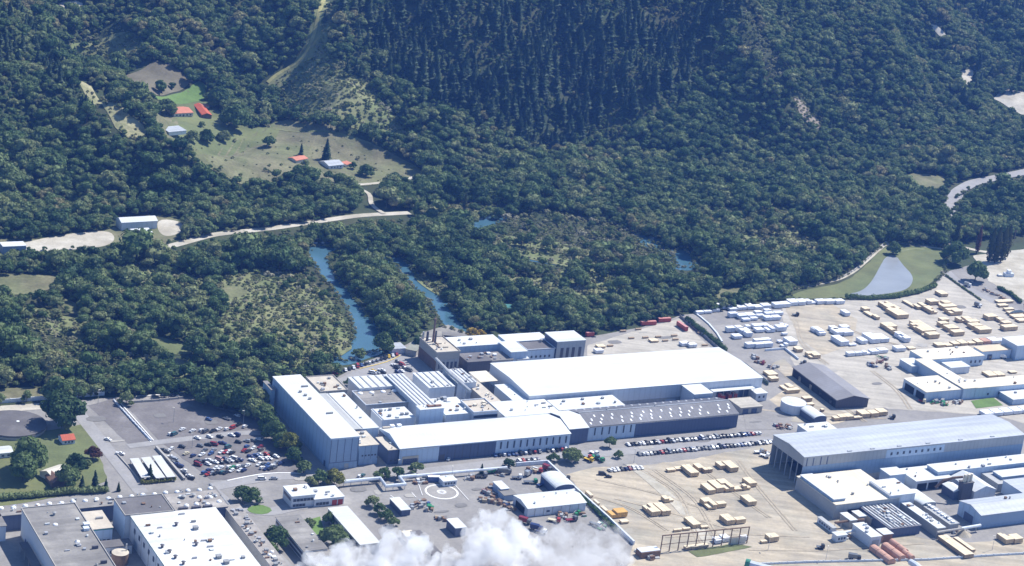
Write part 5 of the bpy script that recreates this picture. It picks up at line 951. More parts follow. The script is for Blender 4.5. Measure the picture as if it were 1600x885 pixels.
for k, (x, y, c, lb) in enumerate(((600,603,'w','white car in the staff parking just left of a dark saloon'),(645,603,'s','silver car behind the dark saloon in the staff parking'),(700,573,'w','white van behind the dark saloon in the staff parking'),(718,600,'k','black saloon alone in front of the ribbed roofs'),(600,578,'y','orange yellow car at the left of the staff parking'),(843,520,'w','white car left of the red car by the boiler house'),(885,475,'d','grey car at the head of the group by the boiler house'),(932,510,'r','red car in the group by the boiler house'),(875,545,'k','black car in the group by the boiler house'),(880,592,'n','navy car nearest the ribbed roofs'),(925,582,'w','white car nearest the ribbed roofs'),(962,545,'s','silver car behind the red car by the boiler house'),(1015,572,'d','grey car at the right end of the boiler house group'))):
    px, py = Z5(x, y); car(px, py, CC[c], R_(-5 if k < 5 else -35), None, lb, 'cars in the staff parking')
for px, py, c, az, lb in ((398.5,685.5,'w',-15,'white car alone beside the grey road left of the carports'),(168.8,687,'w',-20,'white car parked alone on the empty asphalt strip'),(188,709,'w',-5,'white car just above the carport wall'),(276,609,'w',-40,'white car alone at the very back of the car park'),(269,620.5,'k',60,'black car at the back kerb of the car park'),(279,620,'d',60,'grey car at the back kerb of the car park'),(533,747,'w',70,'white car under the trees in front of the tall mill'),(562,744.5,'w',70,'white car below the annex of the tall mill'),(701,717.5,'w',80,'white van alone in front of the dark wall section'),(567,743,'t',70,'teal car beside the white car below the annex'),(941,741,'k',10,'black pickup on the tan lumber yard corner'),(951,745,'k',10,'black van nose to tail with the black pickup'),(428,748,'s',20,'silver car on the grey road in front of the office'),(409,748.5,'w',15,'white car on the grey road in front of the car park')):
    if px == 398.5: continue
    car(px, py, CC[c], R_(az), None, lb, None)
# ---- trucks, trailers, containers and yard machines
def truck(name, label, cat, px, py, az, cab, body, L=8.5, box=True, group=None, low=False):
    p = P(px, py, 1.2); r = empty(name, (p[0], p[1], GZ), az, label, cat, group)
    MB().extrude_y([(L/2-2, .6), (L/2, .6), (L/2, 1.7), (L/2-.35, 2.7), (L/2-2, 2.7)], -1.15, 1.15).build('cab', PAINT[cab], r)
    MB().box(L/2-.28, L/2+.02, -1.0, 1.0, 1.75, 2.45).build('windscreen', M_glass, r)
    c = MB().box(-L/2, L/2-2.1, -.5, .5, .55, .85)
    for x in (L/2-1.0, -L/2+1.2, -L/2+2.4):
        for s in (-1, 1): c.tube([(x, s*.8, .5), (x, s*1.2, .5)], .5, 8)
    c.build('chassis', M_tyre, r)
    if low: MB().box(-L/2, L/2-2.1, -1.2, 1.2, .86, 1.2).build('deck', PAINT[body], r)
    else: MB().box(-L/2, L/2-2.15, -1.2, 1.2, .86, 3.3 if box else 2.0).build('body', PAINT[body], r)
    return r
def trailer(label, px, py, az, col, L=12, W=2.5, h=3.9, cat='trailer', name='trailer', group=None):
    p = P(px, py, 2); r = empty(name, (p[0], p[1], GZ), az, label, cat, group)
    MB().box(-L/2, L/2, -W/2, W/2, 1.1, h).build('body', PAINT[col], r); MB().box(-L/2+.1, L/2-.1, -W/2+.1, W/2-.1, h+.004, h+.1).build('top', paintm('pale_red', (.62,.28,.25)) if col == 'red' else M_steel, r)
    c = MB()
    for x in (-L/2+1, -L/2+2.2, L/2-2):
        for s in (-1, 1): c.tube([(x, s*.75, .5), (x, s*1.2, .5)], .5, 8)
    c.box(-L/2, L/2, -.4, .4, .6, 1.09).build('chassis', M_tyre, r); return r
def container(label, px, py, az, col, L=12.2, h=2.6, z=GZ, top=None, group=None):
    p = P(px, py, h/2); r = empty('container', (p[0], p[1], z), az, label, 'container', group)
    b = MB(); n = int(L/.6)
    pr = [(-L/2+L*i/n, 1.22-(.06 if i % 2 else 0)) for i in range(n+1)]; b.prism(pr+[(x, -y) for x, y in reversed(pr)], .1, h); b.build('body', PAINT[col], r)
    MB().box(-L/2, L/2, -1.2, 1.2, h+.003, h+.07).build('roof', top or paintm('pale_red', (.62,.28,.25)), r)
    MB().box(L/2+.003, L/2+.05, -1.1, 1.1, .15, h-.1).build('door', PAINT[col], r); return r
container('long red container at the back corner of the container yard', 1013, 505.5, GA-R_(2), 'red', 12.2, group='red containers')
container('red container end to end with the long red one', 1038, 500.5, GA-R_(2), 'red', 10, group='red containers')
container('red container standing across at the right of the container yard', 1066, 510.5, NX, 'red', 12.2, 3.2, group='red containers')
container('short red container beside the tall grey block', 921.5, 523, GA, 'red', 6, 2.8, group='red containers')
for k, (x, y) in enumerate(((1124,619.5),(1134,618),(1143,616.5))): trailer(['left','middle','right'][k]+' one of three red trailers at the loading canopy', x, y, NX, 'red', 10, group='red trailers at the loading canopy')
container('blue container with a white roof behind the helipad', 677.5, 749, R_(15), 'blue', 7, 3, top=M_sky)
for (x, y, a, cab, body, L, box, lb) in ((668,747,20,'orange','grey',6,False,'orange and grey truck left of the blue container'),(768,737,25,'green','green',5,False,'green truck by the back wall of the contractor yard'),(752,744,20,'grey','black',7,False,'dark truck right of the white yard cabin'),(788,738,10,'grey','grey',8,True,'grey truck at the back wall of the contractor yard'),(808,746,15,'white','grey',6,False,'white cab truck in the contractor yard'),(825,741,60,'navy','silver',5,True,'navy cab truck standing crosswise in the contractor yard'),(829,753,15,'green','grey',8,False,'long green cab truck in front of the workshop'),(846,757,50,'blue','navy',6,False,'blue truck in the shade of the arched shed'),(840,735,-20,'red','cream',6,False,'red cab truck by the back wall'),(855,733,-35,'grey','dark red',6,True,'dark red truck at the corner of the yard wall'),(863,740,-50,'black','grey',6,False,'black truck beside the yard wall'),
        (820,815,-20,'grey','dark red',7,True,'dark red box truck in front of the workshop'),(838,826,-15,'navy','navy',7,True,'navy box truck near the steam'),(846,831,-15,'white','navy',6,False,'white cab truck behind the navy box truck'),(866,813,-10,'red','cream',7,False,'red and cream truck below the workshop'),(893,812,30,'grey','dark red',7,False,'rusty truck below the right end of the workshop'),(930,819,-30,'white','grey',7,False,'white cab truck beside the boundary pipe'),
        (920,718,-30,'yellow','yellow',6,False,'yellow truck on the verge in front of the dark wall'),(930,714,-50,'teal','green',6,False,'teal and green truck beside the yellow truck'),(938,718,-50,'green','teal',6,False,'green truck at the right of the teal truck'),(928,708,-40,'white','white',6,False,'white truck behind the teal truck'),(918,714,-40,'red','silver',6,False,'red cab truck behind the yellow truck'),
        (1335,872,-5,'black','grey',7,True,'dark truck by the fence at the bottom of the sawmill'),(1282,855,0,'black','grey',4.5,False,'small black loader on the tan ground'),(1186,706,20,'silver','white',6,False,'silver truck at the open end of the sawmill'),(1195,712,-20,'white','white',6,False,'white truck at the shadow edge of the sawmill'),
        (1243,492,10,'black','grey',5,False,'dark forklift near the white packs row'),(1441,627,-20,'cream','red',5,False,'cream loader at the corner of the planer block'),(1544,559,-10,'grey','black',5,False,'dark truck in the sawmill yard'),(1566,558,0,'white','white',6,True,'white van truck beside the tall white cube'),(1528,478,-35,'white','grey',6,True,'white box truck on the access road'),(1512,446,-30,'white','silver',6,True,'white truck parked under the roadside tree'),(1402,669,0,'white','white',5,False,'white loader in the sawmill yard'),(1394,652,0,'black','grey',4,False,'dark forklift near the tan stacks'),(884,748,-8,'black','grey',5,False,'black loader by the lumber yard wall'),(1255,567,-30,'black','grey',4,False,'small dark forklift beside the gable shed ridge')):
    truck('truck', lb, 'truck', x, y, R_(a), cab, body, L, box, low=not box)
def machine(label, px, py, az, cols, seed, cat='scrap'):
    """a heap of cast off machine parts as one thing"""
    g = random.Random(seed); p = P(px, py); r = empty('scrap_heap', (p[0], p[1], .12), az, label, cat, 'scrap heaps and machine parts')
    for c in cols:
        b = MB()
        for _ in range(4):
            x, y = g.uniform(-3.5, 3.5), g.uniform(-2.5, 2.5); w_, d_, h_ = g.uniform(.5, 1.6), g.uniform(.4, 1.2), g.uniform(.5, 2.2)
            if g.random() < .35: b.tube([(x-w_*1.6, y, .4+h_*.3), (x+w_*1.6, y+d_, .4+h_*.5)], .25, 6)
            else: b.box(x-w_, x+w_, y-d_, y+d_, 0, h_)
        b.build('scrap_part', c, r)
M_wood = mat('weathered_wood', (.34,.29,.22), .9, .2, .5, 3)
for k, (x, y, nm) in enumerate(((768,762,'left of the white yard shed'),(764,772,'left of the lean-to'),(774,785,'at the left corner of the workshop'),(786,788,'under the left wall of the workshop'),(760,784,'on the open asphalt by the steam'),(798,795,'below the left end of the workshop'),(833,737,'by the back wall of the contractor yard'),(780,742,'behind the white yard shed'),(735,748,'right of the white yard cabin'),(878,808,'below the workshop among trucks'),(905,806,'at the lower right corner of the workshop'),(940,826,'beside the boundary pipe in the steam'),(655,755,'left of the blue container'),(658,787,'beside the helipad on pallets'),(648,793,'in front of the little white store'),(672,797,'below the helipad'),(690,812,'above the steam beside the white store'),(1006,866,'at the foot of the steel gantry'),(1018,873,'left of the steel gantry in the corner'),(1200,710,'at the open end of the sawmill'),(1340,825,'between the kiln huts'),(1352,830,'in front of the kiln block'),(1318,838,'beside the small square hut'),(1490,832,'at the end of the white kiln'),(1388,575,'beside the blue hut of the sawmill'),(1375,567,'left of the blue hut of the sawmill'),(1362,572,'at the edge of the tan corner'),(1380,560,'behind the blue hut of the sawmill'),(1556,462,'on the bank of the access road'),(1540,455,'near the top of the access road'),(1568,469,'on the lower bank of the access road'),(1190,568,'behind the big white warehouse corner'),(1180,560,'behind the right corner of the white roof'),(1208,575,'beside the pale gravel lane'),(1218,668,'behind the left end of the sawmill'),(1232,669,'left of the low flat store'),(1506,600,'at the edge of the cream wing'),(1460,630,'below the planer block'),(1475,632,'between the planer block and the lawn'),(1495,630,'left of the green lawn'))):
    machine('jumbled heap of machine parts and timber '+nm, x, y, random.uniform(0, 3), [M_rust, M_grey, random.choice([M_wood, M_steel, PAINT['blue'], PAINT['green'], PAINT['dark red'], M_wroof])], 50+k)
# ================================================ timber stacks and wrapped packs
M_tim = mat('fresh_timber', (.56,.43,.275), .85, .12, .3, 2, stripe=(1.25,.14,0)); M_timtop = mat('timber_top', (.70,.60,.43), .85, .1, .3, 2, stripe=(1.25,.10,0)); M_timo = mat('orange_timber', (.60,.36,.12), .85, .12, .3, 2, stripe=(1.25,.14,0))
M_timd = mat('weathered_timber', (.38,.29,.20), .9, .14, .3, 2, stripe=(1.25,.14,0)); M_wrap = mat('white_wrap', (.78,.80,.84), .4, .05, .4, 2); M_wrapside = mat('white_wrap_side', (.66,.70,.78), .4, .06, .4, 2); M_pink = mat('pink_timber', (.50,.30,.23), .85, .14, .3, 2, stripe=(1.2,.1,0))
def stack(label, A, B, C, h, kind='tan', group=None, z=GZ, az=GA):
    a, z0, az, L, D = place(A, B, C, h, az, 0); L = max(L, 1.6); D = max(D, 1.6); g = random.Random(int(A[0]*7+A[1]*13))
    side, top = {'tan': (M_tim, M_timtop), 'orange': (M_timo, M_timo), 'dark': (M_timd, M_timtop), 'brown': (M_timd, M_timd), 'white': (M_wrapside, M_wrap), 'pink': (M_pink, M_pink)}[kind]
    nm, cat = ('wrapped_pack', 'timber pack') if kind == 'white' else ('timber_stack', 'timber stack'); r = empty(nm, (a[0], a[1], z), az, label, cat, group)
    nx = max(1, round(L/3.4)); nz = max(1, round(h/1.15)); ny = max(1, round(D/5)); b = MB(); t = MB()
    for i in range(nx):
        for j in range(ny):
            drop = 0 if g.random() < .93 else 1; n_ = max(1, nz-drop)
            for k in range(n_):
                e = g.uniform(.02, .12); x0, x1, y0, y1 = L*i/nx+e, L*(i+1)/nx-e, D*j/ny+e, D*(j+1)/ny-e; z0_, z1_ = .12+(h-.12)*k/nz+.08, .12+(h-.12)*(k+1)/nz
                b.box(x0, x1, y0, y1, z0_, z1_-.03)
                if k == n_-1: t.box(x0-.03, x1+.03, y0-.03, y1+.03, z1_-.028, z1_+.03)
    for j in range(3*ny): y = D*(j+.5)/(3*ny); b.box(.1, L-.1, y-.06, y+.06, 0, .19)
    b.build('packs', side, r); t.build('top_layer' if kind != 'white' else 'cover', top, r); return r
ZA = zz(900, 685, 4.426); q3 = lambda Z, a: [Z(*p) for p in a]
LY = [(525,515,585,505,480,455,2.9,'tan'),(600,510,655,500,550,450,2.9,'tan'),(615,425,680,418,600,400,2.4,'tan'),(250,525,362,515,238,492,3.2,'orange'),(318,585,370,580,308,566,1.2,'tan'),(795,245,850,236,755,185,2.6,'tan'),(846,210,885,203,815,178,2.3,'tan'),(637,225,690,218,630,210,1.4,'tan'),(697,205,740,198,688,188,2.4,'dark'),(890,223,945,215,885,205,2.2,'dark'),(1000,195,1055,187,978,163,2.4,'tan'),(1070,210,1125,202,1035,158,2.9,'tan'),(920,365,965,357,878,315,2.6,'tan'),(975,350,1025,342,925,293,3.0,'tan'),(1040,345,1095,337,980,286,3.1,'tan'),(1100,358,1150,350,1095,335,1.3,'tan'),(1160,335,1210,327,1150,318,2.8,'tan'),(1200,317,1252,310,1165,275,2.6,'tan'),(920,470,978,461,870,415,2.8,'tan'),(985,460,1042,453,978,440,2.6,'tan'),(1195,445,1252,438,1150,396,2.7,'tan'),(810,603,865,596,750,548,2.4,'tan'),(1045,575,1105,568,1000,530,2.9,'tan'),(1112,570,1180,563,1105,548,2.7,'tan'),(680,640,735,633,675,630,1.2,'tan'),(745,632,795,626,740,621,1.2,'tan'),(870,620,920,614,865,608,1.2,'tan'),(970,712,1015,706,955,685,2.2,'white'),(1025,700,1072,694,1008,668,2.2,'white'),(1150,692,1195,686,1143,674,2.2,'white'),(760,762,920,742,752,745,1.6,'dark'),(1340,692,1410,685,1325,662,3.0,'tan'),(1285,720,1330,715,1280,706,1.2,'tan'),(100,400,120,397,80,365,1.6,'tan'),(150,455,165,452,130,425,1.6,'tan'),(205,505,225,502,180,470,1.8,'tan')]
LYL = ['left of a pair in the left part of the yard','right of a pair in the left part of the yard','small one behind the left pair','orange one by the yard wall','low one just below the orange stack','broad one at the back of the yard','behind the broad one at the back','low one at the far left of the back group','weathered one beside the broad back stack','weathered one right of the broad back stack','left of two at the back right','right of two at the back right','left of three side by side in the middle','middle of three side by side','right of three side by side','low one right of the three','beside the low one right of the three','long one at the right end of the middle group','broad one in the third group back','smaller one right of the broad third group stack','lone one nearest the sawmill shadow','lone one just behind the gantry','broad one nearest the gantry right end','square one at the right of the gantry pair','low left pack behind the gantry','low right pack behind the gantry','low pack right of the lone stack','left white pack under the gantry','right white pack under the gantry','white pack at the right end of the gantry','long low brown stack under the gantry','lone one near the pipes by the sawmill','low one left of the lone pipes stack','narrow one by the upper yard wall','narrow one halfway down the yard wall','narrow one just above the orange stack']
for (ax, ay, bx_, by, cx_, cy, h, kd), lb in zip(LY, LYL):
    stack(('white wrapped timber packs, ' if kd == 'white' else 'cream timber stack, ' if kd == 'tan' else 'brown timber stack, ' if kd == 'dark' else 'timber stack, ')+lb, *q3(ZA, ((ax,ay),(bx_,by),(cx_,cy))), h, kd, 'timber stacks in the front lumber yard')
ZB = zz(1420, 430, 8.85)
UR = [(130,430,255,425,90,385,3.2),(60,440,100,432,15,345,1.4),(310,500,400,492,255,425,2.8),(300,375,425,370,280,330,2.9),(450,395,590,385,425,355,2.8),(480,445,668,432,450,405,3.0),(585,515,750,505,530,460,3.2),(460,625,565,618,440,590,2.6),(445,680,560,672,415,645,2.9),(555,745,705,735,520,690,2.9),(630,800,783,792,590,760,3.1),(700,620,870,605,675,580,2.8),(845,655,985,645,825,615,2.8),(880,710,1025,700,850,665,2.9),(985,765,1155,755,935,712,3.2),(1100,585,1240,578,1078,540,3.0),(1260,625,1320,618,1245,590,2.2),(1320,670,1430,662,1300,635,2.6),(1330,730,1515,718,1298,690,3.1),
      (60,665,195,655,40,630,2.9),(95,720,280,705,75,665,3.0),(190,780,385,768,155,715,3.1),(285,835,440,828,250,790,3.2),(215,845,250,840,205,815,1.2),(450,270,545,262,440,215,2.4),(1240,380,1445,360,1230,345,1.4),(1260,430,1380,420,1250,400,1.4),(1340,480,1460,470,1330,455,1.6),(1390,530,1600,515,1380,500,1.6),(1460,590,1640,575,1450,545,1.6),(1530,640,1640,630,1510,600,1.6)]
URL = ['broad one at the left end of the back row','long low one leaning against the left back stack','second group left, in front of the back row','reddish topped one at the head of the middle group','one behind the two long middle stacks','long one second from the front of the middle group','broad front one of the middle back group','small one at the head of the centre group','second of the centre group','third of the centre group','front one of the centre group','back one of the right centre group','second of the right centre group','third of the right centre group','broad front one of the right centre group','lone one near the access road','small one between the right hand stacks','middle one of the right hand column','front one of the right hand column','back one of the left front block','second one of the left front block','third one of the left front block','front one of the left front block','low one at the corner of the left front block','small one by the hedge','flat one at the top of the roadside row','flat one second in the roadside row','flat one third in the roadside row','long flat one at the right edge','second long flat one at the right edge','last flat one of the roadside row']
for (ax, ay, bx_, by, cx_, cy, h), lb in zip(UR, URL): stack('cream timber stack, upper yard, '+lb, *q3(ZB, ((ax,ay),(bx_,by),(cx_,cy))), h, 'tan', 'timber stacks in the upper yard')
ZC = zz(1240, 455, 8.85)
UC = [(980,255,1060,248,955,220,2.6,'tan'),(1070,325,1130,318,1035,258,2.6,'tan'),(1150,368,1195,362,1130,325,2.2,'tan'),(1250,200,1375,190,1195,150,2.8,'tan'),(1330,250,1480,240,1270,195,3.0,'tan'),(1440,340,1590,325,1330,240,3.2,'tan'),(1290,500,1440,490,1240,440,2.9,'tan'),(1380,560,1440,552,1330,495,2.7,'tan'),(1460,610,1520,600,1400,540,2.7,'tan'),(720,310,785,303,700,258,2.8,'white'),(1545,660,1620,652,1520,562,3.4,'white'),(350,560,425,553,290,495,3.0,'white'),(365,590,450,583,355,560,2.2,'white'),(290,540,330,535,262,500,2.6,'white'),(560,535,640,528,530,480,2.8,'white'),(600,580,690,570,545,520,2.8,'white'),(705,580,830,568,665,515,2.9,'white'),(670,505,780,498,655,470,2.2,'white'),(660,710,770,700,575,615,3.4,'white'),(945,695,1030,688,910,640,2.8,'white'),(1090,675,1200,662,1010,580,3.4,'white'),(1215,670,1325,658,1170,590,3.0,'white'),(780,750,875,742,765,728,1.2,'white'),(1430,800,1560,790,1420,755,2.8,'white'),(760,870,855,862,745,840,2.4,'white'),(865,862,960,855,850,840,2.4,'white'),(970,852,1070,845,960,822,2.4,'white'),(1085,845,1190,838,1075,805,2.4,'white'),(1200,828,1310,818,1190,790,2.4,'white')]
UCL = ['head of the short tan column','middle of the short tan column','tail of the short tan column','back one of the big tan block near the hedge','second one of the big tan block','broad front one of the big tan block','back one of the diagonal tan row','second of the diagonal tan row','last of the diagonal tan row','small lone one in the open yard','at the end of the diagonal tan row','back one of the left lone group','front one of the left lone group','left one of the left lone group','head of the middle white group','second of the middle white group','broad right one of the middle white group','back right one of the middle white group','tall lone one in front of the middle group','small left one of a row of three','tall middle one of a row of three','right one of a row of three','low flat one beside the tall lone packs','lone one above the green machine hut','first in the front white row','second in the front white row','third in the front white row','fourth in the front white row','fifth in the front white row']
for (ax, ay, bx_, by, cx_, cy, h, kd), lb in zip(UC, UCL): stack(('white wrapped timber packs, ' if kd == 'white' else 'cream timber stack, ')+lb, *q3(ZC, ((ax,ay),(bx_,by),(cx_,cy))), h, kd, 'stacks in the middle of the upper yard')
ZD = zz(1080, 455, 8.85)
UW = [(80,298,180,290,72,275,1.8),(195,290,290,280,185,262,1.8),(300,265,395,255,290,235,1.9),(395,215,470,205,390,168,2.6),(480,222,585,212,470,192,2.0),(540,255,640,245,525,222,2.0),(660,235,770,228,620,195,2.2),(790,222,880,212,765,162,2.6),(890,230,990,222,880,190,2.2),(1000,210,1110,202,990,170,2.4),
      (540,320,650,312,550,290,3.2),(665,350,775,342,650,310,2.6),(790,345,895,335,775,300,2.4),(840,385,925,378,830,360,1.8),(725,402,825,395,715,375,1.8),(900,300,985,292,890,272,2.2),(925,345,1015,338,915,320,2.2),(1030,275,1110,268,1020,248,2.2),(1040,320,1150,310,1025,290,2.4),(1035,375,1130,368,1030,340,2.6),(1145,370,1245,362,1140,335,2.4),(1165,310,1275,300,1160,280,2.2),
      (510,520,615,512,500,490,3.4),(650,520,730,512,625,478,3.2),(700,555,820,545,660,510,3.2),(770,590,850,582,745,545,3.2),(600,635,715,628,590,595,2.2),(770,495,825,490,755,470,2.2),(875,490,1000,480,860,455,2.4),(910,545,1015,535,890,505,2.2),(1010,485,1090,478,1000,445,2.6),(1065,530,1165,520,1035,485,3.0),(1205,510,1325,500,1170,470,3.2),(1245,470,1355,462,1235,445,2.2),(1270,595,1335,588,1260,575,1.6),
      (780,745,885,738,765,710,3.0),(900,745,1015,735,890,710,3.0),(1020,735,1135,725,1010,700,3.0),(890,690,1000,682,880,660,2.4),(1000,682,1110,672,990,650,2.4),(1260,745,1350,738,1250,720,2.2),(1365,705,1475,695,1310,640,3.2),(1215,705,1270,700,1205,680,1.4),
      (1165,195,1270,185,1150,155,3.0),(1280,188,1375,178,1260,145,2.8),(1385,165,1485,158,1365,122,2.8),(1500,158,1590,150,1480,115,2.8)]
rown = [(10, 'the back row of white packs along the hedge'), (12, 'the second row of white packs'), (13, 'the third row of white packs'), (8, 'the front row of white packs'), (4, 'the white pack row along the pond hedge')]; i0 = 0
for n_, where in rown:
    for k in range(n_):
        ax, ay, bx_, by, cx_, cy, h = UW[i0+k]; stack('white wrapped timber pack, %s in %s' % (ORD[k], where), *q3(ZD, ((ax,ay),(bx_,by),(cx_,cy))), h, 'white', 'white wrapped packs at the far yard')
    i0 += n_
for k in range(6):
    x0 = [60,190,330,455,590,-60][k]; x1 = x0+125; stack('white wrapped timber pack along the pond hedge, '+['left of the first gap','right of the first gap','before the second gap','after the second gap','at the right end of the row','at the left start of the row'][k], *q3(ZC, ((x0+8,148),(x1-2,140),(x0,112))), 2.6, 'white', 'white packs along the pond hedge')
ZE = zz(1200, 540, 6.32)
for (ax, ay, bx_, by, cx_, cy, h, kd), lb in zip([(290,45,350,40,270,15,2.2,'tan'),(425,105,525,98,370,65,2.6,'tan'),(10,295,100,285,-5,250,1.8,'tan'),(35,335,105,325,25,305,2.2,'tan'),(165,420,260,410,150,380,2.2,'tan'),(195,450,320,440,185,425,2.4,'tan'),(360,530,440,522,350,505,2.6,'dark'),(375,590,460,582,365,570,1.4,'tan'),(660,725,710,718,640,700,2.0,'tan'),(715,715,780,708,705,685,2.4,'tan'),(785,710,850,702,775,675,2.4,'tan'),(930,685,1015,678,915,640,2.8,'tan'),(1025,678,1100,670,1010,640,2.8,'tan'),(1105,665,1185,655,1090,625,2.8,'tan'),(855,720,935,712,850,700,1.4,'dark'),(530,640,560,637,525,625,1.6,'dark')],
    ['behind the ridge of the dark shed','broad one behind the dark gable shed','first of the row by the gravel lane','second of the row by the gravel lane','third of the row by the gravel lane','fourth of the row by the gravel lane','brown one right of the white tank','low one below the brown one','left one of the row behind the sawmill roof','second of the row behind the sawmill roof','third of the row behind the sawmill roof','left of three tall ones behind the sawmill','middle of three tall ones behind the sawmill','right of three tall ones behind the sawmill','low brown one before the three tall ones','tiny one by the arched store']):
    stack('timber stack, '+lb, *q3(ZE, ((ax,ay),(bx_,by),(cx_,cy))), h, kd, 'timber stacks round the dark gable shed')
ZF = zz(1400, 500, 5.9)
for (ax, ay, bx_, by, cx_, cy, h, kd), lb in zip([(385,240,460,235,375,210,1.8,'tan'),(470,232,530,228,460,205,1.8,'tan'),(535,228,600,224,525,200,1.8,'tan'),(605,222,665,216,595,185,2.2,'tan'),(680,220,735,215,675,198,1.6,'tan'),(750,210,805,204,735,178,2.2,'tan'),(815,204,875,198,805,170,2.2,'pink'),(890,200,960,192,880,162,2.2,'white'),(965,196,1015,190,955,172,2.0,'white'),(860,520,935,512,815,475,1.6,'tan'),(945,515,1010,508,905,478,1.6,'tan'),(1060,490,1180,520,1040,470,1.0,'tan'),(125,270,180,262,118,245,1.2,'tan')],
    ['first of the line behind the cream wing','second of the line behind the cream wing','third of the line behind the cream wing','fourth of the line behind the cream wing','fifth of the line behind the cream wing','sixth of the line behind the cream wing','pinkish one in the line behind the cream wing','white one in the line behind the cream wing','white one at the end of the line behind the cream wing','left one in the enclosed sawmill yard','right one in the enclosed sawmill yard','flat one at the right of the enclosed yard','low one at the left end of the cream wing']):
    stack('timber stack, '+lb, *q3(ZF, ((ax,ay),(bx_,by),(cx_,cy))), h, kd, 'timber stacks behind the cream wings')
for k in range(5): stack('white wrapped packs in the line behind the sawmill roof, '+ORD[k]+' from the left', (1540+k*15,648-k*1.5), (1553+k*15,646.5-k*1.5), (1537+k*15,641-k*1.5), 2.4, 'white', 'white packs behind the sawmill roof')
ZG = zz(1420, 730, 5.71)
for A, B, C, h, kd, lb in (((870,655),(945,648),(790,595),3,'tan','left cream stack at the bottom right corner'),((950,650),(1025,640),(890,605),3,'tan','right cream stack at the bottom right corner'),((500,790),(550,755),(350,605),2.4,'dark','long weathered stack running down from the kilns'),((560,745),(590,735),(440,625),1.6,'dark','thin weathered stack beside the long weathered one')): stack(lb, ZG(*A), ZG(*B), ZG(*C), h, kd)
ZH = zz(1240, 730, 5.71)
for A, B, C, lb in (((850,830),(910,815),(750,690),'left one of the round topped pink log stacks'),((945,800),(1005,785),(860,670),'middle one of the round topped pink log stacks'),((985,745),(1020,730),(895,640),'right one of the round topped pink log stacks'),((1040,800),(1085,790),(1010,735),'short one right of the pink log stacks')):
    a, z0, az, L, D = place(ZH(*A), ZH(*B), ZH(*C), 3, GA, 0); r = empty('log_stack', (a[0], a[1], GZ), az, lb, 'log stack', 'pink log stacks')
    n = max(2, int(D/6)); 
    for k in range(n):
        b = MB(); pr = [(L*.5+L*.5*math.cos(t), 1.2+1.9*math.sin(t)) for t in np.linspace(-.2, math.pi+.2, 9)]; b.extrude_y([(L, 0)]+pr+[(0, 0)], D*k/n+.15, D*(k+1)/n-.15); b.build('log_bundle', M_pink, r)
# ================================================ trees and plants on the site, each with trunk and crown
def site_tree(name, label, cat, px, py, h, kind='broad', wd=1.0, lm=None, group=None, seed=None, drape=False, shrub=False):
    g = np.random.default_rng(seed if seed is not None else int(px*31+py*17)); q = PT(px, py) if drape else P(px, py)
    r = empty(name, (q[0], q[1], q[2]), g.uniform(0, 6.28), label, cat, group); lm = lm or {'broad': ML_broad, 'con': ML_con, 'col': ML_poplar}[kind]
    big = h > 9
    if kind == 'broad': a = broad(g, lm, nl=24 if big else 13, ncard=60 if big else 34, spread=.42*wd, hh=.62, low=.2 if not shrub else .12, cs=.05 if big else .07)
    elif kind == 'con': a = conifer(g, lm, tiers=12, rad=.17*wd, base=.05)
    else: a = column(g, 420, .115*wd)
    sc = np.array([h, h, h]); me = np_tree('crown', a[0]*sc, a[1], a[2]*sc, a[3], None, lm); link('crown', me, r)
    t = trunk_mb(h, h*.02+.05, g, 3 if kind == 'broad' else 0, .6 if kind != 'con' else .9); t.build('trunk', M_bark, r); return r
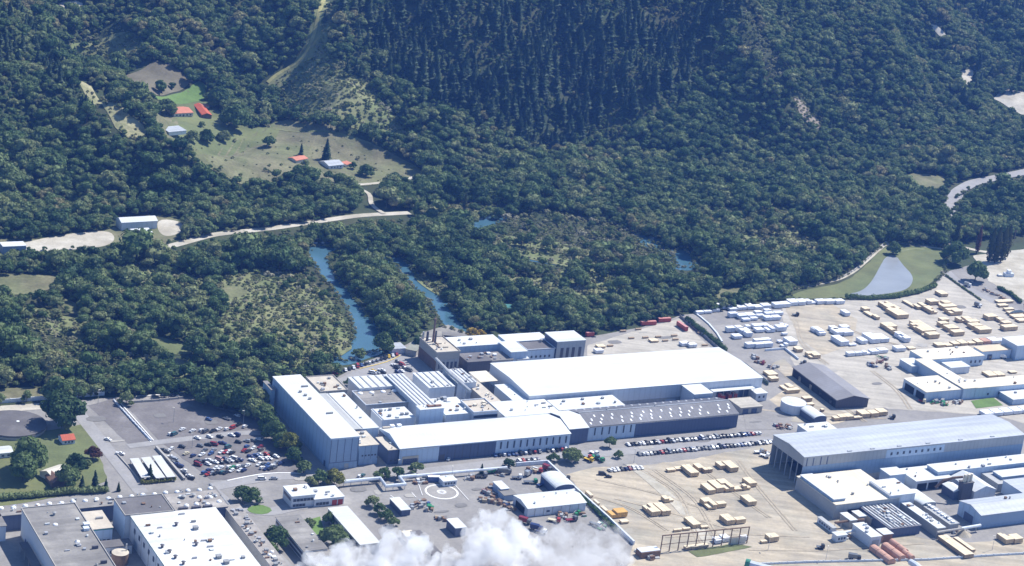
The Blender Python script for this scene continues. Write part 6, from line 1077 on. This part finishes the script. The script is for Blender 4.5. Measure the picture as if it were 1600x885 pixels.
TR = [('broadleaf_tree','dark leafy tree at the bend of the mill wall belt',396,655,14,'broad',.9,None),('broadleaf_tree','dark tree tucked against the far part of the shaded mill wall',420,676,13,'broad',.85,None),('broadleaf_tree','small dark tree low against the shaded mill wall',438,700,10,'broad',.9,None),('broadleaf_tree','dark tree below the yellow green tree at the mill wall',458,722,10,'broad',.9,None),('broadleaf_tree','dark tree at the near end of the belt along the mill wall',474,740,9,'broad',1.,None),
 ('broadleaf_tree','big dark broad tree between the round reservoir and the car park',97,668,24,'broad',.95,None),('broadleaf_tree','dark round tree at the back kerb of the car park',197,632,9,'broad',1.,None),
 ('broadleaf_tree','tall dark tree behind the old garden house',45,735,20,'broad',.8,None),('broadleaf_tree','dark tree beside the lawn left of the old garden house',35,752,17,'broad',.8,None),('broadleaf_tree','round dark tree on the cottage lawn',118,736,11,'broad',.9,None),('broadleaf_tree','copper leaved round tree at the right of the cottage lawn',145,719,9,'broad',1.,ML_copper),
 ('broadleaf_tree','dark tree close right of the old garden house',105,762,14,'broad',.9,None),('broadleaf_tree','small bush at the corner of the cottage lawn',136,730,5,'broad',1.2,None),
 ('conifer_tree','slim conifer in the garden row left of the road',128,765,9,'con',1.3,None),('conifer_tree','slim conifer at the right end of the garden row',148,760,10,'con',1.3,None),('conifer_tree','small conifer next to the roadside end of the garden',185,768,6,'con',1.3,None),('conifer_tree','slim conifer near the middle of the garden row',165,768,8,'con',1.3,None),
 ('conifer_tree','tall dark conifer among the carports',234,750,10,'con',1.2,None),
 ('broadleaf_tree','grey green tree in the shade of the tall mill wall',428,690,14,'broad',.95,None),('broadleaf_tree','yellow green tree standing in the shade of the tall mill',452,706,13,'broad',.9,ML_lime),('broadleaf_tree','dark tree at the far end of the tall mill wall',412,662,14,'broad',.9,None),('broadleaf_tree','dark tree between the car park and the tall mill',405,640,15,'broad',.9,None),
 ('broadleaf_tree','large dark tree at the back corner of the car park',322,632,18,'broad',.95,None),('broadleaf_tree','large dark tree right of the back corner of the car park',350,640,19,'broad',.95,None),('broadleaf_tree','large dark tree behind the right end of the car park',378,646,18,'broad',.9,None),
 ('broadleaf_tree','green tree in front of the tall mill corner',500,757,9,'broad',1.1,None),('broadleaf_tree','yellowish green tree in front of the tall mill corner',522,758,10,'broad',1.1,ML_lime),('broadleaf_tree','dark bush beside the office roof',485,760,7,'broad',1.1,None),
 ('broadleaf_tree','grey green bush below the sandy annex',600,747,7,'broad',1.1,None),('broadleaf_tree','grey green tree left of the entrance block',620,748,8,'broad',1.,None),('broadleaf_tree','dark tree below the entrance block',650,742,9,'broad',1.,None),('broadleaf_tree','pale bush at the bend of the white pipe',590,750,6,'broad',1.2,None),
 ('broadleaf_tree','round bush by the road in front of the slit windows',795,731,6.5,'broad',1.1,None),('broadleaf_tree','broad grey green tree at the corner of the yard wall',893,722,10,'broad',1.25,None),('broadleaf_tree','low bush left of the broad grey green tree',865,722,6,'broad',1.3,None),('broadleaf_tree','small upright tree by the warehouse end wall',952,700,8,'broad',.8,None),('broadleaf_tree','small round bush on the asphalt near the lumber yard',966,716,5,'broad',1.2,None),('conifer_tree','small dark conifer by the back wall of the contractor yard',752,741,7,'con',1.4,None),
 ('broadleaf_tree','dark round tree beside the grey drive',379,786,11,'broad',.95,None),('broadleaf_tree','dark conical tree left of the bright lawn',392,786,10,'broad',.85,None),('broadleaf_tree','dark tree beside the left bar building',430,855,13,'broad',1.,None),('broadleaf_tree','lighter tree in front of the dark tree at the left bar building',420,870,9,'broad',1.,None),('broadleaf_tree','round dark bush at the head of the courtyard lawn',483,826,7,'broad',1.1,None),('broadleaf_tree','dark round tree in the courtyard between the bar buildings',514,820,8,'broad',1.,None),('broadleaf_tree','big dark round tree filling the courtyard',519,856,14,'broad',1.,None),('broadleaf_tree','pale green bush at the foot of the courtyard',528,864,8,'broad',1.1,ML_lime),('broadleaf_tree','dark hedge tree at the top of the drive below the helipad',582,792,7,'broad',1.1,None),('broadleaf_tree','dark hedge tree in the middle of the row below the helipad',592,804,7,'broad',1.1,None),('broadleaf_tree','dark hedge tree near the bottom of the row below the helipad',603,814,7,'broad',1.1,None),('broadleaf_tree','last dark hedge tree before the steam',614,822,6,'broad',1.1,None),
 ('broadleaf_tree','golden yellow tree behind the white river wing',738,531,9,'broad',1.2,ML_gold),('broadleaf_tree','second golden tree behind the white river wing',750,530,7.5,'broad',1.1,ML_gold),('broadleaf_tree','yellow green sapling on the river bank',642,516,6,'broad',1.,ML_lime),('broadleaf_tree','dark tree on the water at the river parking',598,551,15,'broad',.75,None),('broadleaf_tree','dark conical tree left of the boiler house',654,545,10,'broad',.7,None),('broadleaf_tree','dark bush at the corner of the flat roofed hall',545,604,6,'broad',1.1,None),('broadleaf_tree','olive bush on the bank behind the river parking',560,560,8,'broad',1.2,None),
 ('broadleaf_tree','dark round tree at the tip of the pond',1396,398,12,'broad',.9,None),('broadleaf_tree','big dark tree casting a shadow over the pond bank',1490,412,20,'broad',1.05,None),('broadleaf_tree','round dark green tree beside the access road',1523,440,18,'broad',.95,None),('broadleaf_tree','dark tree at the end of the upper lumber yard by the bush',1102,462,17,'broad',.95,None),('broadleaf_tree','dark bush in the upper left corner by the white packs',1165,462,9,'broad',1.1,None),
 ('poplar_tree','tall slim poplar left of the rail siding',1492,385,26,'col',.75,None),('poplar_tree','leaning brown poplar beside the rail siding',1526,396,24,'col',.75,ML_copper),('poplar_tree','left poplar of the dense dark group',1545,410,30,'col',1.,None),('poplar_tree','middle poplar of the dense dark group',1554,411,31,'col',1.,None),('poplar_tree','right poplar of the dense dark group',1563,410,31,'col',1.,None),('poplar_tree','rear poplar of the dense dark group',1570,404,30,'col',1.,None),('poplar_tree','dark poplar at the right edge of the picture',1603,488,30,'col',.8,None),
 ('poplar_tree','pale slim poplar in the bush right of the pond path',1311,362,19,'col',.9,None),('poplar_tree','pale slim poplar left of its twin in the bush',1325,366,16,'col',1.,None),('poplar_tree','pale poplar standing in the river bush',724,340,20,'col',.8,None)]
for nm, lb, px, py, h, kd, wd, lm in TR: site_tree(nm, lb, 'tree', px, py, h, kd, wd, lm)
FT = [('conifer_tree','tall dark conifer on the farm pasture',509,252,21,'con',1.35),('broadleaf_tree','round dark tree alone on the upper pasture',420,230,11,'broad',1.),('broadleaf_tree','large round tree behind the farm paddock',366,203,24,'broad',.95),('broadleaf_tree','dark tree left of the red roofed farm house',260,180,16,'broad',.9),('broadleaf_tree','yellow green tree at the top of the pasture',430,186,14,'broad',1.),('broadleaf_tree','bare brownish tree on the lower pasture',571,276,12,'broad',1.),('broadleaf_tree','small dark tree right of the cottage',551,265,7,'broad',1.),('broadleaf_tree','bush below the orange red hut',477,262,7,'broad',1.),('broadleaf_tree','dark hedge tree beside the pale blue shed',300,222,11,'broad',1.1),('broadleaf_tree','second dark hedge tree beside the pale blue shed',322,222,12,'broad',1.1),('broadleaf_tree','dark round tree at the end of the farm hedge',349,221,11,'broad',1.),('broadleaf_tree','small round tree on the farm lawn',315,199,6,'broad',1.),('broadleaf_tree','big dark tree behind the farm sheds',340,168,20,'broad',.9),('conifer_tree','dark conifer behind the orange red hut',470,244,12,'con',1.2),('broadleaf_tree','dark tree on the lower edge of the pasture',530,290,12,'broad',1.),('broadleaf_tree','round tree at the farm road gate',513,282,9,'broad',1.)]
for nm, lb, px, py, h, kd, wd in FT: site_tree(nm, lb, 'tree', px, py, h, kd, wd, drape=True)
# hedges
def hedge(label, pts, h, w_, seed, lm=ML_broad):
    g = np.random.default_rng(seed); c = np.array([P(*a)[:2] for a in pts]); d = np.r_[0, np.cumsum(np.hypot(*np.diff(c, axis=0).T))]; n = int(d[-1]/1.6)
    lv, lq, cv, cf = [], [], [], []; o = oc = 0
    for s in np.linspace(0, d[-1], n):
        q = np.array([np.interp(s, d, c[:, 0]), np.interp(s, d, c[:, 1]), 0]); r = w_*g.uniform(.8, 1.25); hh = h*g.uniform(.75, 1.2); dd = g.normal(0, 1, (26, 3)); dd[:, 2] = abs(dd[:, 2]); dd /= np.linalg.norm(dd, axis=1)[:, None]; ce = q+np.array([0, 0, hh*.5])
        a, f = cards(ce+dd*np.array([r, r, hh*.55]), dd, .4, g); lv.append(a); lq.append(f+o); o += len(a); w2 = IV*(1+g.uniform(-.2, .15, (len(IV), 1)))*np.array([r, r, hh*.55])*.9+ce; cv.append(w2); cf.append(IF+oc); oc += len(w2)
    me = np_tree('hedge', np.concatenate(lv), np.concatenate(lq), np.concatenate(cv), np.concatenate(cf), None, lm); return tag(link('hedge', me), label, 'hedge')
hedge('long clipped hedge between the pond and the lumber yard', [(1322,467),(1360,469),(1400,466),(1435,459),(1462,449)], 4, 1.8, 1)
hedge('scrubby hedge between the container yard and the white packs', [(1072,502),(1085,512),(1100,524),(1118,538),(1132,550)], 4, 2.2, 2)
hedge('low hedge along the top of the white pack rows', [(1110,478),(1150,471),(1200,470),(1240,469)], 3, 1.8, 3)
hedge('garden hedge along the domed strip hall', [(0,782),(40,779),(80,775),(120,772),(165,770)], 4, 2.2, 4)
hedge('low hedge along the access road', [(1478,432),(1500,448),(1532,470)], 1.6, .8, 5)
hedge('green bank along the access road', [(1560,452),(1580,462),(1594,474)], 3, 1.8, 6)
hedge('rough hedge along the inner side of the yard wall', [(905,775),(925,795),(945,815),(965,832)], 2.2, 1.3, 7)
hedge('planted bed behind the carports', [(222,757),(245,755),(272,752)], 2.2, 1.3, 8, ML_lime)
# ================================================ tanks, pipes, walls, poles
def disc_thing(name, label, cat, px, py, r, h, wall, top, topname='roof', rim=0, seg=40):
    c = P(px, py); ro = empty(name, (c[0], c[1], 0), 0, label, cat); MB().cyl(0, 0, 0, h, r, seg).build('wall', wall, ro); MB().tube([(0,0,h+.01),(0,0,h+.25),(0,0,h+.5+r*.03)], r*1.01, seg, 0, r*.3 if rim == 0 else r).build(topname, top, ro)
    return ro
rs = disc_thing('reservoir', 'round reservoir under a dark grey cover', 'reservoir', 20, 668, 18.5, 1.6, M_cwall, mat('reservoir_cover', (.115,.11,.115), .9, .12, .1, .7, stain=((.17,.165,.165), .6, .08)), 'cover', rim=1, seg=64)
MB().cyl(2, 3, 2.2, 2.9, .9, 12).build('hatch', M_sky, rs)
tk = disc_thing('storage_tank', 'round white storage tank with a pale roof', 'tank', 1238, 642, 8.2, 6.5, M_wwall, M_wroof)
MB().tube([(8.4,-1,0),(8.4,-1,6.8)], .25, 6).build('ladder', M_steel, tk)
ct = disc_thing('courtyard_tank', 'brown round tank in the courtyard of the grey mill', 'tank', 187, 880, 4.2, 6, M_rust, M_tanroof)
MB().cyl(2.5, 2, 6.4, 10, .4, 8).build('flue', M_steel, ct)
for px, py, r, h, lb in ((993,622,1.6,5,'left rooftop silo among the plant in front of the white warehouse'),(1002,622,1.6,5,'right rooftop silo among the plant in front of the white warehouse'),(1012,617,1.4,5,'slim steel silo by the front wall of the white warehouse')): disc_thing('silo', lb, 'silo', px, py, r, h, M_steel, M_wroof, seg=16)
def boxes(name, label, cat, px, py, z, az, parts, group=None):
    p = P(px, py, z); r = empty(name, (p[0], p[1], z), az, label, cat, group)
    for nm, mt_, bs_ in parts:
        b = MB(); [b.box(*q) for q in bs_]; b.build(nm, mt_, r)
    return r
for k, (px, py, lb) in enumerate(((1000,627,'white cooling unit behind the black roof'),(1027,625,'grey cooling unit with a fan deck behind the black roof'),(988,628,'small pale cooling unit beside the flat white roof'),(1044,628,'low white unit at the right of the fan deck'))):
    boxes('cooling_unit', lb, 'cooling unit', px, py, .15, GA, [('body', M_gwall if k == 1 else M_wwall, [(-4,4,-2,2,0,4.5 if k < 2 else 2.5)]), ('fan_deck', M_grey, [(-3.6,3.6,-1.6,1.6,(4.51 if k < 2 else 2.51),(5.1 if k < 2 else 2.9))])])
# white wrapped pallets and debris in the container yard
for k, (px, py, kd, lb) in enumerate(((935,543,'tan','tan boards pile beside the tall grey block'),(932,549,'white','long white sheet pile beside the tall grey block'),(950,541,'dark','dark bundle at the edge of the concrete yard'),(1018,534,'tan','row of boards in the middle of the container yard'),(1036,533,'dark','second row of boards in the container yard'),(1052,531,'dark','dark boards at the right of the container yard'),(1066,538,'white','big white wrapped pile behind the warehouse roof'),(1078,540,'white','second white wrapped pile behind the warehouse roof'),(994,515,'dark','brown boards left of the red containers'),(970,518,'dark','long dark beam on the container yard'),(983,529,'dark','short dark beam in the line across the yard'),(1005,528,'dark','third dark beam in the line across the yard'),(1025,527,'dark','fourth dark beam in the line across the yard'),(1050,525,'dark','last dark beam in the line across the yard'),(1091,521,'dark','dark crate by the yard fence'),(1098,540,'dark','pallets at the end of the yard fence'))):
    w_ = 12 if kd != 'dark' else 9; hh = {'tan': 1.2, 'white': 2.2, 'dark': .9}[kd]; stack(lb, (px, py), (px+w_, py-w_*.055), (px-(4 if kd != 'dark' else 1.2), py-(4 if kd != 'dark' else 1.4)), hh, 'brown' if kd == 'dark' else kd)
# boundary walls, fences and pipes
def wall_line(name, label, cat, pts, h, t, mt_, posts=0):
    c = [P(*a)[:2] for a in pts]; r = empty(name, (c[0][0], c[0][1], 0), 0, label, cat); b = MB()
    for a, q in zip(c[:-1], c[1:]):
        d = (q-a)/np.hypot(*(q-a)); n = np.array([-d[1], d[0]])*t/2; pr = [a+n-c[0], a-n-c[0], q-n-c[0], q+n-c[0]]; b.prism([tuple(x) for x in pr], 0, h)
    b.build('panel', mt_, r); p = MB()
    if posts:
        for a, q in zip(c[:-1], c[1:]):
            L_ = np.hypot(*(q-a)); 
            for k in range(int(L_/posts)+1): x, y = a+(q-a)*k*posts/L_-c[0]; p.box(x-t*.7, x+t*.7, y-t*.7, y+t*.7, 0, h+.25)
        p.build('posts', mt_, r)
    return r
wall_line('boundary_wall', 'long pale wall along the back of the left site', 'wall', [(-60,634),(0,630.5),(80,624),(163,618)], 2.4, .5, M_wwall, 6)
wall_line('boundary_wall', 'low pale wall at the back of the dark car park', 'wall', [(207,630),(250,627),(286,623)], 1.4, .5, M_cwall, 6)
wall_line('walkway_wall', 'white kerbed walkway between the two dark asphalt areas', 'wall', [(178,627),(205,657),(236,690)], 1.0, .6, M_wwall, 5)
wall_line('carport_wall', 'pale concrete wall right of the carports', 'wall', [(244,701),(265,724),(288,751)], 1.6, 1.2, M_cwall)
wall_line('carport_wall', 'low concrete kerb wall left of the carports', 'wall', [(182,710),(200,730),(218,752)], .9, .5, M_cwall)
wall_line('boundary_wall', 'long white wall along the right of the contractor yard', 'wall', [(855.5,725.7),(900,768),(950,813),(990,852)], 2.4, 1.0, M_wwall)
wall_line('boundary_wall', 'white wall along the back of the contractor yard', 'wall', [(806,729),(830,727),(855,725.3)], 2.4, .8, M_wwall)
wall_line('site_fence', 'thin fence behind the container yard', 'fence', [(1062,496),(1090,518),(1125,549),(1165,572),(1200,600)], 2.0, .25, M_grey, 4)
wall_line('site_fence', 'dark fence beside the pale gravel lane', 'fence', [(1128,556),(1165,580),(1200,603)], 2.2, .4, mat('green_fence', (.05,.08,.07), .8, .2, .5, 2), 4)
wall_line('embankment_wall', 'pale low wall on the crest of the pond embankment', 'wall', [(1232,452),(1275,444),(1312,436),(1335,423),(1360,401),(1384,379)], 1.0, .8, M_cwall, 8)
wall_line('yard_kerb', 'white kerbed edge of the far lumber yard', 'wall', [(1084,489),(1095,497),(1108,508),(1120,522),(1128,535)], 1.0, 1.2, M_wwall)
wall_line('yard_kerb', 'pale kerb round the small yard behind the dark shed', 'wall', [(1195,549),(1226,546.5),(1247,563)], 1.6, .6, M_wwall)
wall_line('bottom_fence', 'long pale rail fence along the bottom of the sawmill', 'fence', [(1165,884),(1260,880),(1350,878),(1450,876),(1540,870),(1610,866)], 1.3, .35, M_wwall, 5)
wall_line('drive_kerb', 'pale kerb wall round the bright lawn', 'wall', [(369,776),(382,790),(412,786)], .8, .5, M_cwall)
def pipe(name, label, pts, r, z, mt_, cat='pipe', sup=9):
    c = [P(px, py, z) for px, py in pts]; o = empty(name, (c[0][0], c[0][1], 0), 0, label, cat); off = np.array([c[0][0], c[0][1], 0])
    MB().tube([q-off for q in c], r, 8).build('pipe_run', mt_, o); s = MB()
    for a, q in zip(c[:-1], c[1:]):
        L_ = np.linalg.norm(q-a)
        for k in range(int(L_/sup)+1): x, y, _ = a+(q-a)*(k+.5)*sup/max(L_, sup)-off if (k+.5)*sup < L_ else a-off; s.box(x-.15, x+.15, y-.15, y+.15, 0, z-r*.6)
    s.build('supports', M_steel, o); return o
pipe('insulated_pipe', 'white insulated pipe zigzagging in front of the tall mill', [(537,753),(565,750),(594,747.5),(603,760),(633,757),(624,746),(650,743)], 1.1, 3, M_wwall)
pipe('insulated_pipe', 'long white insulated pipe along the back of the contractor yard', [(650,743.5),(700,739),(750,734.5),(792,731)], .9, 3, M_wwall)
pipe('conveyor', 'long grey overhead conveyor crossing the ribbed roofs', [(681,561),(705,586),(735,612)], 1.1, 14.5, M_gwall, 'conveyor', 14)
pipe('pipe_rack', 'dark covered pipe rack running down beside the white roofed mill', [(328,757),(352,784),(378,814),(404,845),(440,890)], .9, 6, M_grey, 'pipe rack', 10)
pipe('transfer_pipe', 'brown pipe from the hut to the boiler huts', [(1305,817),(1328,814),(1350,812)], .7, 4, M_rust)
pipe('transfer_pipe', 'pale pipe from the square hut to the kiln block', [(1316,833),(1335,829),(1352,826)], .7, 3.5, M_wwall)
pipe('transfer_pipe', 'pale pipe from the kilns to the dust cone', [(1464,832),(1490,828),(1505,826)], .7, 4, M_cwall)
pipe('transfer_pipe', 'white pipe elbow at the left corner of the long shed', [(1502,826),(1520,823),(1532,821)], .9, 4, M_wwall)
pipe('effluent_pipe', 'big white pipe at the bottom edge with a green end', [(1172,882),(1195,888),(1225,896)], 2.2, 4, M_wwall)
pipe('effluent_pipe', 'short white pipe stub by the bottom fence', [(1422,878),(1432,884),(1440,892)], 1.8, 3, M_wwall)
c = P(1172, 882, 4); d_ = P(1195, 888, 4)-c; d_ /= np.linalg.norm(d_); 
tag(MB().tube([c-d_*2.5, c-d_*.1], 2.6, 16).build('valve_head', mat('green_cap', (.06,.24,.17), .5, .1, .5, 2)), 'green round end cap on the big white pipe', 'valve')
# steel gantry
tp = [(1035.6,837.5),(1171,824)]; a, q = P(*tp[0], 10), P(*tp[1], 10); r = empty('steel_gantry', (a[0], a[1], 0), math.atan2(q[1]-a[1], q[0]-a[0]), 'long open steel gantry frame at the front of the lumber yard', 'gantry'); L_ = float(np.hypot(*(q-a)[:2]))
for k in range(11): x = L_*k/10; MB().box(x-.22, x+.22, -.22, .22, 0, 9.9).build('post', M_rust, r)
MB().box(-.4, L_+.4, -.25, .25, 9.9, 10.4).build('top_beam', M_rust, r); MB().box(.25, L_-.25, -.1, .1, 4.6, 4.9).build('rail', M_rust, r)
MB().box(L_*.78, L_*.98, -.14, -.11, .3, 4.4).build('mesh_panel', M_steel, r)
a, q = P(1020, 856, 0), P(1030, 868, 0); c = P(1008, 868, 0)
boxes('loading_ramp', 'rusty frame ramp at the left foot of the gantry', 'ramp', 1012, 868, .1, GA, [('frame', M_rust, [(-6,6,-3,-2.6,0,3.5),(-6,6,2.6,3,0,3.5),(-6,-5.6,-2.5,2.5,0,3.5)]), ('deck', M_wwall, [(-6,6,-2.5,2.5,3.51,3.8)])])
# dust cone and heaps
for px, py, r, h, mt_, lb in ((1505,836,5,3.2,M_tan,'tan sawdust cone by the pipe end'),(180,380,0,0,None,'')):
    if mt_: p = P(px, py); g = random.Random(5); n = 14; vs = [(r*math.cos(6.283*k/n)*g.uniform(.85,1.15), r*math.sin(6.283*k/n)*g.uniform(.85,1.15), 0) for k in range(n)]+[(0,0,h)]; tag(MB().add(vs, [(k,(k+1)%n,n) for k in range(n)]).build('dust_heap', mt_, None, (p[0],p[1],.1)), lb, 'heap')
# lamp posts
def lamp(label, px, py, h=9, col=None, group='lamp posts'):
    p = P(px, py); r = empty('lamp_post', (p[0], p[1], 0), random.uniform(0, 6), label, 'lamp post', group); MB().tube([(0,0,0),(0,0,h)], .14, 6, 0, .08).build('pole', M_steel, r); MB().box(-.2, 1.3, -.25, .25, h-.05, h+.2).build('lamp_head', col or M_cream, r)
for px, py, lb in ((380,664,'lamp post in the right of the dark car park'),(271,660,'lamp post in the middle of the dark car park'),(153,632,'lamp post beside the pale back wall'),(300,700,'lamp post near the front of the car park'),(620,742,'lamp post in front of the sandy annex'),(705,752,'lamp post near the white yard cabin'),(990,724,'lamp post at the edge of the lumber yard'),(1200,860,'lamp post at the right of the gantry'),(1290,876,'lamp post by the bottom fence'),(1550,860,'lamp post below the long shed')): lamp(lb, px, py)
# pylons of the power line by the siding
for px, py, lb in ((1500,318,'slim power pole above the rail siding'),(1583,384,'power pole beside the poplars')):
    p = P(px, py); r = empty('power_pole', (p[0], p[1], 0), .4, lb, 'power pole'); MB().tube([(0,0,0),(0,0,14)], .2, 6, 0, .12).build('pole', M_wood, r); MB().box(-1.6, 1.6, -.08, .08, 13, 13.25).build('crossarm', M_wood, r)
# rail wagons by the siding and small plant at the right edge
for k, (px, py) in enumerate(((1518,334),(1530,347),(1542,362))): trailer(['upper','middle','lower'][k]+' pale rail wagon on the siding', px, py, R_(-55), 'silver', 14, 2.6, 3, 'wagon', 'rail_wagon', 'rail wagons on the siding')
boxes('pump_station', 'white box machine on the bare ground at the right edge', 'pump station', 1575, 432, .1, .3, [('body', M_wwall, [(-4,4,-2,2,0,3)]), ('hood', M_sky, [(-1.5,1.5,-1.4,1.4,3.01,5.5)])])
boxes('pump_station', 'low grey plinth beside the white box machine', 'plinth', 1562, 432, .1, .3, [('body', M_gwall, [(-2,2,-1.5,1.5,0,1.2)]), ('lid', M_sky, [(-1.4,1.4,-1,1,1.21,1.6)])])
# ================================================ steam drifting over the front of the yard
def steam(label, blobs, dens, seed):
    """billows: lumpy shells filled with a dense white vapour"""
    g = np.random.default_rng(seed); bm = bmesh.new()
    for px, py, z, r in blobs:
        c = P(px, py, z)
        for k in range(9):
            o = g.normal(0, .5, 3)*r; o[2] *= .8; rr = r*g.uniform(.4, .75)
            bmesh.ops.create_icosphere(bm, subdivisions=3, radius=rr, matrix=Matrix.Translation(Vector(c+o)))
    me = bpy.data.meshes.new('steam'); bm.to_mesh(me); bm.free(); o = link('steam_cloud', me)
    rm_ = o.modifiers.new('merge', 'REMESH'); rm_.mode = 'VOXEL'; rm_.voxel_size = .8
    tx = bpy.data.textures.new('billow', 'CLOUDS'); tx.noise_scale = 4.5; tx.noise_depth = 4; dm = o.modifiers.new('billow', 'DISPLACE'); dm.texture = tx; dm.strength = 9.0; dm.mid_level = .5; dm.texture_coords = 'GLOBAL'
    mt = bpy.data.materials.new('steam_vapour'); mt.use_nodes = True; N, L = nodes(mt); N.remove(N['Principled BSDF']); v = N.new('ShaderNodeVolumePrincipled'); v.inputs['Color'].default_value = (.995,.997,1,1); v.inputs['Anisotropy'].default_value = .2
    tc = N.new('ShaderNodeTexCoord'); n = N.new('ShaderNodeTexNoise'); n.inputs['Scale'].default_value = .09; n.inputs['Detail'].default_value = 7; n.inputs['Roughness'].default_value = .62; n.inputs['Distortion'].default_value = .5; L.new(tc.outputs['Object'], n.inputs['Vector']); mr = N.new('ShaderNodeMapRange'); mr.inputs[1].default_value = .40; mr.inputs[2].default_value = .62; mr.inputs[3].default_value = dens*.02; mr.inputs[4].default_value = dens; L.new(n.outputs['Fac'], mr.inputs[0]); L.new(mr.outputs[0], v.inputs['Density']); L.new(v.outputs[0], N['Material Output'].inputs['Volume'])
    o.data.materials.append(mt); return tag(o, label, kind='stuff')
steam('thick white steam billowing over the bar buildings', [(605,868,14,8),(630,853,15,8),(652,850,16,6),(600,885,12,9),(640,878,13,9),(545,881,12,7),(570,884,12,8),(510,888,11,6),(482,889,11,6),(545,870,12,6),(575,872,13,7),(505,880,11,6),(655,887,12,7)], .27, 1)
steam('white steam billowing below the helipad', [(752,838,18,7),(775,822,20,7),(792,846,18,7),(748,866,14,9),(722,882,12,8),(790,876,14,9),(768,852,18,9),(704,872,12,5),(815,858,14,6)], .26, 2)
steam('thin white steam drifting below the workshop', [(880,855,16,8),(868,838,18,6),(900,870,12,9),(935,850,15,8),(960,848,15,7),(920,880,12,10),(870,880,12,9),(840,888,10,8),(970,875,10,7)], .10, 3)
